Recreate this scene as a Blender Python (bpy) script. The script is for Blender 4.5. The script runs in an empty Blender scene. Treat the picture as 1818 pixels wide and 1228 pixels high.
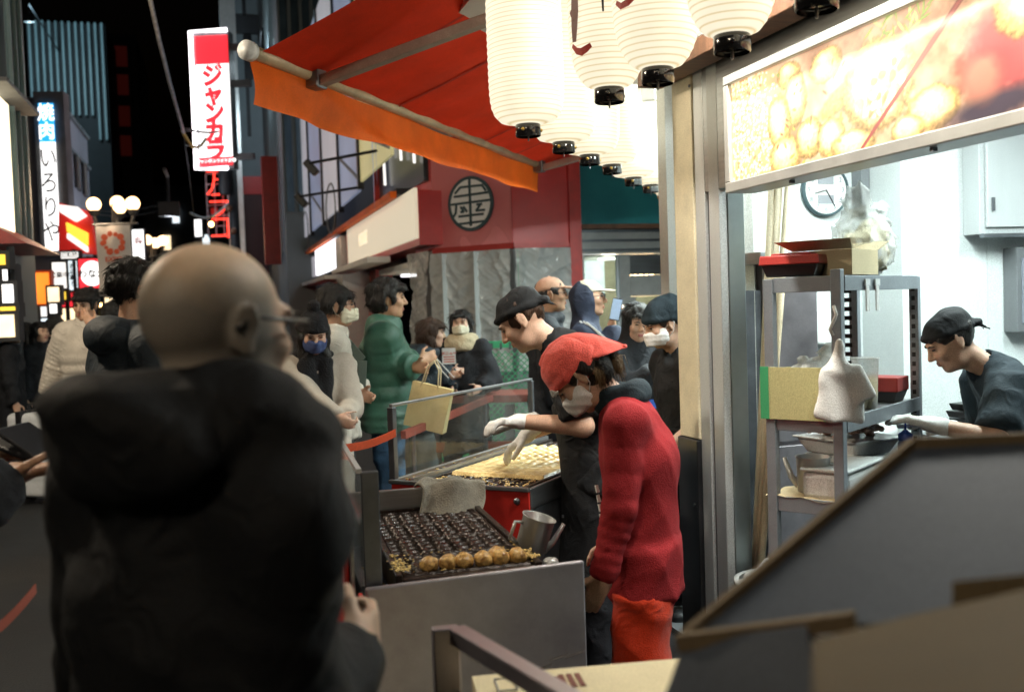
import bpy, math, random
import numpy as np
from mathutils import Vector, Matrix

R = math.radians
SC = bpy.context.scene
COL = SC.collection
random.seed(7)

# ------------------------------------------------------------------ camera
FPX, CX, CY = 1767.0, 909.0, 614.0           # focal length and centre of the photograph in its pixels
PITCH, ROLL = R(2.37), R(1.9)
CAM = Vector((0.0, 0.0, 1.6))
_F = Vector((0, math.cos(PITCH), -math.sin(PITCH)))
_U0 = Vector((0, math.sin(PITCH), math.cos(PITCH)))
_X0 = Vector((1, 0, 0))
_U = _U0 * math.cos(ROLL) + _X0 * math.sin(ROLL)
_R = _X0 * math.cos(ROLL) - _U0 * math.sin(ROLL)
cam_data = bpy.data.cameras.new('camera')
cam = bpy.data.objects.new('camera', cam_data)
COL.objects.link(cam)
rot = Matrix((_R, _U, -_F)).transposed()
cam.matrix_world = Matrix.Translation(CAM) @ rot.to_4x4()
cam_data.sensor_width = 36.0
cam_data.lens = 36.0 * FPX / 1818.0
cam_data.clip_start = 0.05
cam_data.clip_end = 2000.0
cam_data.dof.use_dof = True
cam_data.dof.focus_distance = 3.9
cam_data.dof.aperture_fstop = 3.0
SC.camera = cam

# ------------------------------------------------------------------ night sky, moon, exposure
world = bpy.data.worlds.new('World')
SC.world = world
world.use_nodes = True
wn = world.node_tree
sky = wn.nodes.new('ShaderNodeTexSky')
sky.sky_type = 'NISHITA'
sky.sun_disc = False
sky.sun_elevation = R(-4.6)
sky.sun_rotation = R(200.0)
bg = wn.nodes['Background']
bg.inputs['Strength'].default_value = 0.10
wn.links.new(sky.outputs['Color'], bg.inputs['Color'])
moon = bpy.data.lights.new('moon', 'SUN')
moon.energy = 0.006
moon.angle = R(0.5)
moon.color = (0.75, 0.85, 1.0)
moon_ob = bpy.data.objects.new('moon', moon)
COL.objects.link(moon_ob)
moon_ob.rotation_euler = (R(40), 0, R(200))
SC.view_settings.view_transform = 'Standard'
SC.view_settings.look = 'None'
SC.view_settings.exposure = 0.6
SC.view_settings.gamma = 1.0
SC.render.engine = 'CYCLES'
SC.cycles.use_denoising = True
SC.cycles.max_bounces = 8
SC.cycles.diffuse_bounces = 4
SC.cycles.glossy_bounces = 3
SC.cycles.transmission_bounces = 6
SC.cycles.transparent_max_bounces = 12
SC.cycles.caustics_reflective = False
SC.cycles.caustics_refractive = False
SC.cycles.sample_clamp_indirect = 1.5
SC.cycles.sample_clamp_direct = 12.0


# ------------------------------------------------------------------ pixel -> world helpers
def ray(px, py):
    return _F + _R * ((px - CX) / FPX) + _U * ((CY - py) / FPX)

def P(px, py, Y):                       # point at world depth Y
    d = ray(px, py)
    return CAM + d * (Y / d.y)

def PZ(px, py, z):                      # point at world height z
    d = ray(px, py)
    return CAM + d * ((z - CAM.z) / d.z)

class Frame:
    """horizontal frame: local +Y runs along `ang` (degrees clockwise from world +Y), +X to its right"""
    def __init__(s, o, ang):
        s.o = Vector((o[0], o[1], o[2] if len(o) > 2 else 0.0))
        s.ang = ang
        a = R(ang)
        s.y = Vector((math.sin(a), math.cos(a), 0))
        s.x = Vector((math.cos(a), -math.sin(a), 0))
        s.rz = -a
    def w(s, x, y, z=0.0):
        return s.o + s.x * x + s.y * y + Vector((0, 0, z))
    def l(s, p):
        q = p - s.o
        return Vector((q.dot(s.x), q.dot(s.y), q.z))
    def onx(s, px, py, x=0.0):          # pixel on the vertical plane local x = const -> local
        d = ray(px, py)
        t = (s.x.dot(s.o - CAM) + x) / d.dot(s.x)
        return s.l(CAM + d * t)
    def ony(s, px, py, y=0.0):
        d = ray(px, py)
        t = (s.y.dot(s.o - CAM) + y) / d.dot(s.y)
        return s.l(CAM + d * t)


# ------------------------------------------------------------------ materials
MATS = {}
def _sock(n, k, v):
    if k in n.inputs:
        n.inputs[k].default_value = v

def mat(name, col, rough=0.6, metal=0.0, var=0.0, scale=8.0, bump=0.0, bscale=60.0, col2=None, spec=0.5,
        stretch=None, trans=0.0, sss=0.0, rvar=0.0, coat=0.0, sheen=0.0, detail=6.0, coords='Object', fold=0.0, fscale=9.0, grain=0.22, gscale=330.0):
    if name in MATS:
        return MATS[name]
    m = bpy.data.materials.new(name)
    m.use_nodes = True
    nt = m.node_tree
    b = nt.nodes['Principled BSDF']
    _sock(b, 'Base Color', (*col, 1)); _sock(b, 'Roughness', rough); _sock(b, 'Metallic', metal)
    _sock(b, 'Specular IOR Level', spec); _sock(b, 'Transmission Weight', trans)
    _sock(b, 'Coat Weight', coat); _sock(b, 'Sheen Weight', sheen)
    if sss:
        _sock(b, 'Subsurface Weight', sss); _sock(b, 'Subsurface Scale', 0.01)
        _sock(b, 'Subsurface Radius', (1.0, 0.35, 0.2))
    tc = nt.nodes.new('ShaderNodeTexCoord')
    src = tc.outputs[coords]
    if stretch:
        mp = nt.nodes.new('ShaderNodeMapping'); mp.inputs['Scale'].default_value = stretch
        nt.links.new(src, mp.inputs['Vector']); src = mp.outputs['Vector']
    if var or col2 or rvar:
        n = nt.nodes.new('ShaderNodeTexNoise'); n.inputs['Scale'].default_value = scale
        n.inputs['Detail'].default_value = detail; n.inputs['Roughness'].default_value = 0.65
        nt.links.new(src, n.inputs['Vector'])
        cr = nt.nodes.new('ShaderNodeValToRGB')
        lo = tuple(max(0, c * (1 - var)) for c in col); hi = tuple(min(1, c * (1 + var)) for c in (col2 or col))
        cr.color_ramp.elements[0].color = (*lo, 1); cr.color_ramp.elements[1].color = (*hi, 1)
        cr.color_ramp.elements[0].position = 0.32; cr.color_ramp.elements[1].position = 0.68
        nt.links.new(n.outputs['Fac'], cr.inputs['Fac'])
        nt.links.new(cr.outputs['Color'], b.inputs['Base Color'])
        if rvar:
            mr = nt.nodes.new('ShaderNodeMapRange')
            mr.inputs['To Min'].default_value = max(0.02, rough - rvar); mr.inputs['To Max'].default_value = min(1, rough + rvar)
            nt.links.new(n.outputs['Fac'], mr.inputs['Value']); nt.links.new(mr.outputs['Result'], b.inputs['Roughness'])
    if metal < .5 and grain:                  # fine mottling of weave, dust and pores
        ng = nt.nodes.new('ShaderNodeTexNoise'); ng.inputs['Scale'].default_value = gscale; ng.inputs['Detail'].default_value = 2.0
        nt.links.new(tc.outputs[coords], ng.inputs['Vector'])
        mg = nt.nodes.new('ShaderNodeMapRange'); mg.inputs['From Min'].default_value = .3; mg.inputs['From Max'].default_value = .7
        mg.inputs['To Min'].default_value = 1 - grain; mg.inputs['To Max'].default_value = 1 + grain
        nt.links.new(ng.outputs['Fac'], mg.inputs['Value'])
        vm = nt.nodes.new('ShaderNodeVectorMath'); vm.operation = 'SCALE'
        if b.inputs['Base Color'].is_linked:
            nt.links.new(b.inputs['Base Color'].links[0].from_socket, vm.inputs[0])
        else:
            vm.inputs[0].default_value = col
        nt.links.new(mg.outputs['Result'], vm.inputs['Scale']); nt.links.new(vm.outputs['Vector'], b.inputs['Base Color'])
    if bump:
        n2 = nt.nodes.new('ShaderNodeTexNoise'); n2.inputs['Scale'].default_value = bscale
        n2.inputs['Detail'].default_value = 4.0
        nt.links.new(src, n2.inputs['Vector'])
        bp = nt.nodes.new('ShaderNodeBump'); bp.inputs['Strength'].default_value = bump
        bp.inputs['Distance'].default_value = 0.01
        nt.links.new(n2.outputs['Fac'], bp.inputs['Height']); nt.links.new(bp.outputs['Normal'], b.inputs['Normal'])
        if fold:                              # soft creases of cloth
            n3_ = nt.nodes.new('ShaderNodeTexNoise'); n3_.inputs['Scale'].default_value = fscale; n3_.inputs['Detail'].default_value = 3.0
            n3_.inputs['Distortion'].default_value = 1.6
            if n3_.bl_rna.properties.get('noise_type'): n3_.noise_type = 'RIDGED_MULTIFRACTAL'
            nt.links.new(src, n3_.inputs['Vector'])
            b2 = nt.nodes.new('ShaderNodeBump'); b2.inputs['Strength'].default_value = fold; b2.inputs['Distance'].default_value = 0.012 if fscale > 4 else 0.06
            nt.links.new(n3_.outputs[0], b2.inputs['Height']); nt.links.new(b2.outputs['Normal'], bp.inputs['Normal'])
    MATS[name] = m
    return m

def emit(name, col, strength, base=None, var=0.0, scale=6.0):
    if name in MATS:
        return MATS[name]
    m = bpy.data.materials.new(name); m.use_nodes = True
    nt = m.node_tree; b = nt.nodes['Principled BSDF']
    _sock(b, 'Base Color', (*(base or col), 1)); _sock(b, 'Roughness', 0.5)
    _sock(b, 'Emission Color', (*col, 1)); _sock(b, 'Emission Strength', strength)
    if var:
        tc = nt.nodes.new('ShaderNodeTexCoord'); n = nt.nodes.new('ShaderNodeTexNoise')
        n.inputs['Scale'].default_value = scale
        nt.links.new(tc.outputs['Object'], n.inputs['Vector'])
        mr = nt.nodes.new('ShaderNodeMapRange')
        mr.inputs['To Min'].default_value = strength * (1 - var); mr.inputs['To Max'].default_value = strength * (1 + var)
        nt.links.new(n.outputs['Fac'], mr.inputs['Value']); nt.links.new(mr.outputs['Result'], b.inputs['Emission Strength'])
    MATS[name] = m
    return m

def vcol_mat(name, strength=0.0, rough=0.5):
    """colours printed on the mesh (attribute Col); strength > 0: a backlit print"""
    if name in MATS:
        return MATS[name]
    m = bpy.data.materials.new(name); m.use_nodes = True
    nt = m.node_tree; b = nt.nodes['Principled BSDF']
    a = nt.nodes.new('ShaderNodeVertexColor'); a.layer_name = 'Col'
    nt.links.new(a.outputs['Color'], b.inputs['Base Color']); _sock(b, 'Roughness', rough)
    if strength:
        nt.links.new(a.outputs['Color'], b.inputs['Emission Color']); _sock(b, 'Emission Strength', strength)
    MATS[name] = m
    return m

def glass(name, col=(0.9, 1, 0.97), rough=0.05, alpha=0.12):
    """thin pane: mostly clear, with reflections and a little dirt"""
    if name in MATS:
        return MATS[name]
    m = bpy.data.materials.new(name); m.use_nodes = True
    nt = m.node_tree; nt.nodes.remove(nt.nodes['Principled BSDF'])
    out = nt.nodes['Material Output']
    tr = nt.nodes.new('ShaderNodeBsdfTransparent'); tr.inputs['Color'].default_value = (*col, 1)
    gl = nt.nodes.new('ShaderNodeBsdfGlossy'); gl.inputs['Roughness'].default_value = rough
    df = nt.nodes.new('ShaderNodeBsdfDiffuse'); df.inputs['Color'].default_value = (0.5, 0.5, 0.45, 1)
    fr0 = nt.nodes.new('ShaderNodeLayerWeight'); fr1 = nt.nodes.new('ShaderNodeMath'); fr1.operation = 'POWER'; fr1.inputs[1].default_value = 3.5
    fr = nt.nodes.new('ShaderNodeMath'); fr.operation = 'MULTIPLY_ADD'; fr.inputs[1].default_value = .45; fr.inputs[2].default_value = .025
    nt.links.new(fr0.outputs['Facing'], fr1.inputs[0]); nt.links.new(fr1.outputs[0], fr.inputs[0])
    m1 = nt.nodes.new('ShaderNodeMixShader'); m2 = nt.nodes.new('ShaderNodeMixShader')
    nt.links.new(fr.outputs[0], m1.inputs['Fac']); nt.links.new(tr.outputs[0], m1.inputs[1]); nt.links.new(gl.outputs[0], m1.inputs[2])
    tc = nt.nodes.new('ShaderNodeTexCoord'); n = nt.nodes.new('ShaderNodeTexNoise'); n.inputs['Scale'].default_value = 9.0
    n.inputs['Detail'].default_value = 8.0
    nt.links.new(tc.outputs['Object'], n.inputs['Vector'])
    mr = nt.nodes.new('ShaderNodeMapRange'); mr.inputs['From Min'].default_value = 0.35; mr.inputs['From Max'].default_value = 0.8
    mr.inputs['To Min'].default_value = alpha * 0.3; mr.inputs['To Max'].default_value = alpha * 2.0
    nt.links.new(n.outputs['Fac'], mr.inputs['Value']); nt.links.new(mr.outputs['Result'], m2.inputs['Fac'])
    nt.links.new(m1.outputs[0], m2.inputs[1]); nt.links.new(df.outputs[0], m2.inputs[2])
    nt.links.new(m2.outputs[0], out.inputs['Surface'])
    MATS[name] = m
    return m

def film(name, col, alpha, rough=0.25, bump=0.6, bscale=7.0, trl=0.5):
    """crumpled plastic film, part see-through"""
    if name in MATS:
        return MATS[name]
    m = mat(name, col, rough, bump=bump, bscale=bscale, fold=0.0 if name == 'plastic_sheet' else 0.6, fscale=14.0)
    nt = m.node_tree; b = nt.nodes['Principled BSDF']; out = nt.nodes['Material Output']
    tr = nt.nodes.new('ShaderNodeBsdfTransparent'); mx = nt.nodes.new('ShaderNodeMixShader')
    mx.inputs['Fac'].default_value = alpha
    nt.links.new(tr.outputs[0], mx.inputs[1]); nt.links.new(b.outputs[0], mx.inputs[2]); nt.links.new(mx.outputs[0], out.inputs['Surface'])
    return m


# ------------------------------------------------------------------ mesh building
def link(name, me, m, parent=None, smooth=False):
    o = bpy.data.objects.new(name, me)
    COL.objects.link(o)
    if m is not None:
        me.materials.append(m)
    if parent is not None:
        o.parent = parent
    if smooth:
        me.polygons.foreach_set('use_smooth', [True] * len(me.polygons))
    return o

class MB:
    def __init__(s):
        s.v = []; s.f = []
    def add(s, vs, fs):
        n = len(s.v); s.v += [tuple(p) for p in vs]; s.f += [tuple(i + n for i in f) for f in fs]; return s
    def box(s, x0, x1, y0, y1, z0, z1):
        vs = [(x, y, z) for z in (z0, z1) for y in (y0, y1) for x in (x0, x1)]
        return s.add(vs, [(0, 2, 3, 1), (4, 5, 7, 6), (0, 1, 5, 4), (2, 6, 7, 3), (0, 4, 6, 2), (1, 3, 7, 5)])
    def hexa(s, b, t):                   # four bottom corners, four top corners (ccw from above)
        return s.add(list(b) + list(t), [(3, 2, 1, 0), (4, 5, 6, 7), (0, 1, 5, 4), (1, 2, 6, 5), (2, 3, 7, 6), (3, 0, 4, 7)])
    def bar(s, a, b, w, h, up=(0, 0, 1)):   # rectangular bar from a to b
        a = Vector(a); b = Vector(b); d = (b - a).normalized(); up = Vector(up)
        sd = d.cross(up)
        if sd.length < 1e-4: sd = d.cross(Vector((1, 0, 0)))
        sd.normalize(); u = sd.cross(d).normalized()
        sd = sd * (w / 2); u = u * (h / 2)
        vs = [a - sd - u, a + sd - u, a + sd + u, a - sd + u, b - sd - u, b + sd - u, b + sd + u, b - sd + u]
        return s.add(vs, [(0, 1, 2, 3), (7, 6, 5, 4), (1, 0, 4, 5), (2, 1, 5, 6), (3, 2, 6, 7), (0, 3, 7, 4)])
    def tube(s, pts, r, n=8, cap=True):
        pts = [Vector(p) for p in pts]; rs = r if isinstance(r, (list, tuple)) else [r] * len(pts)
        base = len(s.v); pu = None
        for i, p in enumerate(pts):
            d = (pts[min(i + 1, len(pts) - 1)] - pts[max(i - 1, 0)]).normalized()
            if pu is None:
                pu = d.cross(Vector((0, 0, 1)))
                if pu.length < 1e-3: pu = d.cross(Vector((1, 0, 0)))
            u = (pu - d * pu.dot(d)).normalized(); pu = u; w = d.cross(u)
            for k in range(n):
                a = 2 * math.pi * k / n
                s.v.append(tuple(p + (u * math.cos(a) + w * math.sin(a)) * rs[i]))
        for i in range(len(pts) - 1):
            for k in range(n):
                k2 = (k + 1) % n
                s.f.append((base + i * n + k, base + i * n + k2, base + (i + 1) * n + k2, base + (i + 1) * n + k))
        if cap:
            s.f.append(tuple(base + k for k in range(n))[::-1]); s.f.append(tuple(base + (len(pts) - 1) * n + k for k in range(n)))
        return s
    def lathe(s, prof, n=24, c=(0, 0, 0), cap=True):      # prof: (r, z)
        base = len(s.v)
        for r, z in prof:
            for k in range(n):
                a = 2 * math.pi * k / n
                s.v.append((c[0] + r * math.cos(a), c[1] + r * math.sin(a), c[2] + z))
        for i in range(len(prof) - 1):
            for k in range(n):
                k2 = (k + 1) % n
                s.f.append((base + i * n + k, base + i * n + k2, base + (i + 1) * n + k2, base + (i + 1) * n + k))
        if cap:
            s.f.append(tuple(base + k for k in range(n))[::-1]); s.f.append(tuple(base + (len(prof) - 1) * n + k for k in range(n)))
        return s
    def prism(s, poly, d, axis=(0, 0, 1)):               # extrude polygon of 3D points by vector d
        n = len(poly); d = Vector(d)
        a = [Vector(p) for p in poly]
        s.add(a + [p + d for p in a], [tuple(range(n))[::-1], tuple(range(n, 2 * n))] + [(i, (i + 1) % n, n + (i + 1) % n, n + i) for i in range(n)])
        return s
    def sphere(s, c, r, n=12, m=8, sc=(1, 1, 1)):
        base = len(s.v)
        for j in range(1, m):
            t = math.pi * j / m
            for k in range(n):
                a = 2 * math.pi * k / n
                s.v.append((c[0] + r * sc[0] * math.sin(t) * math.cos(a), c[1] + r * sc[1] * math.sin(t) * math.sin(a), c[2] + r * sc[2] * math.cos(t)))
        top = len(s.v); s.v.append((c[0], c[1], c[2] + r * sc[2])); s.v.append((c[0], c[1], c[2] - r * sc[2]))
        for j in range(m - 2):
            for k in range(n):
                k2 = (k + 1) % n
                s.f.append((base + j * n + k, base + (j + 1) * n + k, base + (j + 1) * n + k2, base + j * n + k2))
        for k in range(n):
            k2 = (k + 1) % n
            s.f.append((top, base + k, base + k2)); s.f.append((top + 1, base + (m - 2) * n + k2, base + (m - 2) * n + k))
        return s
    def build(s, name, m, parent=None, smooth=False, bevel=0.0, mats=None):
        me = bpy.data.meshes.new(name)
        me.from_pydata(s.v, [], s.f); me.update()
        o = link(name, me, m, parent, smooth)
        if bevel:
            md = o.modifiers.new('b', 'BEVEL'); md.width = bevel; md.segments = 2; md.limit_method = 'ANGLE'; md.angle_limit = R(40)
        return o

def grid_mesh(name, fn, nu, nv, m, parent=None, smooth=True, colfn=None, close_u=False):
    """fn(U, V) -> x, y, z arrays with U, V in 0..1"""
    U, V = np.meshgrid(np.linspace(0, 1, nu), np.linspace(0, 1, nv), indexing='ij')
    x, y, z = fn(U, V)
    co = np.stack([np.broadcast_to(a, U.shape) for a in (x, y, z)], -1).reshape(-1, 3)
    i, j = np.meshgrid(np.arange(nu - 1), np.arange(nv - 1), indexing='ij')
    a = (i * nv + j).ravel()
    q = np.stack([a, a + nv, a + nv + 1, a + 1], -1)
    me = np_mesh(name, co, q)
    if colfn is not None:
        c = colfn(U, V)
        put_colors(me, c.reshape(-1, 3))
    return link(name, me, m, parent, smooth)

def put_colors(me, c):
    at = me.color_attributes.new('Col', 'FLOAT_COLOR', 'POINT')
    rgba = np.ones((len(c), 4), np.float32); rgba[:, :3] = c
    at.data.foreach_set('color', rgba.ravel())

def np_mesh(name, co, q):
    me = bpy.data.meshes.new(name)
    co = np.asarray(co, np.float32); q = np.asarray(q, np.int32)
    me.vertices.add(len(co)); me.vertices.foreach_set('co', co.ravel())
    k = q.shape[1]
    me.loops.add(len(q) * k); me.loops.foreach_set('vertex_index', q.ravel())
    me.polygons.add(len(q)); me.polygons.foreach_set('loop_start', np.arange(len(q), dtype=np.int32) * k)
    me.update(calc_edges=True); me.validate()
    return me

def tag(o, label=None, cat=None, group=None, kind=None):
    if label: o['label'] = label
    if cat: o['category'] = cat
    if group: o['group'] = group
    if kind: o['kind'] = kind
    return o

def thing(name, label, cat, loc=(0, 0, 0), rz=0.0, group=None):
    o = bpy.data.objects.new(name, None); COL.objects.link(o)
    o.empty_display_size = 0.1
    o.location = loc; o.rotation_euler = (0, 0, rz)
    return tag(o, label, cat, group)

def copy_tree(o, parent=None):
    c = o.copy(); COL.objects.link(c); c.parent = parent
    for ch in [x for x in bpy.data.objects if x.parent == o]:
        copy_tree(ch, c)
    return c

_txt = None
def text(name, body, size, m, parent, mtx, extrude=0.003, offset=0.0, sx=1.0, align='CENTER', vertical=False, spacing=1.0):
    """lettering as a mesh; text lies in the local XY plane of mtx, reading along +X"""
    c = bpy.data.curves.new('lettering', 'FONT')
    c.body = '\n'.join(body) if vertical else body
    c.size = size; c.extrude = extrude; c.offset = offset
    c.align_x = align; c.align_y = 'CENTER'; c.space_line = spacing
    c.resolution_u = 3
    o = bpy.data.objects.new('lettering', c); COL.objects.link(o)
    dg = bpy.context.evaluated_depsgraph_get()
    me = bpy.data.meshes.new_from_object(o.evaluated_get(dg))
    bpy.data.objects.remove(o)
    me.transform(mtx @ Matrix.Scale(sx, 4, (1, 0, 0)))
    me.materials.clear()
    return link(name, me, m, parent)

def face_mtx(origin, right, up):
    r = Vector(right).normalized(); u = Vector(up).normalized(); n = r.cross(u)
    mm = Matrix((r, u, n)).transposed().to_4x4()
    mm.translation = Vector(origin)
    return mm

# ------------------------------------------------------------------ implicit surfaces for bodies and cloth
def smin(a, b, k):
    if k <= 0: return np.minimum(a, b)
    h = np.maximum(k - np.abs(a - b), 0) / k
    return np.minimum(a, b) - h * h * k * 0.25

def _v(p): return np.array([p[0], p[1], p[2]], np.float64)

class Sdf:
    def __init__(s):
        s.pr = []; s.dense = []; s.post = []
    # capsule with taper; flat: list of (axis, factor) anisotropy; cut: flat ends; quilt: (count, amp)
    def cap(s, a, b, ra, rb=None, k=0.02, flat=(), cut=False, quilt=None, op='u'):
        a = _v(a); b = _v(b); rb = ra if rb is None else rb
        rm = max(ra, rb) * max([1.0] + [1.0 / f for _, f in flat]) + (quilt[1] if quilt else 0)
        lo = np.minimum(a, b) - rm; hi = np.maximum(a, b) + rm
        fl = [(_v(n) / np.linalg.norm(_v(n)), f) for n, f in flat]
        def fn(X, Y, Z):
            ba = b - a; L2 = max(ba @ ba, 1e-9); L = math.sqrt(L2)
            px, py, pz = X - a[0], Y - a[1], Z - a[2]
            hr = (px * ba[0] + py * ba[1] + pz * ba[2]) / L2
            h = np.clip(hr, 0, 1)
            hh = hr if cut else h
            qx, qy, qz = px - hh * ba[0], py - hh * ba[1], pz - hh * ba[2]
            for n, f in fl:
                dt = (qx * n[0] + qy * n[1] + qz * n[2]) * (f - 1)
                qx, qy, qz = qx + dt * n[0], qy + dt * n[1], qz + dt * n[2]
            r = ra + (rb - ra) * h
            if quilt:
                r = r + quilt[1] * (np.abs(np.sin(math.pi * (quilt[0] * h))) ** 0.55 - 0.6)
            d = np.sqrt(qx * qx + qy * qy + qz * qz) - r
            if cut:
                e = np.maximum(-hr * L, (hr - 1) * L)
                d = -smin(-d, -e, 0.02)
            return d
        s.pr.append((fn, lo, hi, k, op)); return s
    def ell(s, c, r, rotm=None, k=0.02, op='u'):
        c = _v(c); r = _v(r); m = max(r)
        M = np.array(rotm).reshape(3, 3) if rotm is not None else np.eye(3)
        def fn(X, Y, Z):
            px, py, pz = X - c[0], Y - c[1], Z - c[2]
            q = [(M[0, i] * px + M[1, i] * py + M[2, i] * pz) for i in range(3)]
            k0 = np.sqrt(sum((q[i] / r[i]) ** 2 for i in range(3)))
            k1 = np.sqrt(sum((q[i] / (r[i] * r[i])) ** 2 for i in range(3))) + 1e-6
            return k0 * (k0 - 1) / k1
        s.pr.append((fn, c - m, c + m, k, op)); return s
    def box(s, c, h, rotm=None, rd=0.01, k=0.01, op='u'):
        c = _v(c); h = _v(h); m = float(np.linalg.norm(h))
        M = np.array(rotm).reshape(3, 3) if rotm is not None else np.eye(3)
        def fn(X, Y, Z):
            px, py, pz = X - c[0], Y - c[1], Z - c[2]
            q = [np.abs(M[0, i] * px + M[1, i] * py + M[2, i] * pz) - h[i] + rd for i in range(3)]
            o = np.sqrt(sum(np.maximum(t, 0) ** 2 for t in q))
            return o + np.minimum(np.maximum(q[0], np.maximum(q[1], q[2])), 0) - rd
        s.pr.append((fn, c - m, c + m, k, op)); return s
    def torus(s, c, R1, r2, rotm=None, k=0.02, sc=(1, 1), op='u'):
        c = _v(c); m = R1 * max(sc) + r2
        M = np.array(rotm).reshape(3, 3) if rotm is not None else np.eye(3)
        def fn(X, Y, Z):
            px, py, pz = X - c[0], Y - c[1], Z - c[2]
            q = [(M[0, i] * px + M[1, i] * py + M[2, i] * pz) for i in range(3)]
            l = np.sqrt((q[0] / sc[0]) ** 2 + (q[1] / sc[1]) ** 2) - R1
            return np.sqrt(l * l + q[2] * q[2]) - r2
        s.pr.append((fn, c - m, c + m, k, op)); return s
    def folds(s, amp, freq, seed=0):
        """sharp-crested drapery folds, running mostly across the limb or slanting down"""
        rg = np.random.RandomState(seed); ks = []
        for i in range(4):
            d = rg.normal(size=3) * np.array([.8, .8, 1.0]); d /= np.linalg.norm(d)
            ks.append((d * freq * (.7 + .7 * rg.rand()), rg.rand() * 6.28, rg.normal(size=3) * freq * .45, rg.rand() * 6.28))
        def fn(X, Y, Z):
            t = 0
            for d, p, w, p2 in ks:
                q = np.sin(w[0] * X + w[1] * Y + w[2] * Z + p2)
                t = t + (np.abs(np.sin(d[0] * X + d[1] * Y + d[2] * Z + p + 1.5 * q)) ** .7 - .65) * (.5 + .5 * q)
            return amp * t
        s.post.append(fn); return s
    def wrinkle(s, amp, freq, seed=0, dirs=None):
        rg = np.random.RandomState(seed)
        ks = []
        for i in range(6):
            d = rg.normal(size=3); d /= np.linalg.norm(d)
            if dirs is not None: d = d * np.array(dirs)
            ks.append((d * freq * (0.6 + 1.1 * rg.rand()), rg.rand() * 6.28, rg.rand() * 6.28, rg.normal(size=3) * freq * 0.4))
        def fn(X, Y, Z):
            t = 0
            for d, p, p2, w in ks:
                t = t + np.sin(d[0] * X + d[1] * Y + d[2] * Z + p + 1.3 * np.sin(w[0] * X + w[1] * Y + w[2] * Z + p2))
            return -amp * t / 2.4
        s.post.append(fn); return s
    def mesh(s, res, name='m', fine=0.006, margin=0.02):
        un = [p for p in s.pr if p[4] == 'u']
        lo = np.min([p[1] for p in un], 0) - margin; hi = np.max([p[2] for p in un], 0) + margin
        ax = []
        for i in range(3):
            c = lo[i]; out = [c]
            zones = [(d[0][i], d[1][i]) for d in s.dense]
            while c < hi[i]:
                f = any(a - res <= c <= b for a, b in zones)
                c += fine if f else res
                out.append(c)
            ax.append(np.array(out))
        xs, ys, zs = ax
        D = np.full((len(xs), len(ys), len(zs)), 0.5)
        def sub(l, h, mg):
            sl = []
            for i in range(3):
                a = max(0, int(np.searchsorted(ax[i], l[i] - mg)) - 1); b = min(len(ax[i]), int(np.searchsorted(ax[i], h[i] + mg)) + 1)
                if b <= a: return None
                sl.append(slice(a, b))
            return tuple(sl)
        for fn, l, h, k, op in s.pr:
            sl = sub(l, h, k + 0.03)
            if sl is None: continue
            X = xs[sl[0]][:, None, None]; Y = ys[sl[1]][None, :, None]; Z = zs[sl[2]][None, None, :]
            d = fn(X, Y, Z)
            if op == 'u': D[sl] = smin(D[sl], d, k)
            elif op == 's': D[sl] = -smin(-D[sl], d, k)
            elif op == 'i':
                full = np.full(D.shape, 0.5); full[sl] = d; D = -smin(-D, -full, k)
        if s.post:
            X = xs[:, None, None]; Y = ys[None, :, None]; Z = zs[None, None, :]
            for fn in s.post: D = D + fn(X, Y, Z)
        D[0] = D[-1] = 0.5; D[:, 0] = D[:, -1] = 0.5; D[:, :, 0] = D[:, :, -1] = 0.5
        return np_mesh(name, *nets(D, xs, ys, zs))

def nets(D, xs, ys, zs):
    S = D < 0
    n = tuple(x - 1 for x in D.shape)
    cs = [(a, b, c) for a in (0, 1) for b in (0, 1) for c in (0, 1)]
    cnt = np.zeros(n, np.int8)
    for a, b, c in cs: cnt += S[a:a + n[0], b:b + n[1], c:c + n[2]]
    mixed = (cnt > 0) & (cnt < 8)
    idx = np.argwhere(mixed)
    I, J, K = idx.T
    val = {c: D[I + c[0], J + c[1], K + c[2]] for c in cs}
    acc = np.zeros((len(idx), 3)); num = np.zeros(len(idx))
    for c in cs:
        for axn in range(3):
            if c[axn] == 1: continue
            e = list(c); e[axn] = 1; e = tuple(e)
            va, vb = val[c], val[e]
            cr = (va < 0) != (vb < 0)
            t = np.where(cr, va / np.where(va - vb == 0, 1, va - vb), 0)
            pa = np.stack([xs[I + c[0]], ys[J + c[1]], zs[K + c[2]]], -1)
            pb = np.stack([xs[I + e[0]], ys[J + e[1]], zs[K + e[2]]], -1)
            acc += np.where(cr[:, None], pa + (pb - pa) * t[:, None], 0); num += cr
    co = acc / num[:, None]
    ids = np.full(n, -1, np.int32); ids[mixed] = np.arange(len(idx))
    quads = []
    for axn in range(3):
        o1, o2 = [(1, 2), (2, 0), (0, 1)][axn]
        sl0 = [slice(0, None)] * 3; sl1 = [slice(0, None)] * 3
        sl0[axn] = slice(0, -1); sl1[axn] = slice(1, None)
        A = S[tuple(sl0)]; B = S[tuple(sl1)]
        e = np.argwhere(A != B)
        if len(e) == 0: continue
        ok = (e[:, o1] > 0) & (e[:, o2] > 0) & (e[:, o1] < D.shape[o1] - 1) & (e[:, o2] < D.shape[o2] - 1)
        e = e[ok]
        def cell(d1, d2):
            q = e.copy(); q[:, o1] += d1; q[:, o2] += d2
            return ids[q[:, 0], q[:, 1], q[:, 2]]
        q = np.stack([cell(-1, -1), cell(0, -1), cell(0, 0), cell(-1, 0)], -1)
        ins = A[e[:, 0], e[:, 1], e[:, 2]]
        q[~ins] = q[~ins][:, ::-1]
        quads.append(q)
    q = np.concatenate(quads)
    q = q[(q >= 0).all(1)]
    return co, q

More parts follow.
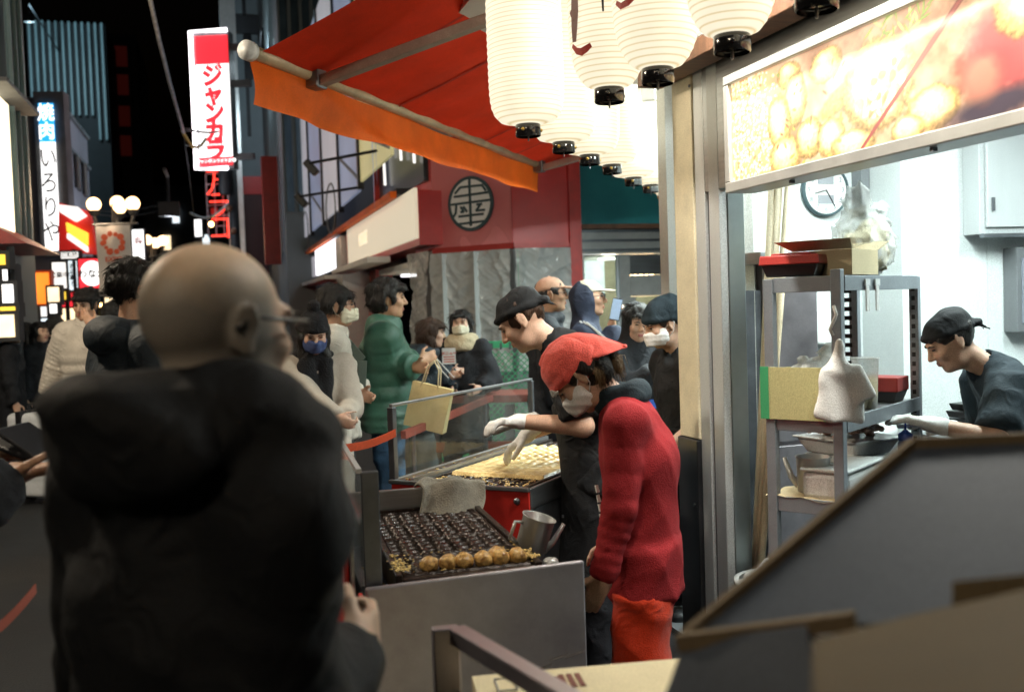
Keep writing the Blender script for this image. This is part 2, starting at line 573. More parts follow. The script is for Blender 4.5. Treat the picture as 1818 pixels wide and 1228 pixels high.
# ------------------------------------------------------------------ people
def rot3(yaw=0, pitch=0, roll=0):        # degrees; yaw + = turn left, pitch + = look down, roll + = tilt to own right
    return (Matrix.Rotation(R(yaw), 3, 'Z') @ Matrix.Rotation(R(-pitch), 3, 'X') @ Matrix.Rotation(R(roll), 3, 'Y'))

def n3(M): return np.array([[M[i][j] for j in range(3)] for i in range(3)])

def hand_prims(S, W, d, n, side, curl, s=1.0, g=0.0, k=0.008, spread=0.0):
    d = d.normalized(); n = (n - d * n.dot(d)).normalized(); l = d.cross(n) * side
    M = np.array([[l[i], n[i], d[i]] for i in range(3)])
    S.box(W + d * .047 * s, (.037 * s + g, .0125 * s + g, .047 * s + g), M, rd=.0115, k=k * 1.5)
    S.cap(W - d * .02, W + d * .02 * s, .026 * s + g, .029 * s + g, k=.02, flat=[(n, 1.35)])
    for i, ln in enumerate((.070, .079, .073, .057)):
        b = W + d * .088 * s + l * (.0275 - .0182 * i) * s
        c1, c2, c3 = R(curl * (.55 + .08 * i)), R(curl * (1.3 + .06 * i)), R(curl * 1.8)
        sp = l * (spread * (1.5 - i) * .12)
        p = b
        for cc, f, r0, r1 in ((c1, .46, .0095, .0088), (c2, .32, .0088, .0080), (c3, .25, .0080, .0068)):
            q = p + (d * math.cos(cc) + n * math.sin(cc) + sp) * ln * f * s
            S.cap(p, q, r0 * s + g, r1 * s + g, k=k * .5); p = q
    b = W + d * .022 * s + l * .030 * s + n * .006
    t = R(curl * .5)
    q = b + (d * .62 + l * .62 + n * (.25 + .3 * math.sin(t))).normalized() * .042 * s
    q2 = q + (d * .85 + l * .18 + n * (.2 + .6 * math.sin(t))).normalized() * .032 * s
    q3 = q2 + (d * .95 - l * .05 + n * (.2 + .7 * math.sin(t))).normalized() * .024 * s
    S.cap(b, q, .0145 * s + g, .011 * s + g, k=k * 1.5); S.cap(q, q2, .011 * s + g, .0095 * s + g, k=k * .5); S.cap(q2, q3, .0095 * s + g, .008 * s + g, k=k * .5)
    return W + d * .085 * s + n * .025 * s

def ik(a, t, l1, l2, pole):
    d = t - a; L = min(d.length, (l1 + l2) * .995); d = d.normalized(); t = a + d * L
    x = (l1 * l1 - l2 * l2 + L * L) / (2 * L); h = math.sqrt(max(l1 * l1 - x * x, 0))
    pv = (pole - d * pole.dot(d)).normalized()
    return a + d * x + pv * h, t

UP = Vector((0, 0, 1))

def person(label, heading, x=0, y=0, H=1.72, lean=0, bend=0, side=0, neck=8, hyaw=0, hpitch=0, hroll=0, build=1.0,
           arms=(None, None), poles=(None, None), curl=(25, 25), palm=(None, None), hdir=(None, None), skin='skin_a', res=.013, fine=.007,
           top=None, pants=None, shoes=None, hair=None, hat=None, mask=None, glasses=None, gloves=None, eyes=True,
           stance=.1, name='person', group=None, z0=0.0, twist=0, face=True, headscale=1.0, apron=None, headat=None):
    """arms: world points for (left, right) wrists or None; heading: degrees clockwise from world +Y"""
    if headat:                           # place and size the figure so that its head lands on the given point
        hw = P(*headat)
        def sd_(a, b=0): return Vector((math.sin(R(b)), math.sin(R(a)) * math.cos(R(b)), math.cos(R(a)) * math.cos(R(b))))
        h1 = Vector((0, -.35 * math.sin(R(lean)) * .55, .93)) + sd_(lean * .6, side) * .13 + sd_(lean, side) * .19 + sd_(lean + bend, side) * .215 \
            + sd_(lean + bend + neck, side) * .085 + (rot3(hyaw, hpitch, hroll) @ Vector((0, .028, .098))) * headscale
        H = (hw.z - z0) / h1.z * 1.755
        f0 = Frame((0, 0, 0), heading); o_ = f0.w(h1.x * H / 1.755, h1.y * H / 1.755)
        x, y = hw.x - o_.x, hw.y - o_.y
        print('PERSON H=%.2f at %.2f %.2f' % (H, x, y), label[:40])
    s = H / 1.755
    root = thing(name, label, 'person', (x, y, z0), -R(heading), group)
    fr = Frame((x, y, z0), heading)
    J = {}
    def spd(a, b=0): return Vector((math.sin(R(b)), math.sin(R(a)) * math.cos(R(b)), math.cos(R(a)) * math.cos(R(b))))
    Pv = Vector((0, -.35 * s * math.sin(R(lean)) * .55, .93 * s))
    Wv = Pv + spd(lean * .6, side) * .13 * s
    Cc = Wv + spd(lean, side) * .19 * s
    N = Cc + spd(lean + bend, side) * .215 * s
    up = spd(lean + bend, side)
    xs_ = Vector((math.cos(R(twist)), math.sin(R(twist)), 0))
    xs_ = (xs_ - up * xs_.dot(up)).normalized()
    fw = up.cross(xs_)
    sh = {-1: N - up * .055 * s - xs_ * .172 * s * build, 1: N - up * .055 * s + xs_ * .172 * s * build}
    Rh = rot3(hyaw, hpitch, hroll); hs = s * headscale
    Hc = N + spd(lean + bend + neck, side) * .085 * s + (Rh @ Vector((0, .028, .098))) * hs
    def hp(a, b, c): return Hc + (Rh @ Vector((a, b, c))) * hs
    Rn = n3(Rh)
    hip = {i: Pv + Vector((i * .088 * s, 0, -.03 * s)) for i in (-1, 1)}
    kn = {i: Vector((i * (.075 + stance * .5) * s, .02 * s, .5 * s)) for i in (-1, 1)}
    an = {i: Vector((i * (.06 + stance * .7) * s, -.02 * s, .085 * s)) for i in (-1, 1)}
    el, wr, hd, pn = {}, {}, {}, {}
    for q, i in enumerate((-1, 1)):
        tgt = arms[q]
        tl = fr.l(Vector(tgt)) if tgt is not None else sh[i] + Vector((i * .07, .05, -.53)) * s
        pole = Vector(poles[q]) if poles[q] is not None else Vector((i * .45, -1, -.25))
        el[i], wr[i] = ik(sh[i], tl, .285 * s, .255 * s, pole)
        fdir = (wr[i] - el[i]).normalized()
        hd[i] = fdir if hdir[q] is None else Vector(hdir[q]).normalized()
        pn[i] = Vector(palm[q]) if palm[q] is not None else Vector((-i, 0.05, 0.02))
        if abs(pn[i].normalized().dot(hd[i])) > .95: pn[i] = Vector((0, .1, -1))
    # ---- the body: one continuous surface
    S = Sdf()
    b_ = build
    S.ell(Pv, (.15 * s * b_, .105 * s * b_, .12 * s), k=.04)
    S.cap(Pv, Cc, .10 * s * b_, .105 * s * b_, k=.05, flat=[(xs_, .78)])
    spine = np.array([[xs_[i], fw[i], up[i]] for i in range(3)])
    S.ell(Cc + up * .03 * s, (.152 * s * b_, .1 * s * b_, .15 * s), spine, k=.05)
    S.cap(sh[-1], sh[1], .052 * s, k=.05)
    S.cap(N - up * .03 * s, hp(0, -.02, -.06), .058 * s, .052 * s, k=.03)
    for i in (-1, 1):
        S.cap(sh[i], el[i], .05 * s * b_, .041 * s * b_, k=.03); S.cap(el[i], wr[i], .043 * s * b_, .028 * s, k=.02)
        S.cap(hip[i], kn[i], .085 * s * b_, .056 * s, k=.05); S.cap(kn[i], an[i], .056 * s, .038 * s, k=.03)
        S.cap(an[i] + Vector((0, -.03, -.03)), an[i] + Vector((0, .11, -.05)), .03 * s, .025 * s, k=.02)
    for q, i in enumerate((-1, 1)):
        J['grip%d' % i] = hand_prims(S, wr[i], hd[i], pn[i], i, curl[q], s)
    # head
    S.ell(hp(0, -.012, .028), (.0775 * hs, .098 * hs, .089 * hs), Rn, k=.02)
    S.ell(hp(0, .026, -.04), (.060 * hs, .066 * hs, .074 * hs), Rn, k=.035)
    S.cap(hp(-.03, .03, -.078), hp(.03, .03, -.078), .032 * hs, k=.03)
    S.ell(hp(0, .066, -.097), (.024 * hs, .02 * hs, .017 * hs), Rn, k=.02)
    for i in (-1, 1):
        S.ell(hp(i * .040, .066, -.022), (.024 * hs, .022 * hs, .022 * hs), Rn, k=.02)
        S.ell(hp(i * .032, .107, .010), (.020 * hs, .017 * hs, .012 * hs), Rn, k=.012, op='s')
    S.cap(hp(-.034, .085, .027), hp(.034, .085, .027), .011 * hs, k=.015)
    S.cap(hp(0, .096, .012), hp(0, .112, -.024), .0075 * hs, .0125 * hs, k=.012)
    for i in (-1, 1): S.ell(hp(i * .012, .100, -.029), (.0085 * hs, .010 * hs, .007 * hs), Rn, k=.006)
    S.cap(hp(-.017, .089, -.055), hp(.017, .089, -.055), .0065 * hs, k=.006)
    S.cap(hp(-.015, .088, -.066), hp(.015, .088, -.066), .0072 * hs, k=.006)
    for i in (-1, 1):
        Er = Rh @ rot3(-i * 18, 8, i * 8); En = n3(Er)
        S.ell(hp(i * .080, -.010, -.002), (.0085 * hs, .017 * hs, .031 * hs), En, k=.008)
        S.torus(hp(i * .084, -.013, .004), .0150 * hs, .0036 * hs, n3(Er @ Matrix.Rotation(R(90), 3, 'Y')), k=.005, sc=(1.75, 1))
        S.ell(hp(i * .081, -.006, -.030), (.006 * hs, .007 * hs, .009 * hs), En, k=.006)
        S.ell(hp(i * .091, -.008, .001), (.0045 * hs, .007 * hs, .012 * hs), En, k=.006, op='s')
    m_ = .125 * hs
    S.dense.append(([Hc[i] - m_ for i in range(3)], [Hc[i] + m_ for i in range(3)]))
    for i in (-1, 1):
        c = wr[i] + hd[i] * .07
        if fine < .0065: S.dense.append(([c[q] - .11 for q in range(3)], [c[q] + .11 for q in range(3)]))
    link('body', S.mesh(res, 'body', fine), MATS[skin], root, True)
    # ---- face details
    if face:
        if eyes:
            for i in (-1, 1):
                e = MB(); e.sphere((0, 0, 0), 1, 10, 6)
                o = e.build('eye', MATS['eye_dark'], root, True)
                o.matrix_local = Matrix.Translation(hp(i * .032, .0885, .010)) @ (Rh @ rot3(-i * 14)).to_4x4() @ Matrix.Diagonal((.0135 * hs, .006 * hs, .0042 * hs, 1))
        for i in (-1, 1):
            e = MB(); e.tube([hp(i * .014, .0985, .026), hp(i * .032, .0965, .031), hp(i * .052, .083, .025)], [.003 * hs, .0038 * hs, .0018 * hs], 6)
            e.build('eyebrow', MATS['hair_black'], root, True)
        if mask is None:
            S2 = Sdf(); S2.cap(hp(-.016, .0915, -.056), hp(.016, .0915, -.056), .0058 * hs); S2.cap(hp(-.014, .091, -.065), hp(.014, .091, -.065), .0066 * hs, k=.004)
            link('lips', S2.mesh(.0035, 'lips'), MATS['lips'], root, True)
    # ---- clothes
    if top:
        t = top.get('thick', .02) * 1.0
        T = Sdf(); qn = top.get('quilt', 0); qa = top.get('qamp', .012)
        Q = (lambda n: (n, qa)) if qn else (lambda n: None)
        T.cap(Pv, Cc, .112 * s * b_ + t, .115 * s * b_ + t, k=.05, flat=[(xs_, .74)], quilt=Q(max(2, qn * .5)))
        T.ell(Cc + up * .035 * s, (.163 * s * b_ + t, .108 * s * b_ + t, .15 * s + t), spine, k=.05)
        T.cap(sh[-1], sh[1], .058 * s + t * .9, k=.05)
        T.cap(N - up * .07 * s, N - up * .005, .10 * s, .07 * s + t * .3, k=.04, flat=[(xs_, .85)])
        hem = top.get('hem', .84) * s
        hemp = Vector((Pv.x, Pv.y * .8 + (0.0 if lean < 5 else .0), hem))
        T.cap(Pv + UP * .03, hemp, .118 * s * b_ + t, .124 * s * b_ + t * top.get('flare', 1.2), k=.035, flat=[(Vector((1, 0, 0)), .68)], cut=True, quilt=Q(max(1, qn * .35)))
        sl = top.get('sleeve', 1.0)
        for i in (-1, 1):
            if sl >= .9:
                ts = t * top.get('slim', 1.0); ak = top.get('ak', .035); bq = top.get('bunch')
                T.cap(sh[i], el[i], .062 * s + ts, .054 * s + ts, k=ak, quilt=Q(qn) or ((3.3, bq * .7) if bq else None))
                e2 = el[i] + (wr[i] - el[i]) * top.get('cuff', .97)
                T.cap(el[i], e2, .052 * s + ts, .037 * s + ts * .8, k=min(ak, .03), cut=True, quilt=Q(qn) or ((6.4, bq) if bq else None))
            else:
                e2 = sh[i] + (el[i] - sh[i]) * (sl / .55)
                T.cap(sh[i], e2, .066 * s + t, .07 * s + t, k=.035, cut=True)
        for a_, b_2, r_a, r_b in top.get('extra', ()):
            T.cap(fr.l(Vector(a_)), fr.l(Vector(b_2)), r_a, r_b, k=.05)
        c = top.get('collar', 'crew')
        Nn = np.array([[xs_[i], fw[i], up[i]] for i in range(3)])
        if c == 'crew':
            T.torus(N + up * .006 * s - fw * .004, .066 * s, .013 * s, Nn, k=.02)
        elif c == 'stand':
            T.torus(N + up * .012 * s, .072 * s, .026 * s + t * .4, Nn, k=.03); T.torus(N + up * .05 * s, .070 * s, .020 * s + t * .25, Nn, k=.03)
        elif c == 'hood':
            T.torus(N + up * .02 * s + fw * .005, .085 * s, .032 * s + t * .3, Nn, k=.03)
            Hm = n3((Matrix((xs_, fw, up)).transposed()) @ Matrix.Rotation(R(-38), 3, 'X'))
            T.ell(N - fw * (.105 * s) + up * .0, (.125 * s, .062 * s, .085 * s), Hm, k=.04)
        elif c == 'bighood':
            Hm = Matrix((xs_, fw, up)).transposed() @ rot3(0, 16, 6)
            T.torus(N + up * .035 * s + fw * .02 * s, .105 * s, .056 * s, n3(Hm), k=.03, sc=(1.18, 1.3))
            T.ell(N - fw * .10 * s + up * .03 * s, (.16 * s, .07 * s, .075 * s), n3(Hm), k=.04)
        elif c == 'hoodup':
            T.ell(hp(0, -.040, .015), (.100 * hs, .105 * hs, .117 * hs), Rn, k=.03)
            T.cap(N - fw * .01, hp(0, -.03, -.05), .09 * s, .09 * s, k=.05)
            T.ell(hp(0, .105, -.002), (.083 * hs, .105 * hs, .118 * hs), Rn, k=.02, op='s')
        if c not in ('hoodup',):
            T.cap(N + up * .0 * s, hp(0, -.02, -.02), .058 * s, .057 * s, k=.01, op='s')
        T.wrinkle(top.get('wr', .006), top.get('wf', 26), seed=int(abs(x * 77 + y * 31)) % 1000, dirs=(1, 1, .75))
        if top.get('ribs'):                  # knitted cuffs, hem band and sleeve seams
            for i in (-1, 1):
                c1_ = el[i] + (wr[i] - el[i]) * .86; c2_ = el[i] + (wr[i] - el[i]) * 1.02
                T.cap(c1_, c2_, .036 * s + t * .3, .033 * s + t * .2, k=.006, cut=True)
                d_ = (el[i] - sh[i]).normalized()
            T.cap(Vector((hemp.x, hemp.y, hem + .035)), Vector((hemp.x, hemp.y, hem - .035)), .120 * s * b_ + t * .9, .112 * s * b_ + t * .6, k=.008, flat=[(Vector((1, 0, 0)), .68)], cut=True)
        if not qn: T.folds(top.get('fold', .008), top.get('ff', 24), seed=int(abs(x * 57 + y * 91)) % 1000)
        link(top.get('name', 'jacket'), T.mesh(top.get('res', res * .92), 'top'), MATS[top['mat']], root, True)
        J['top'] = T
    if apron:
        A = Sdf()
        A.cap(Cc + fw * .035 * s - up * .02, Vector((Pv.x, Pv.y, Pv.z)) + Vector((0, .035, 0)), .118 * s + .02, .125 * s + .024, k=.03, flat=[(xs_, .8)], cut=True)
        A.cap(Pv + Vector((0, .03, .05)), Vector((0, Pv.y + .05, .48 * s)), .14 * s + .02, .16 * s + .02, k=.03, flat=[(xs_, .8)], cut=True)
        A.wrinkle(.005, 24, seed=5, dirs=(1, 1, .4))
        link('apron', A.mesh(res, 'apron'), MATS[apron], root, True)
    if pants:
        t = pants.get('thick', .018); T = Sdf()
        T.ell(Pv + UP * .0, (.155 * s * b_ + t * .6, .112 * s * b_ + t * .6, .12 * s), k=.04)
        for i in (-1, 1):
            T.cap(hip[i], kn[i], .09 * s * b_ + t, .066 * s + t, k=.03); T.cap(kn[i], an[i] + Vector((0, 0, -.02)), .066 * s + t, .05 * s + t, k=.03, cut=True)
        T.wrinkle(.004, 30, seed=3, dirs=(1, 1, .8)); T.folds(.009, 20, seed=8)
        if top: T.box((0, 0, top.get('hem', .84) * s + .53), (1, 1, .5), rd=.002, k=.004, op='s')
        link(pants.get('name', 'trousers'), T.mesh(res, 'pants'), MATS[pants['mat']], root, True)
    for i in (-1, 1):
        T = Sdf(); a = an[i]
        T.cap((a.x, a.y - .035, .045), (a.x + i * .012, a.y + .16 * s, .04), .045, .042, k=.02, flat=[(UP, 1.05)])
        T.cap((a.x, a.y - .01, .05), (a.x, a.y, .10), .045, .043, k=.03)
        T.box((a.x, a.y + .06, -.02), (.3, .3, .024), rd=.002, k=.004, op='s')
        link('shoe', T.mesh(.013, 'shoe'), MATS[shoes or 'shoe_dark'], root, True)
    # ---- hair
    if hair:
        h = Sdf(); st = hair.get('style', 'short'); th = hair.get('thick', .013) if not hat else .006
        h.ell(hp(0, -.014, .032), ((.0775 + th) * hs, (.099 + th) * hs, (.089 + th) * hs), Rn, k=.02)
        if hair.get('bangs', 1):
            h.cap(hp(-.04, .082, .062), hp(.04, .082, .062), (.018 + th * .5) * hs, k=.02)
        h.box(hp(0, .135, -.052), (.12 * hs, .085 * hs, (.098 + hair.get('line', 0)) * hs), Rn, rd=.02, k=.02, op='s')
        h.box(hp(0, .06, -.125), (.12 * hs, .13 * hs, .085 * hs), Rn, rd=.02, k=.02, op='s')
        h.box(hp(0, -.1, -.17), (.14 * hs, .12 * hs, .09 * hs), Rn, rd=.02, k=.01, op='s')
        if st != 'long':
            for i in (-1, 1): h.ell(hp(i * .088, -.008, -.012), (.026 * hs, .027 * hs, .036 * hs), Rn, k=.008, op='s')
        if st in ('long', 'medium'):
            ln = hair.get('len', .26)
            for i in (-1, 1):
                h.cap(hp(i * .062, -.005, .02), hp(i * .07, -.01, .02) + Vector((0, 0, -ln * .8 * s)), .034 * hs, .03 * hs, k=.03)
            h.cap(hp(0, -.06, .02), hp(0, -.07, .0) + Vector((0, -.03, -ln * s)), .07 * hs, .055 * hs, k=.04, flat=[(Rh @ Vector((1, 0, 0)), .75)])
            h.ell(hp(0, .075, -.03), (.058 * hs, .07 * hs, .085 * hs), Rn, k=.012, op='s')
        if st == 'full':
            h.ell(hp(0, -.05, -.01), (.086 * hs, .075 * hs, .085 * hs), Rn, k=.03)
            for i in (-1, 1): h.ell(hp(i * .088, -.004, -.014), (.022 * hs, .024 * hs, .034 * hs), Rn, k=.008, op='s')
        h.wrinkle(hair.get('rough', .004), 120, seed=11, dirs=(1, 1, .45)); h.wrinkle(.005, 45, seed=4)
        hme = h.mesh(.0075 if fine < .0075 else .009, 'hair')
        ho = link('hair', hme, MATS[hair.get('mat', 'hair_black')], root, True)
        if fine < .0115 and not hat:         # loose strands break up the outline
            nv_ = len(hme.vertices); co = np.empty(nv_ * 3, np.float32); hme.vertices.foreach_get('co', co); co = co.reshape(-1, 3)
            rg = np.random.RandomState(int(abs(x) * 100) % 999); mb = MB()
            for q_ in rg.choice(nv_, min(nv_, 650), replace=False):
                v_ = hme.vertices[int(q_)]; n_ = Vector(v_.normal); p_ = Vector(v_.co)
                fl_ = Vector((rg.normal() * .35, -.55 + rg.normal() * .3, -1.0 + rg.normal() * .3)) if st != 'long' else Vector((rg.normal() * .15, rg.normal() * .15, -1))
                tg = (fl_ - n_ * fl_.dot(n_)).normalized(); L_ = (.022 + .025 * rg.rand()) * (1.6 if st == 'long' else 1) * hs
                mb.tube([p_ - n_ * .002, p_ + tg * L_ * .5 + n_ * .005, p_ + tg * L_ + n_ * (.003 + .004 * rg.rand())], [.0016, .0013, .0004], 3, cap=False)
            tag(mb.build('strands', MATS[hair.get('mat', 'hair_black')], ho, True), kind='stuff')
    # ---- hats
    if hat:
        kd = hat['style']; h = Sdf(); hm = MATS[hat['mat']]
        if kd == 'beanie':
            h.ell(hp(0, -.018, .045), (.092 * hs, .115 * hs, .102 * hs), Rn, k=.02)
            if hat.get('slouch'): h.ell(hp(0, -.075, .055), (.088 * hs, .085 * hs, .085 * hs), Rn, k=.04)
            h.box(hp(0, .02, -.085), (.2, .2, .1 * hs), n3(Rh @ rot3(0, -14)), rd=.01, k=.01, op='s')
            h.torus(hp(0, -.012, .03), .083 * hs, .017 * hs, n3(Rh @ rot3(0, -14)), k=.012, sc=(1, 1.22))
            h.wrinkle(.0028, 60, 2, (1.6, 1.6, .2))
            if hat.get('pom'): h.ell(hp(0, -.03, .165), (.042 * hs,) * 3, Rn, k=.01)
        elif kd == 'cap':
            h.ell(hp(0, -.014, .045), (.086 * hs, .106 * hs, .088 * hs), Rn, k=.02)
            h.box(hp(0, .02, -.06), (.2, .2, .1 * hs), n3(Rh @ rot3(0, -6)), rd=.01, k=.005, op='s')
            h.ell(hp(0, .125, .046), (.072 * hs, .068 * hs, .009 * hs), n3(Rh @ rot3(0, 10)), k=.012)
            h.ell(hp(0, -.014, .134), (.009, .009, .006), Rn, k=.004)
        elif kd == 'bandana':       # work cap tied at the back of the head
            h.ell(hp(0, -.012, .045), (.088 * hs, .110 * hs, .088 * hs), Rn, k=.02)
            h.ell(hp(0, -.055, .085), (.062 * hs, .055 * hs, .04 * hs), Rn, k=.03)
            h.torus(hp(0, -.012, .045), .080 * hs, .013 * hs, n3(Rh @ rot3(0, -10)), k=.01, sc=(1.02, 1.27))
            h.box(hp(0, .0, -.075), (.2, .25, .1 * hs), n3(Rh @ rot3(0, -10)), rd=.01, k=.008, op='s')
            for i in (-1, 1):
                h.ell(hp(i * .02, -.128, .018), (.03 * hs, .022 * hs, .016 * hs), Rn, k=.012)
                h.cap(hp(i * .012, -.13, .01), hp(i * .035, -.155, -.03), .011 * hs, .006 * hs, k=.01, flat=[(Rh @ Vector((0, 1, 0)), 1.6)])
            h.wrinkle(.0022, 55, 8)
        elif kd == 'headscarf':     # triangular scarf: band over the brow, corner flying out behind
            h.ell(hp(0, -.010, .050), (.097 * hs, .118 * hs, .104 * hs), Rn, k=.02)
            h.box(hp(0, .10, -.078), (.2, .12, .1 * hs), n3(Rh @ rot3(0, -3)), rd=.02, k=.01, op='s')
            h.torus(hp(0, -.006, .036), .084 * hs, .0135 * hs, n3(Rh @ rot3(0, -3)), k=.014, sc=(1.04, 1.29))
            h.ell(hp(0, -.05, .0), (.09 * hs, .075 * hs, .06 * hs), Rn, k=.02)
            h.wrinkle(.003, 38, 21); h.folds(.007, 30, 4)
        hobj = link(hat.get('name', 'hat'), h.mesh(.0075 if fine < .0075 else .0095, 'hat'), hm, root, True)
        if kd == 'headscarf':               # the folded corner lying back over the crown, its tip lifting off
            cy = [.060, .03, -.02, -.075, -.118, -.150, -.172, -.190]; cz = [.146, .158, .163, .148, .112, .060, .0, -.060]; cw = [.045, .080, .100, .104, .098, .080, .046, .002]
            def flap(U, V):
                t = U * (len(cy) - 1); y_ = np.interp(t, range(8), cy); z_ = np.interp(t, range(8), cz); w_ = np.interp(t, range(8), cw)
                q = (V * 2 - 1); sg = np.abs(q) ** 1.7
                dr_ = w_ * (1.0 + .35 * np.sin(math.pi * U)) * sg * (1 - .25 * U)          # sides hang down along the head
                y2 = y_ + dr_ * .35 * U * 1.2; z2 = z_ - dr_ - .006 * np.sin(q * 9 + U * 4) * U
                co_ = [Hc[i] + hs * (Rn[i, 0] * w_ * q * (1 - .12 * sg) + Rn[i, 1] * y2 + Rn[i, 2] * z2) for i in range(3)]
                return tuple(co_)
            fo = grid_mesh('corner_flap', flap, 40, 28, hm, hobj); sd = fo.modifiers.new('s', 'SOLIDIFY'); sd.thickness = .005
    # ---- face mask
    if mask:
        h = Sdf()
        h.ell(hp(0, .028, -.045), (.0775 * hs, .086 * hs, .078 * hs), Rn, k=.02)
        h.cap(hp(0, .110, -.012), hp(0, .108, -.072), .013 * hs, .017 * hs, k=.04)
        h.box(hp(0, -.088, -.05), (.12 * hs, .105 * hs, .2 * hs), Rn, rd=.01, k=.008, op='s')
        h.box(hp(0, .05, .085), (.2, .2, .085 * hs), n3(Rh @ rot3(0, 8)), rd=.01, k=.008, op='s')
        h.box(hp(0, .05, -.19), (.2, .2, .085 * hs), n3(Rh @ rot3(0, -14)), rd=.01, k=.008, op='s')
        h.wrinkle(.0016, 110, 6, (.3, .3, 1.6))
        mo = link('face_mask', h.mesh(.0065, 'mask'), MATS[mask], root, True)
        for i in (-1, 1):
            e = MB(); e.tube([hp(i * .066, .035, -.018), hp(i * .083, .0, .005), hp(i * .089, -.018, .02), hp(i * .090, -.03, .005), hp(i * .082, -.012, -.04), hp(i * .066, .03, -.07)], .0016, 5)
            e.build('ear_loop', MATS[mask], mo, True)
    if glasses:
        e = MB()
        for i in (-1, 1):
            e.tube([hp(i * (.034 + .0245 * math.cos(t)), .108, .008 + .019 * math.sin(t)) for t in np.linspace(0, 6.283, 17)], .002, 6, cap=False)
            e.tube([hp(i * .058, .107, .014), hp(i * .079, .06, .014), hp(i * .0845, -.005, .016), hp(i * .084, -.028, -.002)], .0023 if glasses != 'thick' else .0034, 6)
        e.tube([hp(-.01, .110, .012), hp(.01, .110, .012)], .002, 6)
        go = e.build('glasses', MATS['black_plastic'], root, True)
        for i in (-1, 1):
            ln = MB()
            ln.add([hp(i * (.034 + .0235 * math.cos(t)), .108, .008 + .018 * math.sin(t)) for t in np.linspace(0, 5.9, 16)], [tuple(range(16))])
            ln.build('lens', MATS['lens'], go)
    if gloves:
        for q, i in enumerate((-1, 1)):
            if gloves[q]:
                h = Sdf(); hand_prims(h, wr[i], hd[i], pn[i], i, curl[q], s, g=.0035)
                h.cap(wr[i] - hd[i] * .05, wr[i], .036 * s, .032 * s, k=.02)
                h.wrinkle(.0015, 90, 3)
                link('glove', h.mesh(.006, 'glove'), MATS[gloves[q]], root, True)
    J.update(head=Hc, neck=N, fr=fr, hp=hp, Rh=Rh, root=root, wr=wr, el=el, sh=sh, pel=Pv, chest=Cc, up=up, fw=fw, s=s, xs=xs_)
    J['W'] = lambda v: fr.w(v[0], v[1], v[2])
    return J

# ------------------------------------------------------------------ shared materials
mat('asphalt', (.011, .012, .014), .75, var=.35, scale=3.0, bump=.5, bscale=90, rvar=.15, detail=10)
mat('steel', (.50, .52, .54), .33, 1.0, var=.12, scale=5, stretch=(1, 1, 14), rvar=.10, bump=.05, bscale=120)
mat('steel_dark', (.20, .21, .23), .42, 1.0, var=.25, scale=6, rvar=.12)
mat('steel_smoked', (.46, .42, .45), .36, .88, var=.22, scale=3.5, rvar=.14, bump=.06, bscale=40)
mat('aluminium', (.66, .67, .66), .32, .55, var=.08, scale=9, rvar=.08)
mat('cast_iron', (.028, .018, .014), .32, .35, var=.5, scale=22, bump=.35, bscale=70, rvar=.14)
mat('white_paint', (.78, .79, .77), .5, var=.05, scale=4)
mat('kitchen_wall', (.74, .78, .78), .35, var=.05, scale=2.5, bump=.05, bscale=12)
mat('cream_paint', (.74, .66, .47), .55, var=.10, scale=7, bump=.08, bscale=30)
mat('black_tile', (.018, .019, .022), .3, var=.3, scale=7)
mat('dark_paint', (.016, .018, .022), .6, var=.3, scale=4)
mat('grey_paint', (.16, .17, .18), .6, var=.2, scale=3)
mat('brown_wood', (.16, .075, .04), .55, var=.3, scale=6, stretch=(1, 6, 1))
mat('pale_wood', (.66, .54, .36), .6, var=.18, scale=5, stretch=(6, 6, .6))
mat('red_fabric', (.74, .042, .010), .75, var=.22, scale=1.6, detail=9, bump=.12, bscale=260, spec=.2)
mat('orange_fabric', (.86, .15, .014), .6, var=.20, scale=2.2, detail=9, bump=.12, bscale=260, spec=.2)
mat('red_panel', (.48, .018, .014), .38, var=.15, scale=3)
mat('red_sheet', (.42, .018, .012), .42, var=.2, scale=6)
mat('red_gloss', (.62, .05, .05), .25, .15, var=.12, scale=2)
mat('teal_panel', (.030, .28, .32), .6, var=.1, scale=3)
mat('card', (.075, .053, .024), .8, var=.10, scale=6, bump=.12, bscale=80, spec=.2)
mat('card_pale', (.66, .56, .36), .75, var=.07, scale=5, bump=.08, bscale=80, spec=.2)
mat('card_dark', (.12, .085, .045), .8, var=.15, scale=6, bump=.12, bscale=60)
mat('card_grey', (.050, .064, .088), .6, var=.12, scale=4, bump=.06, bscale=50)
mat('black_plastic', (.012, .012, .014), .35, var=.1)
mat('black_gloss', (.010, .010, .011), .16, coat=.5)
mat('gold', (.75, .50, .14), .3, .9)
mat('print_black', (.015, .015, .018), .6)
mat('print_red', (.50, .045, .03), .6)
mat('print_brown', (.16, .04, .025), .6)
mat('print_grey', (.25, .26, .28), .6)
mat('print_orange', (.62, .10, .04), .6)
mat('print_teal', (.030, .060, .070), .55)
mat('logo_white', (.90, .88, .88), .35)
mat('wire', (.02, .02, .022), .6)
mat('wire_pale', (.45, .47, .50), .6, var=.5, scale=9)
mat('cloth_white', (.74, .74, .72), .9, var=.06, bump=.2, bscale=200)
mat('rag', (.17, .155, .125), .95, var=.3, scale=12, bump=.4, bscale=150)
mat('ceramic', (.80, .82, .82), .15)
mat('takoyaki', (.26, .09, .016), .30, var=.3, scale=48, col2=(.74, .48, .17), bump=.5, bscale=60, coat=.4)
mat('batter', (.60, .36, .12), .42, var=.15, scale=24, col2=(.84, .66, .32), bump=.35, bscale=45, coat=.2)
mat('crumbs', (.62, .44, .16), .6, var=.4, scale=60)
mat('octopus', (.38, .12, .09), .4, var=.5, scale=40, col2=(.75, .55, .48))
mat('green_plastic', (.012, .19, .075), .4, var=.15, scale=6)
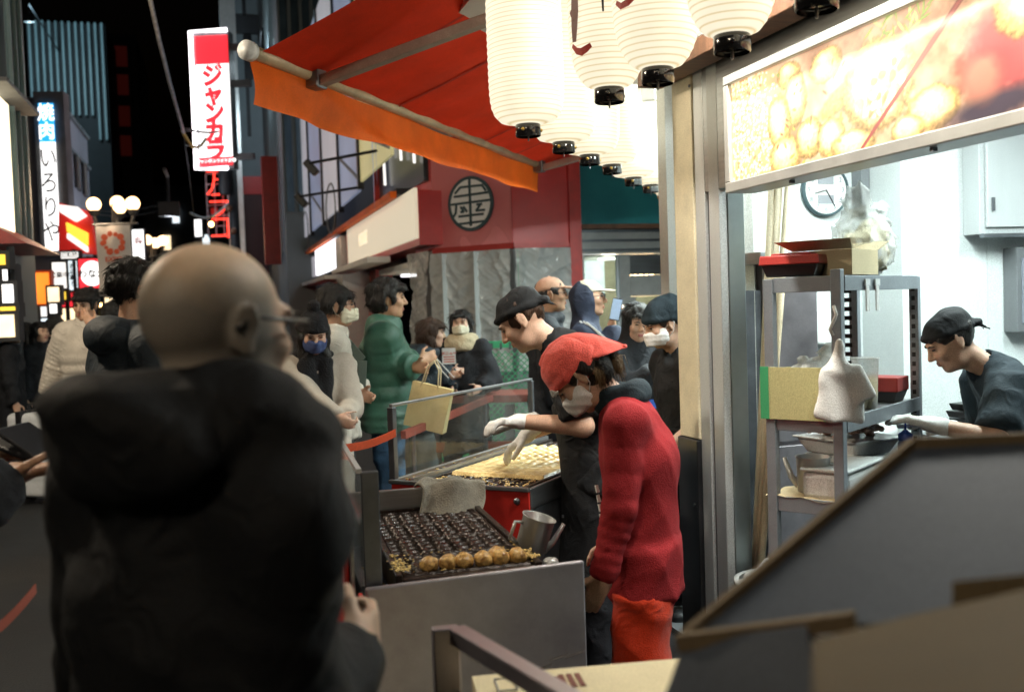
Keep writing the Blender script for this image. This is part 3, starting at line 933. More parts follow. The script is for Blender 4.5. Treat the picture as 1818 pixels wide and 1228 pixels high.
mat('red_plastic', (.36, .035, .03), .35, var=.1)
mat('clear_tub', (.72, .76, .76), .25, var=.08)
mat('paper_bag', (.46, .36, .17), .8, var=.10, scale=7, bump=.25, bscale=14)
mat('silver_shell', (.72, .76, .80), .35, .15, var=.08)
mat('tape_orange', (.62, .09, .03), .6, var=.12)
glass('pane', (.97, .99, .98), .04, .022)
glass('shop_glass', (.55, .62, .62), .05, .08)
glass('lens', (.8, .82, .85), .03, .05)
film('plastic_sheet', (.80, .82, .81), .52, .12, .10, 9.0)
film('bag_film', (.90, .92, .91), .40, .12, .6, 24.0)
mat('green_tape', (.05, .34, .14), .5)
# printed / lit surfaces
emit('tube_white', (.93, 1.0, .97), 45.0)
emit('tube_warm', (1.0, .93, .80), 7.0)
emit('sign_white', (1.0, .985, .97), 1.25)
emit('sign_white_dim', (1.0, .97, .93), .8)
emit('sign_cream', (.86, .78, .60), .36)
emit('sign_blue', (.02, .36, .78), 1.0)
emit('sign_red', (.86, .03, .045), .9)
emit('sign_red_dim', (.55, .02, .015), .35)
emit('sign_yellow', (1.0, .66, .06), .9)
emit('sign_orange', (1.0, .26, .03), .85)
emit('neon_white', (1.0, .95, 1.0), 3.2)
emit('neon_red', (1.0, .05, .03), 1.6)
emit('globe', (1.0, .62, .30), 3.4)
emit('bulb_orange', (1.0, .62, .22), 9.0)
emit('shop_warm', (1.0, .78, .48), 1.1, var=.6, scale=3)
emit('shop_cool', (.85, .95, 1.0), .9, var=.6, scale=3)
emit('window_lit', (.95, .96, 1.0), 1.3)
emit('poster_pale', (.60, .60, .66), .26, var=.4, scale=1.1)
emit('poster_blue', (.34, .40, .58), .24, var=.5, scale=1.1)
emit('poster_yellow', (.66, .60, .30), .30, var=.3, scale=.8)

def ribbed_paper():
    m = bpy.data.materials.new('lantern_paper'); m.use_nodes = True
    nt = m.node_tree; b = nt.nodes['Principled BSDF']
    tc = nt.nodes.new('ShaderNodeTexCoord'); sp = nt.nodes.new('ShaderNodeSeparateXYZ')
    nt.links.new(tc.outputs['Object'], sp.inputs[0])
    mu = nt.nodes.new('ShaderNodeMath'); mu.operation = 'MULTIPLY'; mu.inputs[1].default_value = 1 / .0185
    fr = nt.nodes.new('ShaderNodeMath'); fr.operation = 'FRACT'
    nt.links.new(sp.outputs['Z'], mu.inputs[0]); nt.links.new(mu.outputs[0], fr.inputs[0])
    cr = nt.nodes.new('ShaderNodeValToRGB'); e = cr.color_ramp.elements
    e[0].position = 0.0; e[0].color = (.66, .50, .25, 1); e[1].position = .20; e[1].color = (1.0, .90, .68, 1)
    e.new(.85).color = (1.0, .90, .68, 1); e.new(1.0).color = (.74, .58, .30, 1)
    n = nt.nodes.new('ShaderNodeTexNoise'); n.inputs['Scale'].default_value = 7
    nt.links.new(tc.outputs['Object'], n.inputs['Vector'])
    mr = nt.nodes.new('ShaderNodeMapRange'); mr.inputs['To Min'].default_value = .57; mr.inputs['To Max'].default_value = .78
    nt.links.new(n.outputs['Fac'], mr.inputs['Value'])
    nt.links.new(fr.outputs[0], cr.inputs['Fac']); nt.links.new(cr.outputs['Color'], b.inputs['Emission Color'])
    nt.links.new(mr.outputs['Result'], b.inputs['Emission Strength'])
    _sock(b, 'Base Color', (.22, .20, .15, 1)); _sock(b, 'Roughness', .7)
    MATS['lantern_paper'] = m
ribbed_paper()

def light(name, kind, loc, energy, col, parent=None, size=(.1, .1), rot=(0, 0, 0), radius=.05):
    d = bpy.data.lights.new(name, kind); d.energy = energy; d.color = col
    if kind == 'AREA':
        d.shape = 'RECTANGLE'; d.size, d.size_y = size
    else:
        d.shadow_soft_size = radius
    o = bpy.data.objects.new(name, d); COL.objects.link(o); o.location = loc; o.rotation_euler = rot
    if parent: o.parent = parent
    return o

# ------------------------------------------------------------------ ground
g = MB(); g.add([(-400, -60, 0), (400, -60, 0), (400, 900, 0), (-400, 900, 0)], [(0, 1, 2, 3)])
tag(g.build('road', MATS['asphalt']), 'dark asphalt of the night shopping street', kind='structure')

# ------------------------------------------------------------------ the stall: frontage with the light box, corner pillar, kitchen
FA = Frame((.837, 3.84), -17.0)          # +Y away along the frontage, +X into the kitchen
stall = thing('stall_building', 'takoyaki stall with cream corner pillar and brightly lit white kitchen', 'stall', FA.o, FA.rz)
def sp(name, m, bevel=0.0, **k):
    b = MB(); b.box(*k['b']); return b.build(name, MATS[m], stall, bevel=bevel)
mat('jamb_steel', (.70, .73, .74), .36, .35, var=.06, scale=5, stretch=(1, 1, .2))
mat('panel_steel', (.40, .46, .47), .34, .75, var=.15, scale=3)
yj0 = FA.onx(1282, 600, .13).y; yj1 = FA.onx(1240, 600, .13).y; yj2 = FA.onx(1206, 600, .13).y
ZT = 3.05
# jamb: ribs of pressed steel
sp('door_jamb', 'jamb_steel', .004, b=(.13, .168, yj0, yj0 + (yj1 - yj0) * .42, 0, 2.62))
sp('jamb_groove', 'steel_dark', 0, b=(.145, .166, yj0 + (yj1 - yj0) * .42, yj0 + (yj1 - yj0) * .58, 0, 2.62))
sp('door_jamb', 'jamb_steel', .004, b=(.13, .168, yj0 + (yj1 - yj0) * .58, yj1 - .003, 0, 2.62))
sp('steel_panel', 'panel_steel', .003, b=(.169, .245, yj0 - .004, yj0 + .03, .0, 2.06))
sp('pillar', 'cream_paint', .006, b=(.122, .36, yj1, yj2, .98, 2.70))
sp('pillar_base', 'black_tile', .006, b=(.110, .37, yj1, yj2 + .004, 0, .978))
b = MB(); b.lathe([(.007, 0), (.007, .004), (.004, .006)], 10)
o = b.build('screw', MATS['steel_dark'], stall); q = FA.onx(1224, 153, .12); o.location = (.121, q.y, q.z); o.rotation_euler = (0, R(-90), 0)
b = MB(); b.lathe([(.006, 0), (.006, .004)], 10)
o = b.build('screw', MATS['steel_dark'], stall); q = FA.onx(1237, 895, .12); o.location = (.109, q.y, q.z); o.rotation_euler = (0, R(-90), 0)
# fascia above the opening and the eave in front of it
sp('fascia', 'steel', .003, b=(.132, .18, -3.2, yj1, 2.05, 2.70))
sp('eave_trim', 'brown_wood', .004, b=(-.02, .10, -3.2, yj2 + .05, 2.555, 2.63))
sp('eave_board', 'white_paint', 0, b=(-.02, .40, -3.2, yj2 + .05, 2.632, 2.68))
sp('soffit', 'white_paint', 0, b=(-.62, 4.0, -3.2, 5.2, 3.10, 3.20))
sp('gutter_beam', 'steel_dark', .004, b=(-.42, -.34, -3.2, .4, 3.02, 3.10))
# kitchen shell
sp('kitchen_floor', 'grey_paint', 0, b=(.15, 4.0, -3.2, 1.35, .004, .03))
yr = 1.02
xr = FA.ony(1602, 500, yr).x
sp('wall', 'kitchen_wall', 0, b=(.42, xr + .1, 1.36, 1.46, 0, 3.1))
sp('wall', 'kitchen_wall', 0, b=(xr, xr + .1, yr + .1205, 1.3595, 0, 3.1))
sp('wall', 'kitchen_wall', 0, b=(xr, 4.0, yr, yr + .12, 0, 3.1))
sp('wall', 'kitchen_wall', 0, b=(3.9, 4.0, -3.2, yr, 0, 3.1))
q0 = FA.ony(1513, 300, 1.35); q1 = FA.ony(1600, 375, 1.35)
sp('duct_cover', 'grey_paint', .003, b=(q0.x, xr - .003, 1.27, 1.359, q1.z, 3.0))
sp('kitchen_ceiling', 'white_paint', 0, b=(.185, 3.9, -3.2, 1.36, 2.72, 2.80))
# wall panel seams in the kitchen
for k in range(1, 4):
    sp('wall_seam', 'clear_tub', 0, b=(xr + .55 * k, xr + .55 * k + .003, yr - .003, yr, 0, 2.7))
# ceiling lamps of the kitchen
def tube_lamp(fr, label, x, y, z, L, along='y', energy=60, col=(.84, 1, .97), group=None):
    t = thing('fluorescent_lamp', label, 'lamp', fr.w(x, y, z), fr.rz, group)
    b = MB()
    if along == 'y': b.box(-.06, .06, -L / 2, L / 2, -.03, 0)
    else: b.box(-L / 2, L / 2, -.06, .06, -.03, 0)
    b.build('housing', MATS['white_paint'], t, bevel=.004)
    b = MB(); d = Vector((0, L / 2 - .02, 0)) if along == 'y' else Vector((L / 2 - .02, 0, 0))
    b.tube([-d + Vector((0, 0, -.05)), d + Vector((0, 0, -.05))], .016, 10); b.build('tube', MATS['tube_white'], t, True)
    light('tube_light', 'AREA', (0, 0, -.075), energy, col, t, (.05, L) if along == 'y' else (L, .05))
    return t
tube_lamp(FA, 'fluorescent kitchen lamp over the worker, hidden behind the menu sign', 1.3, -.2, 2.70, 1.2, 'y', 31, group='kitchen ceiling lamps')
tube_lamp(FA, 'fluorescent kitchen lamp above the steel rack, hidden behind the menu sign', .75, .6, 2.70, 1.0, 'x', 21, group='kitchen ceiling lamps')
tube_lamp(FA, 'fluorescent kitchen lamp near the wall cabinet, hidden behind the menu sign', 2.3, -.6, 2.70, 1.2, 'y', 26, group='kitchen ceiling lamps')

# frontage around the corner, behind the second lantern row
FB = Frame((.097, 4.203), 20.6)          # +Y away along lantern row, +X towards the stall
sw = thing('stall_side_wall', 'white counter wall of the stall behind the far lantern row', 'wall', FB.o, FB.rz)
b = MB(); b.box(.72, .80, .95, 5.0, 0, 3.0); b.build('wall_board', MATS['white_paint'], sw)
b = MB(); b.box(.10, .22, .55, 4.9, 2.86, 2.98); b.build('awning_cassette', MATS['white_paint'], sw, bevel=.02)
b = MB(); b.box(.22, .72, .55, 4.9, 2.99, 3.03); b.build('ceiling_board', MATS['white_paint'], sw)
for yy in (1.6, 3.6):
    b = MB(); b.box(.085, .235, yy, yy + .05, 2.80, 2.99); b.box(.12, .2, yy + .005, yy + .045, 2.72, 2.80); b.build('cassette_bracket', MATS['aluminium'], sw, bevel=.006)
for i, yy in enumerate((1.3, 2.7, 4.1)):
    tube_lamp(FB, 'white fluorescent strip lamp under the eave behind the %s far lanterns' % ('nearest', 'middle', 'last')[i], .46, yy, 2.975, 1.15, 'y', (80, 90, 130)[i], group='eave strip lamps')
for i, yy in enumerate((-.35, -1.35)):
    tube_lamp(FA, ('white strip lamp under the eave above the large lettered lanterns', 'white strip lamp under the eave above the frontmost lantern')[i], -.15, yy, 3.09, .9, 'y', 30, (1, .95, .84), group='eave strip lamps')

# ------------------------------------------------------------------ light-box sign with a food picture
SW, SH = 1.95, .442
sign = thing('menu_light_box', 'long backlit sign with a close-up picture of takoyaki over the kitchen', 'sign', FA.w(0, 0, 1.998), FA.rz)
b = MB()
for (y0, y1, z0, z1) in ((-SW, 0, 0, .040), (-SW, 0, SH - .036, SH), (-.034, 0, .0402, SH - .0362)):
    b.box(0, .13, y0, y1, z0, z1)
b.build('frame', MATS['aluminium'], sign, bevel=.004)
b = MB(); b.box(.025, .128, -SW + .001, -.036, .042, SH - .04); b.build('case', MATS['white_paint'], sign)
for yy in (-.42, -1.12):
    b = MB(); b.box(.02, .035, yy, yy + .014, -.012, -.001); b.build('catch', MATS['steel_dark'], sign)
def food(U, V):
    """printed photograph: fried bits at the far end, halved takoyaki, red chopstick, dim background"""
    rg = np.random.RandomState(3)
    nu, nv = U.shape; u = U * SW; v = V * SH                 # metres; u from far end to near end
    def noise(f, seed):
        return .6 * noise0(f, seed) + .4 * noise0(f * 2.3, seed + 7)
    def noise0(f, seed):
        g = np.random.RandomState(seed).rand(int(SW * f) + 3, int(SH * f) + 3)
        x, y = u * f, v * f; i, j = x.astype(int), y.astype(int); a, b2 = x - i, y - j
        a = a * a * (3 - 2 * a); b2 = b2 * b2 * (3 - 2 * b2)
        return g[i, j] * (1 - a) * (1 - b2) + g[i + 1, j] * a * (1 - b2) + g[i, j + 1] * (1 - a) * b2 + g[i + 1, j + 1] * a * b2
    n1, n2, n3_ = noise(7, 1), noise(34, 2), noise(90, 5)
    c = np.zeros(U.shape + (3,)); c[...] = (.76, .56, .42)
    c = c + (n1[..., None] - .5) * np.array([.35, .5, .5]) + (n2[..., None] - .5) * .15
    def blob(cx, cy, rx, ry, col, ang=0, soft=.12, tex=.0, rim=.45, wob=.18):
        m_ = max(rx, ry) * 1.25
        i0, i1 = int(max(0, (cx - m_) / SW * nu)), int(min(nu, (cx + m_) / SW * nu + 2)); j0, j1 = int(max(0, (cy - m_) / SH * nv)), int(min(nv, (cy + m_) / SH * nv + 2))
        if i1 <= i0 or j1 <= j0: return
        w = (slice(i0, i1), slice(j0, j1))
        x = u[w] - cx; y = v[w] - cy; ca, sa = math.cos(ang), math.sin(ang)
        x, y = x * ca + y * sa, -x * sa + y * ca
        d = np.sqrt((x / rx) ** 2 + (y / ry) ** 2) + (n2[w] - .5) * wob
        a = np.clip((1 - d) / soft, 0, 1)[..., None]
        shade = (1.06 - rim * np.clip(d, 0, 1) ** 3.5 + (n3_[w] - .5) * tex + .12 * np.clip(y / ry, -1, 1))[..., None]
        c[w] = c[w] * (1 - a) + a * np.array(col) * shade
    blob(.10, .2, .40, .4, (.86, .60, .34), 0, .4)
    for k in range(900):                    # fried batter bits
        x = rg.rand() * .34; y = rg.rand() * .45
        if x > .31 - .22 * abs(y - .2) and rg.rand() < .8: continue
        r = .005 + rg.rand() * .008
        blob(x, y, r, r * .8, (1.0, .90 + rg.rand() * .08, .62 + rg.rand() * .25) if rg.rand() < .9 else (.80, .45, .2), rg.rand() * 3, .5, 0, .6)
    def ball(cx, cy, rx, ry, an=0):
        blob(cx, cy, rx, ry, (.95, .70, .22), an, .12, .5, .6); blob(cx - .006, cy + .008, rx * .80, ry * .80, (1.0, .90, .50), an, .35, .45, .3); blob(cx - .01, cy + .02, rx * .45, ry * .45, (1.0, .97, .80), an, .7, .2, .1)
    for q in ((.40, .38, .08, .06, 0), (.62, .36, .10, .07, .2), (.44, .27, .075, .12, -.1), (.335, .20, .08, .125, .1), (.37, .055, .11, .085, 0), (.52, .10, .09, .085, .2), (.645, .075, .085, .085, 0), (.76, .03, .12, .06, 0)): ball(*q)
    for k in range(30): blob(.30 + rg.rand() * .42, rg.rand() * .4, .012 + rg.rand() * .012, .006 + rg.rand() * .004, (.55, .62, .14) if rg.rand() < .5 else (.62, .28, .12), rg.rand() * 3, .5)
    blob(.70, .22, .16, .05, (.74, .62, .20), .5, .3, .4)
    blob(.885, .22, .185, .175, (.94, .72, .28), .2, .10, .5, .55); blob(.89, .215, .155, .145, (1.0, .90, .62), .2, .25, .5, .4)
    for k in range(60):
        a = rg.rand() * 6.28; rr = math.sqrt(rg.rand()) * .125
        blob(.89 + rr * math.cos(a), .215 + rr * math.sin(a) * .92, .012 + rg.rand() * .022, .010 + rg.rand() * .016, ((1, .97, .84), (.96, .72, .40), (.86, .42, .16), (1, .93, .70))[k % 4], rg.rand() * 3, .4, .2, .5)
    for k in range(26): blob(.84 + rg.rand() * .32, .36 + rg.rand() * .08, .035, .006, (.50, .66, .12) if k % 3 else (.78, .86, .42), rg.rand() * 3 - 1.5, .5)
    ball(1.13, .08, .12, .08); ball(1.02, .03, .08, .05)
    blob(1.42, .20, .22, .20, (.72, .10, .16), .3, .5); blob(1.36, .03, .26, .06, (.16, .12, .22), .1, .6); blob(1.32, .13, .10, .10, (.70, .36, .28), 0, .6)
    ball(1.52, .33, .17, .13, .2); ball(1.84, .14, .18, .12, .2)
    x0, y0, x1, y1 = .80, .0, 1.30, .445     # chopstick
    L = math.hypot(x1 - x0, y1 - y0); dx, dy = (x1 - x0) / L, (y1 - y0) / L
    t = (u - x0) * dx + (v - y0) * dy; d = np.abs(-(u - x0) * dy + (v - y0) * dx)
    a = (np.clip((.008 + .008 * t - d) / .003, 0, 1) * (t > 0) * (t < L))[..., None]
    c = c * (1 - a) + a * np.array((.50, .09, .10)) * (1.2 - 25 * d[..., None])
    c = np.clip(c, 0, 1.0)
    st = np.exp(-((v - (.28 + .055 * u)) / .016) ** 2) * np.clip((u - .35) * 2, 0, 1) * .22 + .18 * np.exp(-((u - .85) ** 2 + ((v - .3) * 1.5) ** 2) / .12)
    c = c ** 1.9 * 1.25 + st[..., None] + .03
    c = c * .66 + c.mean(-1, keepdims=True) * .34
    return c * np.array([1.12, 1.02, .86])
vcol_mat('food_print', .60, .2)
grid_mesh('picture', lambda U, V: (np.full(U.shape, .018), -.034 - U * (SW - .07), .040 + V * (SH - .076)), 420, 110, MATS['food_print'], sign, False, food)
b = MB(); b.add([(.014, -.034, .040), (.014, -SW, .040), (.014, -SW, SH - .036), (.014, -.034, SH - .036)], [(0, 1, 2, 3)]); b.build('glazing', glass('sign_glaze', (.98, .98, .98), .08, .01), sign)

# ------------------------------------------------------------------ paper lanterns
def make_lantern(label, w, h, tall, group, gold):
    t = thing('paper_lantern', label, 'lantern', group=group)
    pr = []
    n = 46; rb = .052
    for i in range(n + 1):
        v = i / n
        e = abs(2 * v - 1)
        p = (1 - e ** (7 if tall else 3.2)) ** (.42 if tall else .55)
        r = rb + (w / 2 - rb) * p
        r *= 1 + .010 * (1 if i % 2 else -1)
        pr.append((r, .05 + v * h))
    b = MB(); b.lathe(pr, 40, cap=False); b.build('shade', MATS['lantern_paper'], t, True)
    for zz, nm in ((0, 'bottom_ring'), (.05 + h, 'top_ring')):
        b = MB(); b.lathe([(.050, zz), (.053, zz + .003), (.053, zz + .048), (.050, zz + .051), (.042, zz + .051), (.042, zz)], 28, cap=False)
        ring = b.build(nm, MATS['black_gloss'], t, True)
        if zz == 0:
            b = MB(); b.lathe([(.041, .012), (.001, .010)], 20, cap=False); b.build('bottom_plate', MATS['black_gloss'], ring)
            for k in range(3):
                a = R(-100 + 120 * k)
                d = MB(); d.sphere((.054 * math.cos(a), .054 * math.sin(a), .025), .008, 8, 6); d.build('stud', MATS['gold' if gold else 'black_gloss'], ring, True)
            d = MB(); d.tube([(0, 0, .01), (0, 0, -.018)], .004, 6); d.build('hook', MATS['steel_dark'], ring)
    b = MB(); b.tube([(0, 0, .10 + h), (0, 0, .10 + h + .12)], .003, 6); b.build('wire', MATS['wire'], t)
    return t
lan_far = make_lantern('x', .315, .66, True, 'plain lanterns along the awning', True)
posB = [(938, 243), (1001, 272), (1047, 293), (1087, 309), (1125, 330), (1156, 342), (1182, 356), (1200, 366)]
ords = ['tall plain paper lantern at the corner, largest under the red awning', 'second plain lantern from the corner in the receding row',
        'third plain lantern from the corner in the receding row', 'fourth plain lantern from the corner in the receding row',
        'fifth plain lantern from the corner in the receding row', 'sixth plain lantern from the corner in the receding row',
        'seventh plain lantern, second last before the cream pillar', 'last plain lantern of the receding row beside the cream pillar']
for i, (px, py) in enumerate(posB):
    o = lan_far if i == 0 else copy_tree(lan_far)
    v = PZ(px, py, 2.30); o.location = v; o.rotation_euler = (0, R(random.uniform(-1.2, 1.2)), R(random.uniform(-20, 20)))
    o['label'] = ords[i]
posA = [(1082, 183, 'lettered paper lantern hanging just behind the tall corner lantern', .275),
        (1168, 150, 'round-bottomed paper lantern with black ring and red underline', .285),
        (1300, 95, 'plain round-bottomed lantern hanging before the light-box corner', .27),
        (1450, 20, 'lantern above the light box, only its black ring in view', .27)]
def stroke(t, pts, wdt, m, R0, h):
    """brush stroke on a lantern: (angle deg, z) points"""
    b = MB(); L, Rr_ = [], []
    for i, (a, z) in enumerate(pts):
        a0, z0 = pts[max(i - 1, 0)]; a1, z1 = pts[min(i + 1, len(pts) - 1)]
        dx, dz = (a1 - a0) * .0024, z1 - z0; ll = math.hypot(dx, dz) or 1; nx, nz = -dz / ll, dx / ll
        w = wdt * (.55 + .9 * math.sin(math.pi * (i + .6) / (len(pts) + .2)))
        for sgn, S_ in ((1, L), (-1, Rr_)):
            aa = R(a + sgn * nx * w / .0024); zz = z + sgn * nz * w
            e = abs(2 * (zz - .05) / h - 1); r = .052 + (R0 - .052) * (max(0, 1 - e ** 3.2)) ** .55
            S_.append(((r + .004) * math.cos(aa), (r + .004) * math.sin(aa), zz))
    n = len(pts)
    b.add(L + Rr_, [(i, i + 1, n + i + 1, n + i) for i in range(n - 1)])
    b.build('lettering', MATS[m], t)
for i, (px, py, lb, w) in enumerate(posA):
    t = make_lantern(lb, w, .56, False, 'lanterns along the kitchen front', False)
    t.location = PZ(px, py, 2.30)
    if i == 0:
        stroke(t, [(-150, .42), (-147, .36), (-148, .30), (-150, .25), (-153, .20)], .014, 'print_brown', w / 2, .56)
        stroke(t, [(-160, .192), (-150, .168), (-140, .160), (-130, .166), (-121, .176)], .009, 'print_red', w / 2, .56)
        stroke(t, [(-142, .42), (-134, .385), (-127, .372)], .016, 'print_brown', w / 2, .56)
        stroke(t, [(-158, .31), (-151, .285), (-141, .292)], .010, 'print_brown', w / 2, .56)
        stroke(t, [(-102, .40), (-101.5, .34), (-101, .28)], .003, 'print_black', w / 2, .56)
    if i == 1:
        stroke(t, [(-158, .25), (-148, .232), (-136, .236), (-124, .254), (-112, .282)], .008, 'print_red', w / 2, .56)
        stroke(t, [(-148, .32), (-142, .275), (-132, .27), (-126, .31), (-132, .35), (-140, .34), (-139, .30), (-131, .292)], .006, 'print_black', w / 2, .56)

# ------------------------------------------------------------------ awning
r0 = PZ(450, 105, 2.80); r1 = PZ(960, 300, 2.80)
aw_ang = math.degrees(math.atan2(r1.x - r0.x, r1.y - r0.y))
FW = Frame((r0.x, r0.y, 0), aw_ang); AL = math.hypot(r1.x - r0.x, r1.y - r0.y)
AD, AZ0, AZ1 = 1.62, 2.83, 3.52
mat('red_seam', (.42, .022, .006), .8)
aw = thing('awning', 'red folding-arm awning with orange valance over the street side', 'awning', FW.o, FW.rz)
grid_mesh('canopy', lambda U, V: (.02 + U * AD, .02 + V * (AL - .04), AZ0 + U * (AZ1 - AZ0) - .05 * np.sin(math.pi * U) + .006 * np.sin(V * 60)), 24, 60, MATS['red_fabric'], aw)
for k in range(1, 6):                     # stitched seams between the cloth panels
    yy = .02 + (AL - .04) * k / 6
    grid_mesh('seam', lambda U, V: (.02 + U * AD, yy - .012 + .024 * V, AZ0 + U * (AZ1 - AZ0) - .05 * np.sin(math.pi * U) - .004 + 0 * V), 24, 2, MATS['red_seam'], aw)
def val(U, V):
    y = -.01 + V * (AL - .02); h = .215
    wv = .020 * np.sin(V * 9 + 2.5 * U) * (1 - V) + .030 * np.exp(-((V - .13 - .18 * U) / .05) ** 2) * U - .025 * np.exp(-((V - .05 - .10 * U) / .035) ** 2) * U + .01 * np.sin(V * 40 + 3 * U) * U
    return -.018 + wv, y, AZ0 - .03 - U * h + .008 * np.sin(V * 21)
grid_mesh('valance', val, 18, 160, MATS['orange_fabric'], aw)
for x0 in (-.022,):
    b = MB(); b.tube([(.005, -.02, AZ0), (.005, AL + .02, AZ0)], .034, 14); b.build('front_rail', mat('rail_gold', (.52, .43, .28), .42, .25, var=.25, scale=5), aw, True)
    b = MB(); b.tube([(-.028, -.02, AZ0 - .012), (-.028, AL + .02, AZ0 - .012)], .013, 8); b.build('rail_lip', MATS['cream_paint'], aw, True)
for yy in (-.035, AL + .021):
    b = MB(); b.tube([(.003, yy - .03, AZ0 - .002), (.003, yy + .013, AZ0 - .002)], .047, 18); b.build('end_cap', MATS['white_paint'], aw, True)
for yy, z1 in ((.52, 3.10), (AL - .12, 3.06)):
    b = MB(); b.bar((.03, yy, AZ0 - .045), (1.50, yy, z1), .06, .055); b.build('folding_arm', mat('arm_grey', (.36, .29, .24), .5, .2, var=.2, scale=6), aw, bevel=.008)
    b = MB(); b.box(-.035, .07, yy - .05, yy + .05, AZ0 - .075, AZ0 + .03); b.build('arm_joint', MATS['steel_dark'], aw, bevel=.01)

# ------------------------------------------------------------------ the red corner building across the lane
PA, PB, PC_, PD = P(738, 450, 12.6), P(770, 443, 11.9), P(911, 432, 11.3), P(1031, 433, 11.5)
for v in (PA, PB, PC_, PD): v.z = 0
FC = Frame(PA, math.degrees(math.atan2(-.285, .958)))    # along the long facade, away from the camera
cb = thing('corner_building', 'red corner building with a round emblem and plastic-wrapped ground floor', 'building', (0, 0, 0))
def wallseg(name, a, b, z0, z1, m, th=.12, parent=cb, off=0.0):
    """upright slab from a to b, its face towards the viewer's side, thickness behind"""
    a = Vector((a[0], a[1], 0)); b = Vector((b[0], b[1], 0)); d = (b - a).normalized(); n = Vector((d.y, -d.x, 0))
    if n.y > 0: n = -n
    a = a + n * off; b = b + n * off; k = -n * th
    mb = MB(); mb.hexa([(*(p.xy), z0) for p in (a, b, b + k, a + k)], [(*(p.xy), z1) for p in (a, b, b + k, a + k)])
    return mb.build(name, MATS[m], parent), n
ZB = 2.27
wallseg('corner_fascia', PA, PB, ZB + .02, 5.2, 'red_gloss')
wallseg('fascia', PB, PC_, ZB, 5.2, 'red_gloss')
wallseg('fascia', PC_ + (PD - PC_) * .002, PD, ZB - .0, 5.2, 'red_panel')
wallseg('fascia_trim', PB, PC_, ZB - .035, ZB + .025, 'red_plastic', .03, off=.03)
wallseg('fascia_trim', PC_, PD, ZB - .035, ZB + .025, 'red_sheet', .03, off=.03)
dD = (PD - PC_).normalized()
wallseg('corner_post', PD - dD * .14, PD, 0, 5.2, 'red_sheet', .14, off=.045)
# red-pink plate behind the emblem, the lamps' reflection put into its colour
o, nB = wallseg('fascia_plate', PB + (PC_ - PB) * .01, PC_ - (PC_ - PB) * .002, ZB + .03, 3.4, 'logo_white', .01, off=.012)
o.data.materials.clear(); o.data.materials.append(mat('fascia_sheen', (.66, .13, .13), .26, .1, var=.15, scale=.8, col2=(.72, .26, .27), rvar=.1, detail=2))
# round emblem
dBC = (PC_ - PB).normalized()
ec = P(840, 362, PB.y + (PC_.y - PB.y) * .5)
ec = Vector((PB + dBC * ((ec - PB).dot(dBC))).to_tuple()[:2] + (ec.z,)) + nB * .03
emb = thing('round_emblem', 'round white and dark emblem on the red corner fascia', 'emblem', ec, 0)
EM = face_mtx((0, 0, 0), dBC, UP)
er = .315
def disc(name, r, z0, z1, m, n=48, ri=0.0):
    mb = MB(); pr = [(r, z0), (r, z1)] if ri == 0 else [(ri, z0), (r, z0), (r, z1), (ri, z1), (ri, z0)]
    mb.lathe(pr, n, cap=(ri == 0)); mb.v = [tuple(EM @ Vector(p)) for p in mb.v]
    return mb.build(name, MATS[m], emb)
disc('disc', er * .97, 0, .012, 'logo_white')
disc('ring', er, .0, .020, 'print_teal', ri=er * .885)
def estroke(pts, w=.055):
    mb = MB()
    for a, c in zip(pts[:-1], pts[1:]):
        a2, c2 = Vector((a[0] * er, a[1] * er, .018)), Vector((c[0] * er, c[1] * er, .018))
        d = (c2 - a2).normalized() * w * er * .35
        mb.bar(a2 - d, c2 + d, w * er * 1.55, .008 + .0006 * len(mb.v) / 8, (0, 0, 1))
    mb.v = [tuple(EM @ Vector(p)) for p in mb.v]
    mb.build('stroke', MATS['print_teal'], emb)
estroke([(0, .93), (0, -.80)], .065)
estroke([(-.66, .42), (-.42, .62), (.55, .62), (.70, .42)])
estroke([(-.70, .30), (-.55, .30)]); estroke([(-.60, .30), (.78, .34)])
estroke([(-.84, .02), (.86, .06)]); estroke([(-.62, .02), (-.66, -.30), (-.80, -.48)])
estroke([(-.42, -.10), (-.30, -.28), (-.42, -.28)]); estroke([(-.30, -.10), (-.16, -.28)])
estroke([(.42, -.10), (.26, -.28), (.62, -.28)]); estroke([(.30, -.06), (.50, -.06)])
estroke([(-.52, -.44), (.56, -.42)]); estroke([(-.62, -.72), (.66, -.68)])
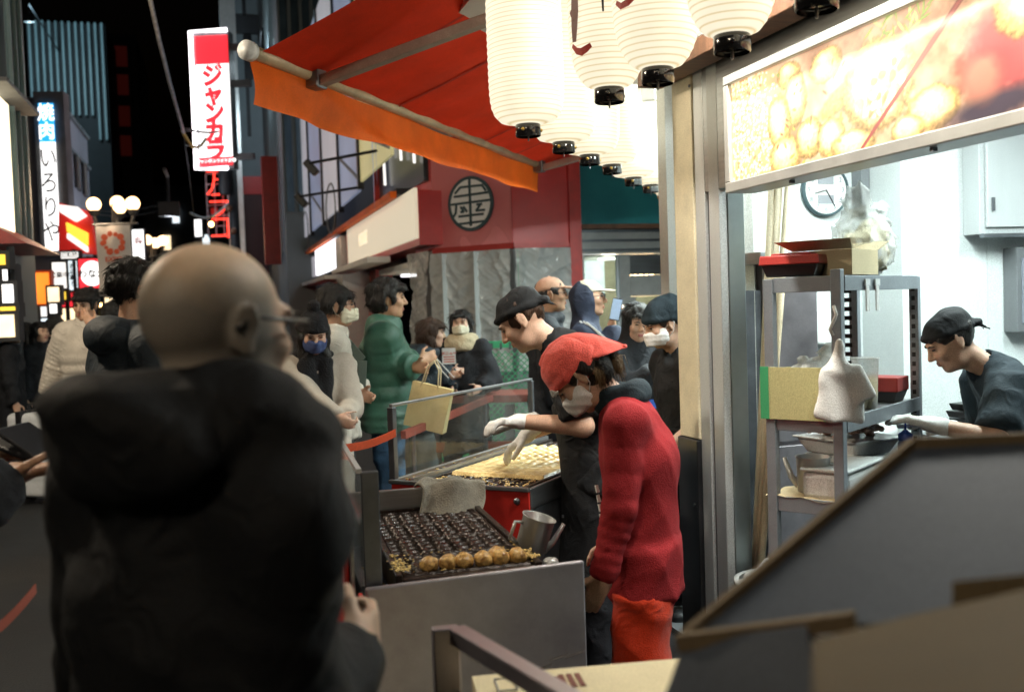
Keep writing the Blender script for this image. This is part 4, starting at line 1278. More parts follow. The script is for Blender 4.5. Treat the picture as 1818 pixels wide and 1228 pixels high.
# wrapped ground floor
def sheet(a, b, z0, z1, seed):
    a = Vector((a[0], a[1], 0)); b = Vector((b[0], b[1], 0)); d = b - a; n = Vector((d.y, -d.x, 0)).normalized()
    if n.y > 0: n = -n
    rg = np.random.RandomState(seed); W_ = d.length; H_ = z1 - z0
    def ridge(x, y, sd):
        g = np.random.RandomState(sd).rand(64, 64); x = x + 20; y = y + 20
        i, j = np.floor(x).astype(int), np.floor(y).astype(int); a_, b_ = x - i, y - j; a_ = a_ * a_ * (3 - 2 * a_); b_ = b_ * b_ * (3 - 2 * b_); i %= 63; j %= 63
        v = g[i, j] * (1 - a_) * (1 - b_) + g[i + 1, j] * a_ * (1 - b_) + g[i, j + 1] * (1 - a_) * b_ + g[i + 1, j + 1] * a_ * b_
        return 1 - np.abs(2 * v - 1)
    def fn(U, V):
        X_, Z_ = U * W_, V * H_; w = 0
        for k, (an, f1, f2, am) in enumerate(((35, 2.2, 7, .06), (-50, 2.6, 9, .05), (80, 1.2, 6, .05), (15, 5, 18, .022), (-30, 6, 20, .02), (60, 14, 34, .006))):   # slanting pulls and creases
            c_, s_ = math.cos(R(an + rg.uniform(-12, 12))), math.sin(R(an)); w = w + .55 * am * ridge((X_ * c_ + Z_ * s_) * f1, (-X_ * s_ + Z_ * c_) * f2, seed * 10 + k) ** 1.6
        return a.x + d.x * U + n.x * (.03 + w), a.y + d.y * U + n.y * (.03 + w), z0 + H_ * V + 0 * U
    return grid_mesh('plastic_sheet', fn, 150, 110, MATS['plastic_sheet'], cb)
wallseg('ground_wall', PA, PB, 0, ZB, 'grey_paint'); wallseg('ground_wall', PB, PC_, 0, ZB - .04, 'grey_paint'); wallseg('ground_wall', PC_, PD - dD * .15, 0, ZB - .04, 'grey_paint')
sheet(PA, PB, .9, ZB, 1); sheet(PB, PC_, .85, ZB - .04, 2); sheet(PC_, PD - dD * .15, .85, ZB - .04, 3)
for f in (.22, .62):
    v = PB + (PC_ - PB) * f
    mb = MB(); mb.bar((v.x + nB.x * .13, v.y + nB.y * .13, .9), (v.x + nB.x * .13, v.y + nB.y * .13, ZB - .05), .10, .004, dBC); mb.build('plastic_strip', MATS['clear_tub'], cb)
v = PC_ + (PD - PC_) * .06
mb = MB(); mb.bar((v.x, v.y - .16, 1.2), (v.x, v.y - .16, ZB - .05), .045, .004, (1, 0, 0)); mb.build('tape_strip', MATS['green_tape'], cb)

# green mesh barrier panels in front of the wrapped wall
def barrier(px0, px1, pyt, Y, label):
    a = P(px0, pyt, Y); b = P(px1, pyt, Y + .15); W = (b - a).length; H = a.z
    fr = Frame((a.x, a.y), 90 - math.degrees(math.atan2(b.y - a.y, b.x - a.x)))   # +Y along the panel
    t = thing('mesh_barrier', label, 'barrier', fr.o, fr.rz, 'green mesh barrier panels')
    mb = MB()
    for s_ in ((0, .022, 0, H), (W - .022, W, 0, H)): mb.box(-.015, .015, s_[0], s_[1], s_[2], s_[3])
    mb.box(-.014, .014, .022, W - .022, H - .07, H); mb.box(-.014, .014, .022, W - .022, 0.1, .18)
    mb.build('frame', MATS['green_plastic'], t)
    mb = MB(); st = .062; n = int((W + H) / st)
    for k in range(n):                       # diagonal lattice
        for sg in (1, -1):
            y0 = k * st - (H if sg == 1 else 0); z0 = .18
            y1 = y0 + sg * (H - .28) if sg == 1 else y0 - (H - .28)
            p, q = Vector((.006 * sg, y0, z0)), Vector((.006 * sg, y1, H - .1))
            lo, hi = .022, W - .022
            def cl(p, q):
                t0, t1 = 0, 1; dy = q.y - p.y
                for bnd, sgn in ((lo, 1), (hi, -1)):
                    f = (bnd - p.y) / dy
                    if sgn * dy > 0: t0 = max(t0, f)
                    else: t1 = min(t1, f)
                return (p + (q - p) * t0, p + (q - p) * t1) if t1 - t0 > .02 else None
            c = cl(p, q)
            if c: mb.bar(c[0], c[1], .008, .010, (1, 0, 0))
    mb.build('lattice', MATS['green_plastic'], t)
    mb = MB()
    for k in range(int(W / .09)): mb.box(-.018, .018, .07 + k * .09, .09 + k * .09, H - .085, H - .02)
    mb.build('top_slots', MATS['dark_paint'], t)
barrier(722, 856, 612, 9.6, 'green mesh barrier panel beside the masked woman in a scarf')
barrier(858, 1032, 606, 9.7, 'green mesh barrier panel right behind the cook in the black cap')

# the long facade receding to the left
def fpx(px, py, x=0.0): return FC.onx(px, py, x)
fa = thing('side_facade', 'long shop facade with poster wall and lit sign boxes, receding left of the emblem corner', 'building', FC.o, FC.rz)
def fbox(name, m, x0, x1, y0, y1, z0, z1, parent=None, bevel=0):
    mb = MB(); mb.box(x0, x1, y0, y1, z0, z1); return mb.build(name, MATS[m], parent or fa, bevel=bevel)
fbox('upper_wall', 'dark_paint', .25, .6, .02, 60, 2.3, 9.0)
fbox('ground_wall', 'red_panel', .30, .6, 5.2, 60, 0, 2.3)
zr = fpx(768, 289).z
zr2 = fpx(560, 437, -.25).z
fbox('trim_rail', 'orange_fabric', -.30, -.22, -.02, 40, zr2 - .06, zr2 + .02)
fbox('canopy_board', 'dark_paint', -.22, .25, 0, 40, zr2 - .02, zr2 + .06)
# cream lit sign box and the white one further on
ya, yb = fpx(738, 380, -.16).y, fpx(617, 440, -.16).y
zt, zb_ = fpx(738, 331, -.16).z, fpx(738, 423, -.16).z
fbox('sign_case', 'red_panel', -.12, .25, ya + .02, yb + .5, zb_ - .08, zr2 - .07)
fbox('lit_sign', 'sign_cream', -.16, -.121, ya + .05, yb, zb_, zt)
tl = text('faint_lettering', 'HOUSE', .30, MATS['print_grey'], fa, face_mtx((-.163, (ya + yb) / 2 + 1.2, (zt + zb_) / 2), (0, -1, 0), UP), .001)
tl.data.materials.clear(); tl.data.materials.append(emit('sign_cream_hi', (.92, .84, .66), .50))
yc, yd = fpx(598, 450, -.16).y, fpx(560, 460, -.16).y
zt2, zb2 = fpx(598, 421, -.16).z, fpx(598, 475, -.16).z
fbox('lit_sign', 'window_lit', -.16, -.1, yc, yd, zb2, zt2)
fbox('pale_sign', 'poster_pale', -.16, -.1, yd + .4, yd + 5, zb2, zt2 - .1)
fbox('pilaster', 'aluminium', -.2, .3, yb + .55, yc - .15, 0, zr2 - .08)
fbox('awning_edge', 'white_paint', -.42, -.1, ya + 2.2, yb + .3, zb_ - .17, zb_ - .09)
fbox('awning_edge', 'white_paint', -.42, -.1, yc, yd + 5, zb2 - .22, zb2 - .14)
for k in range(5): fbox('red_door', 'red_sheet', .2, .29, yb + .2 - .8 * k - .75, yb + .2 - .8 * k - .02, 0, 2.0) if k < 3 else None
# shop interior visible beside the wrapped corner
fbox('shop_interior', 'shop_cool', 1.2, 1.3, .4, yb - 2.6, .3, 2.1)
fbox('shop_ceiling', 'white_paint', .0, 1.2, .3, yb - 2.4, 2.12, 2.2)
for k in range(2):
    mb = MB(); mb.lathe([(.14, 0), (.14, .03)], 16, (.45, 1.3 + 1.5 * k, 2.085)); mb.build('downlight', MATS['window_lit'], fa)
for k in range(8):
    fbox('shelf_rack', 'steel', .75, .8, .7 + .42 * k, .74 + .42 * k, 0, 2.0)
for k in range(4): fbox('shelf_board', 'shop_warm' if k % 2 else 'steel', .8, 1.1, .7, 3.7, .5 + .38 * k, .53 + .38 * k)
# white neon bars above the cream sign
y0, y1 = fpx(738, 330, -.1).y + .1, fpx(664, 330, -.1).y
for k in range(7):
    yy = y0 + (y1 - y0) * (k + .4) / 7; zz = zr2 + .32 + .16 * ((k * 3) % 5)
    mb = MB(); mb.tube([(-.05, yy, zz), (-.05, yy + .1, zz + .75 + .12 * (k % 3))], .018, 6); mb.build('light_bar', MATS['sign_white_dim'], fa)
fbox('bar_panel', 'black_tile', .0, .25, y0 - .1, y1 + .1, zr2 + .07, zr2 + 2.2)
fbox('bar_frame', 'red_sheet', -.08, .0, y1 + .12, y1 + .2, zr2 + .07, zr2 + 2.4)
# poster wall: tall panes
ps = [(698, 640, 'poster_yellow'), (638, 604, 'poster_blue'), (602, 574, 'poster_pale'), (572, 551, 'poster_blue'), (549, 533, 'poster_pale')]
for k, (pa, pb, m) in enumerate(ps):
    u0, u1 = fpx(pa, 350, -.3).y, fpx(pb, 350, -.3).y
    zlow = zr2 + .34 if k else zr2 + .45
    o = fbox('poster_pane', m, -.3, -.26, u0 + .04, u1 - .08, zlow, 7.5)
    fbox('pane_frame', 'black_plastic', -.34, -.25, u1 - .08, u1 + .02, zlow - .1, 7.5)
    if k == 0:
        for q in range(5):
            mb = MB(); zc = 5.0 - .35 * q
            mb.add([(-.304, u0 + .25 + .28 * q, zc + .9), (-.304, u0 + .4 + .28 * q, zc + .9), (-.304, u0 + .32 + .28 * q, zc - .7)], [(0, 1, 2)]); mb.build('poster_print', MATS['poster_blue'], o)
    if k in (2, 4):
        mb = MB(); mb.tube([(-.306, (u0 + u1) / 2 + (u1 - u0) * .3 * math.cos(t), 3.5 + .45 * math.sin(t)) for t in np.linspace(0, 6.28, 25)], .02, 5, cap=False); mb.build('poster_circle', MATS['print_grey'], o)
    else:
        mb = MB(); mb.bar((-.306, u0 + .1, 3.6), (-.306, u1 - .1, 4.2), .06, .01, (1, 0, 0)); mb.build('poster_stripe', MATS['print_grey'], o)
# steel fin standing out at the far end
uf = fpx(531, 340, -.3).y + .4
fbox('steel_fin', 'steel', -.72, .1, uf, uf + .35, zr2 + .1, 8.5)
fbox('fin_edge', 'red_sheet', -1.15, -.75, uf + .4, uf + .7, zr2 - .2, 5.6)
# spot lamps on arms
for (px, py, pxe, pye) in ((603, 275, 668, 268), (556, 330, 636, 333)):
    e = fpx(pxe, pye, -.32); h_ = Vector((-1.1, e.y + 1.2, e.z))
    t = thing('spot_lamp', 'black spot lamp on a long arm, %s of two before the poster wall' % ('upper' if py < 300 else 'lower'), 'lamp', FC.w(*e), FC.rz, 'poster spot lamps')
    mb = MB(); mb.tube([(0, 0, 0), h_ - e], .022, 6); mb.build('arm', MATS['black_plastic'], t)
    mb = MB(); d = (h_ - e); mb.bar(d + Vector((-.03, .03, .04)), d + Vector((.11, -.03, -.15)), .11, .11); mb.build('lamp_head', MATS['black_plastic'], t, bevel=.02)

# teal-fronted shop to the right of the corner post
ta, tb = P(1031, 398, 12.0), P(1290, 396, 12.6)
tl_ = thing('teal_shop', 'shop with a plain teal fascia over lit steel doors', 'building', (0, 0, 0))
zt_ = ta.z
wallseg('teal_fascia', ta, tb, zt_, 5.5, 'teal_panel', .3, tl_)
wallseg('fascia_lip', ta, tb, zt_ - .06, zt_ - .003, 'brown_wood', .28, tl_, off=.05)
wallseg('shutter_box', ta, tb, zt_ - .36, zt_ - .07, 'aluminium', .25, tl_)
for k in range(3): wallseg('box_rail', ta, tb, zt_ - .10 - .115 * k, zt_ - .07 - .115 * k, 'steel_dark', .02, tl_, off=.02)
dT = (tb - ta).normalized(); dT.z = 0
wallseg('back_wall', ta + Vector((0, 2.2, 0)), tb + Vector((0, 2.2, 0)), 0, zt_, 'cream_paint', .1, tl_)
wallseg('ceiling_board', ta + Vector((0, .4, 0)), tb + Vector((0, .4, 0)), zt_ - .36, zt_ - .30, 'white_paint', 1.8, tl_)
def tpos(px): 
    d = ray(px, 500); n = Vector((dT.y, -dT.x, 0)); t = n.dot(ta - CAM) / n.dot(d); v = CAM + d * t; return Vector((v.x, v.y, 0))
for px0, px1 in ((1031, 1037), (1099, 1118), (1203, 1222)):
    wallseg('door_post', tpos(px0), tpos(px1), 0, zt_ - .37, 'aluminium', .12, tl_, off=.02)
wallseg('door_rail', tpos(1119), tpos(1202), zt_ - .62, zt_ - .38, 'steel', .06, tl_)
wallseg('door_rail', tpos(1119), tpos(1202), zt_ - .88, zt_ - .63, 'aluminium', .06, tl_, off=.01)
for a_, b_ in ((1119, 1128), (1193, 1202)): wallseg('door_stile', tpos(a_), tpos(b_), 0, zt_ - .89, 'aluminium', .06, tl_)
wallseg('door_pane', tpos(1129), tpos(1192), .3, zt_ - .89, 'shop_glass', .01, tl_, off=-.03)
wallseg('window_pane', tpos(1038), tpos(1098), .3, zt_ - .37, 'shop_glass', .01, tl_, off=-.03)
for k in range(6):
    v = tpos(1132 + 11 * k) + Vector((0, 1.4, 1.98)); mb = MB(); mb.sphere(v, .035, 8, 6); mb.build('shop_bulb', MATS['bulb_orange'], tl_, True)
wallseg('menu_strip', tpos(1135) + Vector((0, 1.9, 0)), tpos(1200) + Vector((0, 1.9, 0)), 1.85, 2.12, 'shop_cool', .05, tl_)
wallseg('menu_strip', tpos(1045) + Vector((0, 1.9, 0)), tpos(1100) + Vector((0, 1.9, 0)), 1.7, 2.2, 'shop_cool', .05, tl_)
for f in (.25, .7):
    v = ta + (tb - ta) * f + Vector((0, 1.2, 0))
    t = thing('shop_ceiling_lamp', 'warm ceiling lamp inside the teal shop, %s its glass door' % ('left of' if f < .5 else 'right of'), 'lamp', (v.x, v.y, zt_ - .375), 0, 'teal shop lamps')
    mb = MB(); mb.lathe([(.16, 0), (.16, .07)], 20); mb.build('shade', MATS['tube_warm'], t)
    light('lamp_light', 'POINT', (0, 0, -.15), 22, (1, .88, .66), t, radius=.1)

# ------------------------------------------------------------------ the street beyond, on the left
FS = Frame((0, 0, 0), -16.0)
def block(name, label, cat, px0, px1, pyt, Y, depth, m, group=None, pyb=None):
    """building with its end wall towards the camera at depth Y, sides along the street"""
    a = P(px0, pyt, Y); fr = Frame((a.x, a.y), -16.0)
    b = fr.ony(px1, pyt, 0)
    t = thing(name, label, cat, fr.o, fr.rz, group)
    z0 = 0 if pyb is None else fr.ony(px0, pyb, 0).z
    mb = MB(); mb.box(0, b.x, 0, depth, z0, a.z); mb.build('wall', MATS[m], t)
    return t, fr, b.x, a.z
mat('facade_grey', (.16, .20, .22), .6, var=.2, scale=.4)
mat('facade_dark', (.022, .025, .03), .7, var=.4, scale=.4)
mat('facade_pale', (.28, .30, .36), .6, var=.2, scale=.5)
mat('facade_red', (.05, .012, .012), .6, var=.2, scale=.6)
mat('fin_pale', (.26, .38, .42), .5, var=.15, scale=.5)
def added_flood(t, loc, energy, col):  # added light with an invented fixture, brightens the dark far facades
    mb = MB(); v = Vector(loc); mb.bar(v + Vector((0, -.3, .1)), v + Vector((0, -.1, .1)), .5, .35); mb.tube([v + Vector((0, -.2, .1)), v + Vector((0, -.2, .9)), (v.x, -.05, v.z + .9)], .04, 6)
    mb.build('added_flood_head', MATS['dark_paint'], t); light('added_flood_light', 'POINT', v, energy, col, t, radius=.2)
# grey tower behind the poster wall, right of the karaoke sign
t, fr, w, h = block('grey_tower', 'grey panelled building rising right of the tall karaoke sign', 'building', 413, 520, -60, 34, 14, 'facade_grey')
for k in range(3):
    x = fr.ony(438 + 38 * k, 200).x; mb = MB(); mb.box(x, x + .12, -.06, -.001, 7.6, h); mb.build('panel_joint', MATS['dark_paint'], t)
for zz in (330, 45): 
    z = fr.ony(420, zz).z; mb = MB(); mb.box(-.1, w + .1, -.16, -.002, z - .3, z + .3); mb.build('cornice', MATS['red_panel' if zz > 100 else 'facade_dark'], t)
for k in range(4):
    for j in range(3):
        x = w * (.12 + .24 * k); z = 9.5 + 3.2 * j; mb = MB(); mb.box(x, x + w * .14, -.10, -.003, z, z + 1.5); o = mb.build('window', MATS['black_tile'], t)
z = fr.ony(420, 345).z
mb = MB(); mb.box(-.05, w, -.12, -.004, 0, z); mb.build('dark_base', MATS['facade_red'], t)
mb = MB(); mb.box(-.5, .0, -.7, -.2, z * .5, h); mb.build('edge_duct', MATS['aluminium'], t)
added_flood(t, (w * .3, -6, z + 3), 260, (.75, .92, 1.0))
# glass tower above, behind the awning
t, fr, w, h = block('glass_tower', 'glassy building above the red awning, its panes catching blue light', 'building', 482, 640, -200, 24, 10, 'facade_grey')
for k in range(8):
    x = w * k / 8; mb = MB(); mb.box(x + .05, x + w / 8 - .05, -.08, -.002, 4, h); mb.build('window', mat('tower_glass', (.10, .16, .20), .12, .5, var=.4, scale=.7), t)
mb = MB(); mb.box(w * .55, w * .75, -.2, -.085, 5, h); mb.build('lit_pane', MATS['poster_pale'], t)

# buildings on the left-hand side
t, fr, w, h = block('left_house', 'grey building at the left edge of the picture with a lit vertical strip', 'building', -320, -62, -260, 11, 3.0, 'facade_grey')
def side(px, py): return fr.onx(px, py, w)      # on the wall along the street
q0, q1 = side(-30, 300), side(2, 300); za, zb = side(0, 415).z, side(0, 190).z
mb = MB(); mb.box(w + .002, w + .12, q0.y, q1.y, za, zb); mb.build('light_strip', emit('strip_warm', (1, .86, .58), 1.5), t)
for k in range(3):
    yy = side(15 + 10 * k, 300).y; mb = MB(); mb.tube([(w + .08, yy, 2.5), (w + .08, yy, h)], .04, 6); mb.build('drain_pipe', MATS['fin_pale'], t)
q0, q1 = side(-40, 430), side(34, 430); zt_, zb_ = side(0, 405).z, side(20, 450).z
mb = MB(); mb.hexa([(w, q0.y, zb_), (w + .5, q0.y, zb_), (w + .5, q1.y, zb_), (w, q1.y, zb_)], [(w, q0.y, zt_), (w + .06, q0.y, zt_), (w + .06, q1.y - .3, zt_), (w, q1.y - .3, zt_)]); mb.build('red_awning', MATS['red_sheet'], t)
zz = side(10, 183).z; mb = MB(); mb.box(w + .001, w + .3, 0, side(26, 183).y, zz - .05, zz); mb.build('ledge', MATS['grey_paint'], t)
t, fr, w, h = block('finned_building', 'tall building with pale vertical fins high at the left', 'building', 46, 186, 38, 62, 18, 'facade_dark')
zl = fr.ony(60, 205).z
for k in range(12):
    x = w * (k + .35) / 12; mb = MB(); mb.box(x, x + w / 36, -.35, -.002, zl - (1.5 if k > 9 else 0), h); mb.build('fin', MATS['fin_pale'], t)
added_flood(t, (w * .4, -10, zl + 3), 1300, (.6, .9, 1.0))
t, fr, w, h = block('sign_tower', 'dark tower with four dim red sign boxes stacked on its edge', 'building', 184, 240, 60, 70, 12, 'facade_dark')
for k in range(4):
    zc = fr.ony(205, (105, 155, 210, 262)[k]).z; mb = MB(); mb.box(w * .12, w * .82, -.8, -.002, zc - 1.05, zc + 1.05); o = mb.build('sign_box', MATS['dark_paint'], t)
    mb = MB(); mb.box(w * .2, w * .74, -.83, -.803, zc - .7, zc + .7); mb.build('red_face', emit('dim_red', (.30, .03, .02), .025), o)
t, fr, w, h = block('white_house', 'pale building with a row of dark windows behind the barbecue sign', 'building', 40, 104, 172, 22.6, 4.8, 'facade_pale')
for k in range(3):
    for j in range(2):
        y0 = .5 + 1.35 * k; zz = h - 1.25 - 1.5 * j; mb = MB(); mb.box(w + .002, w + .05, y0, y0 + .8, zz - .55, zz + .3); o = mb.build('window', MATS['black_tile'], t)
        mb = MB(); mb.box(w + .051, w + .08, y0 + .37, y0 + .42, zz - .55, zz + .3); mb.build('mullion', MATS['aluminium'], o)
for zz in (h - .12, h - .95, h - 2.4):
    mb = MB(); mb.box(w + .001, w + .07, -.02, 4.8, zz - .04, zz + .04); mb.build('ledge', MATS['facade_grey'], t)
added_flood(t, (w + 2.2, 1.5, h - 2.5), 70, (.85, .9, 1.0))
t, fr, w, h = block('street_end_building', 'dark low building closing the far end of the street', 'building', 176, 420, 330, 110, 20, 'facade_dark')
for k in range(14):
    x = w * (k + .2) / 14; mb = MB(); z = 3 + (k * 5 % 4) * 3; mb.box(x, x + w / 20, -.3, -.002, z, z + 1.6); mb.build('window', MATS[('shop_warm', 'shop_cool', 'sign_red_dim')[k % 3]], t)
t, fr, w, h = block('market_row', 'row of low lit shops along the left side of the street', 'building', -260, 20, 500, 48, 30, 'facade_dark')

# vertical barbecue sign
a = P(62, 182, 22); fr = Frame((a.x, a.y), -6)
W_ = fr.ony(101, 182).x; zt, zb = a.z, fr.ony(70, 447).z
t = thing('barbecue_sign', 'tall white and blue vertical sign reading 焼肉 いろりや', 'sign', (a.x, a.y, zb), fr.rz)
H_ = zt - zb
mb = MB(); mb.box(-.06, W_ + .12, .06, .45, -.1, H_ + .25); mb.build('case', MATS['grey_paint'], t)
mb = MB(); mb.box(.06, W_ * .80, 0, .059, .02, H_ * .735); mb.build('white_face', MATS['sign_white'], t)
mb = MB(); mb.box(.06, W_ * .80, 0, .059, H_ * .737, H_ - .02); mb.build('blue_face', MATS['sign_blue'], t)
xc = (.06 + W_ * .80) / 2
FRM = lambda x, z: face_mtx((x, -.008, z), (1, 0, 0), UP)
for k, ch in enumerate('焼肉'): text('lettering', ch, .40, MATS['sign_white'], t, FRM(xc, H_ * (.925 - .125 * k)), .002, .006, .92)
for k, ch in enumerate('いろりや'): text('lettering', ch, .52, MATS['print_black'], t, FRM(xc, H_ * (.62 - .165 * k)), .002, .004, .75)

# karaoke sign
a = P(338, 57, 26); fr = Frame((a.x, a.y), 4)
W_ = fr.ony(404, 57).x; zb = fr.ony(345, 301).z; H_ = a.z - zb
t = thing('karaoke_sign', 'tall white neon-edged sign with red katakana ジャンカラ', 'sign', (a.x, a.y, zb), fr.rz)
mb = MB(); mb.box(0, W_, .03, .40, 0, H_); mb.build('case', MATS['grey_paint'], t)
mb = MB(); mb.box(.10, W_ - .02, 0, .029, .30, H_ - .85); mb.build('white_face', MATS['sign_white'], t)
mb = MB(); mb.box(.10, W_ - .02, 0, .029, H_ - .845, H_ - .12); mb.build('red_face', MATS['sign_red'], t)
mb = MB(); mb.box(.10, W_ - .02, 0, .029, .08, .295); mb.build('red_strip', MATS['sign_red'], t)
mb = MB(); mb.tube([(W_ * .98, -.02, H_), (.0, -.02, H_), (.0, -.02, 0), (W_ * .85, -.02, 0)], .055, 8); mb.build('neon_edge', MATS['neon_white'], t)
xc = (.1 + W_ - .02) / 2
for k, ch in enumerate('ジャンカラ'): text('lettering', ch, .60, MATS['sign_red'], t, face_mtx((xc, -.008, H_ - 1.18 - .475 * k), (1, 0, 0), UP), .002, .034, .92)
text('lettering', 'ジャンボカラオケ広場', .105, MATS['sign_white'], t, face_mtx((xc, -.008, .19), (1, 0, 0), UP), .002, .002)
for zz in (H_ - .4, H_ * .62, .3):
    mb = MB(); mb.box(W_, W_ + .5, .1, .25, zz - .08, zz + .08); mb.build('bracket', MATS['grey_paint'], t)

# red neon characters under it
a = P(362, 308, 32); fr = Frame((a.x, a.y), 4)
t = thing('neon_sign', 'dark rack with glowing red neon characters below the karaoke sign', 'sign', (a.x, a.y, 0), fr.rz)
W_ = fr.ony(406, 310).x; zt, zb = a.z, fr.ony(370, 420).z
mb = MB()
for xx in (0, W_ * .33, W_ * .66, W_): mb.box(xx, xx + .03, .1, .13, zb, zt)
for k in range(7): mb.box(0, W_, .131, .16, zb + (zt - zb) * k / 6 - .015, zb + (zt - zb) * k / 6 + .015)
mb.build('rack', MATS['wire_pale'], t)
for k, ch in enumerate('万ラコ'):
    text('neon_character', ch, .95, MATS['neon_red'], t, face_mtx((W_ * .55, 0, zt - .35 - .72 * k), (1, 0, 0), UP), .02, -.012, .9)
# utility pole with transformer and wires
a = P(409, 230, 27); zt = a.z
t = thing('utility_pole', 'dark utility pole with a transformer before the neon sign', 'pole', (a.x, a.y, 0))
mb = MB(); mb.tube([(0, 0, 0), (0, 0, zt)], [.16, .11], 10); mb.build('pole', MATS['dark_paint'], t, True)
mb = MB(); v = P(399, 318, 26.7) - Vector((a.x, a.y, 0)); mb.lathe([(.14, -.42), (.17, -.38), (.17, .36), (.14, .42)], 14, v); mb.build('transformer', MATS['dark_paint'], t, True)
for k in range(3):
    q = v + Vector((-.08 + .08 * k, 0, .42)); mb = MB(); mb.tube([q, q + Vector((0, 0, .3))], .018, 6); mb.build('insulator', MATS['wire_pale'], t)
mb = MB(); mb.bar(P(322, 231, 26.5) - t.location, P(416, 232, 27) - t.location, .08, .08); mb.build('crossarm', MATS['dark_paint'], t)
for k, (x_, y_) in enumerate(((412, 252), (406, 370), (414, 410))):
    q = P(x_, y_, 26.7) - t.location; mb = MB(); mb.sphere(q, .10, 8, 6); mb.build('fitting', MATS['brown_wood'], t, True)
def wire(name, label, pts, r, m, cat='cable', group='overhead wires'):
    mb = MB(); mb.tube(pts, r, 6); tag(mb.build(name, MATS[m], None, True), label, cat, group)
def sag(a, b, s, n=10): return [a + (b - a) * (i / n) - UP * s * math.sin(math.pi * i / n) for i in range(n + 1)]
wire('overhead_cable', 'thick pale bundled cable slanting down from the top of the night sky', [P(262, -20, 16), P(282, 70, 18), P(302, 150, 20.5), P(326, 236, 24)], .035, 'wire_pale')
wire('overhead_cable', 'thin wire dropping from the end of the pale bundled cable', [P(326, 236, 24), P(336, 310, 26), P(344, 380, 28)], .014, 'wire')
wire('overhead_cable', 'black cable crossing in front of the karaoke sign', sag(P(324, 228, 24), P(416, 226, 27), .12), .03, 'wire')
wire('overhead_cable', 'ochre tangled cable loop beside the karaoke sign', sag(P(322, 230, 24), P(366, 246, 24.5), .32), .035, 'gold')
wire('overhead_cable', 'thin wire crossing the karaoke sign below the black cable', sag(P(330, 258, 25), P(418, 256, 27), .05), .014, 'wire_pale')
wire('overhead_cable', 'pale sagging cable left of the neon rack', sag(P(338, 378, 30), P(404, 362, 27), .25), .035, 'wire_pale')
for k, (y0, y1) in enumerate(((350, 362), (356, 372), (440, 450), (458, 462))):
    wire('overhead_cable', 'dark wire strung across the left shops, %s of four' % ('topmost', 'second', 'third', 'lowest')[k], sag(P(60 + 20 * k, y0, 24), P(290, y1, 34), .3), .02, 'wire')

# street lamp clusters
def lamp_cluster(label, pts, Y, pole_px, gr, watt=30):
    base = P(pole_px, 420, Y); t = thing('street_lamp', label, 'street lamp', (base.x, base.y, 0), 0, 'globe street lamps')
    zs = [P(x_, y_, Y).z for x_, y_ in pts]; zp = min(zs) - .35
    mb = MB(); mb.tube([(0, 0, 0), (0, 0, zp + .4)], [.09, .05], 10); mb.build('pole', MATS['dark_paint'], t, True)
    light('lamp_light', 'POINT', (0, -1.1, min(zs) + .1), 60, (1.0, .70, .42), t, radius=.1)
    for x_, y_ in pts:
        v = P(x_, y_, Y) - Vector((base.x, base.y, 0)); v.y += random.uniform(-.3, .3)
        mb = MB(); mb.tube([(0, 0, zp - .1), (v.x * .6, v.y * .6, zp - .25), (v.x, v.y, v.z - gr - .1), (v.x, v.y, v.z - gr * .8)], .03, 6); arm = mb.build('arm', MATS['dark_paint'], t, True)
        mb = MB(); mb.sphere(v, gr, 18, 12); mb.build('globe', MATS['globe'], arm, True)
        mb = MB(); mb.lathe([(.05, -gr - .08), (.11, -gr * .9)], 10, v); mb.build('holder', MATS['dark_paint'], arm)
lamp_cluster('street lamp with four glowing globes above the pale banner', [(163, 362), (197, 357), (209, 368), (238, 362)], 16.6, 206, .115)
lamp_cluster('more distant street lamp whose globes hang right of the pale banner', [(243, 429), (265, 427), (272, 431), (291, 428)], 38, 268, .20)
def added_lamp(label, x, y, watt, z=4.3):  # unseen street lamps, added to light the bald man and the queue
    t = thing('street_lamp', label, 'street lamp', (x, y, 0), 0, 'globe street lamps')
    mb = MB(); mb.tube([(0, 0, 0), (0, 0, z - .3)], [.09, .05], 10); mb.build('pole', MATS['dark_paint'], t, True)
    light('lamp_light', 'POINT', (0, 0, z - .05), watt, (1.0, .86, .66), t, radius=.22)
    for k in range(4):
        a = R(45 + 90 * k); v = Vector((.5 * math.cos(a), .5 * math.sin(a), z))
        mb = MB(); mb.tube([(0, 0, z - .6), (v.x * .6, v.y * .6, z - .6), (v.x, v.y, z - .3), (v.x, v.y, z - .14)], .03, 6); arm = mb.build('arm', MATS['dark_paint'], t, True)
        mb = MB(); mb.sphere(v, .165, 18, 12); mb.build('globe', MATS['globe'], arm, True)
        mb = MB(); mb.lathe([(.05, -.25), (.11, -.15)], 10, v); mb.build('holder', MATS['dark_paint'], arm)
added_lamp('added globe street lamp of the same kind, unseen behind the viewer, lighting the bald man', -2.0, -1.9, 175)
added_lamp('added globe street lamp of the same kind, unseen past the left edge, lighting the queue', -4.2, 4.9, 430)
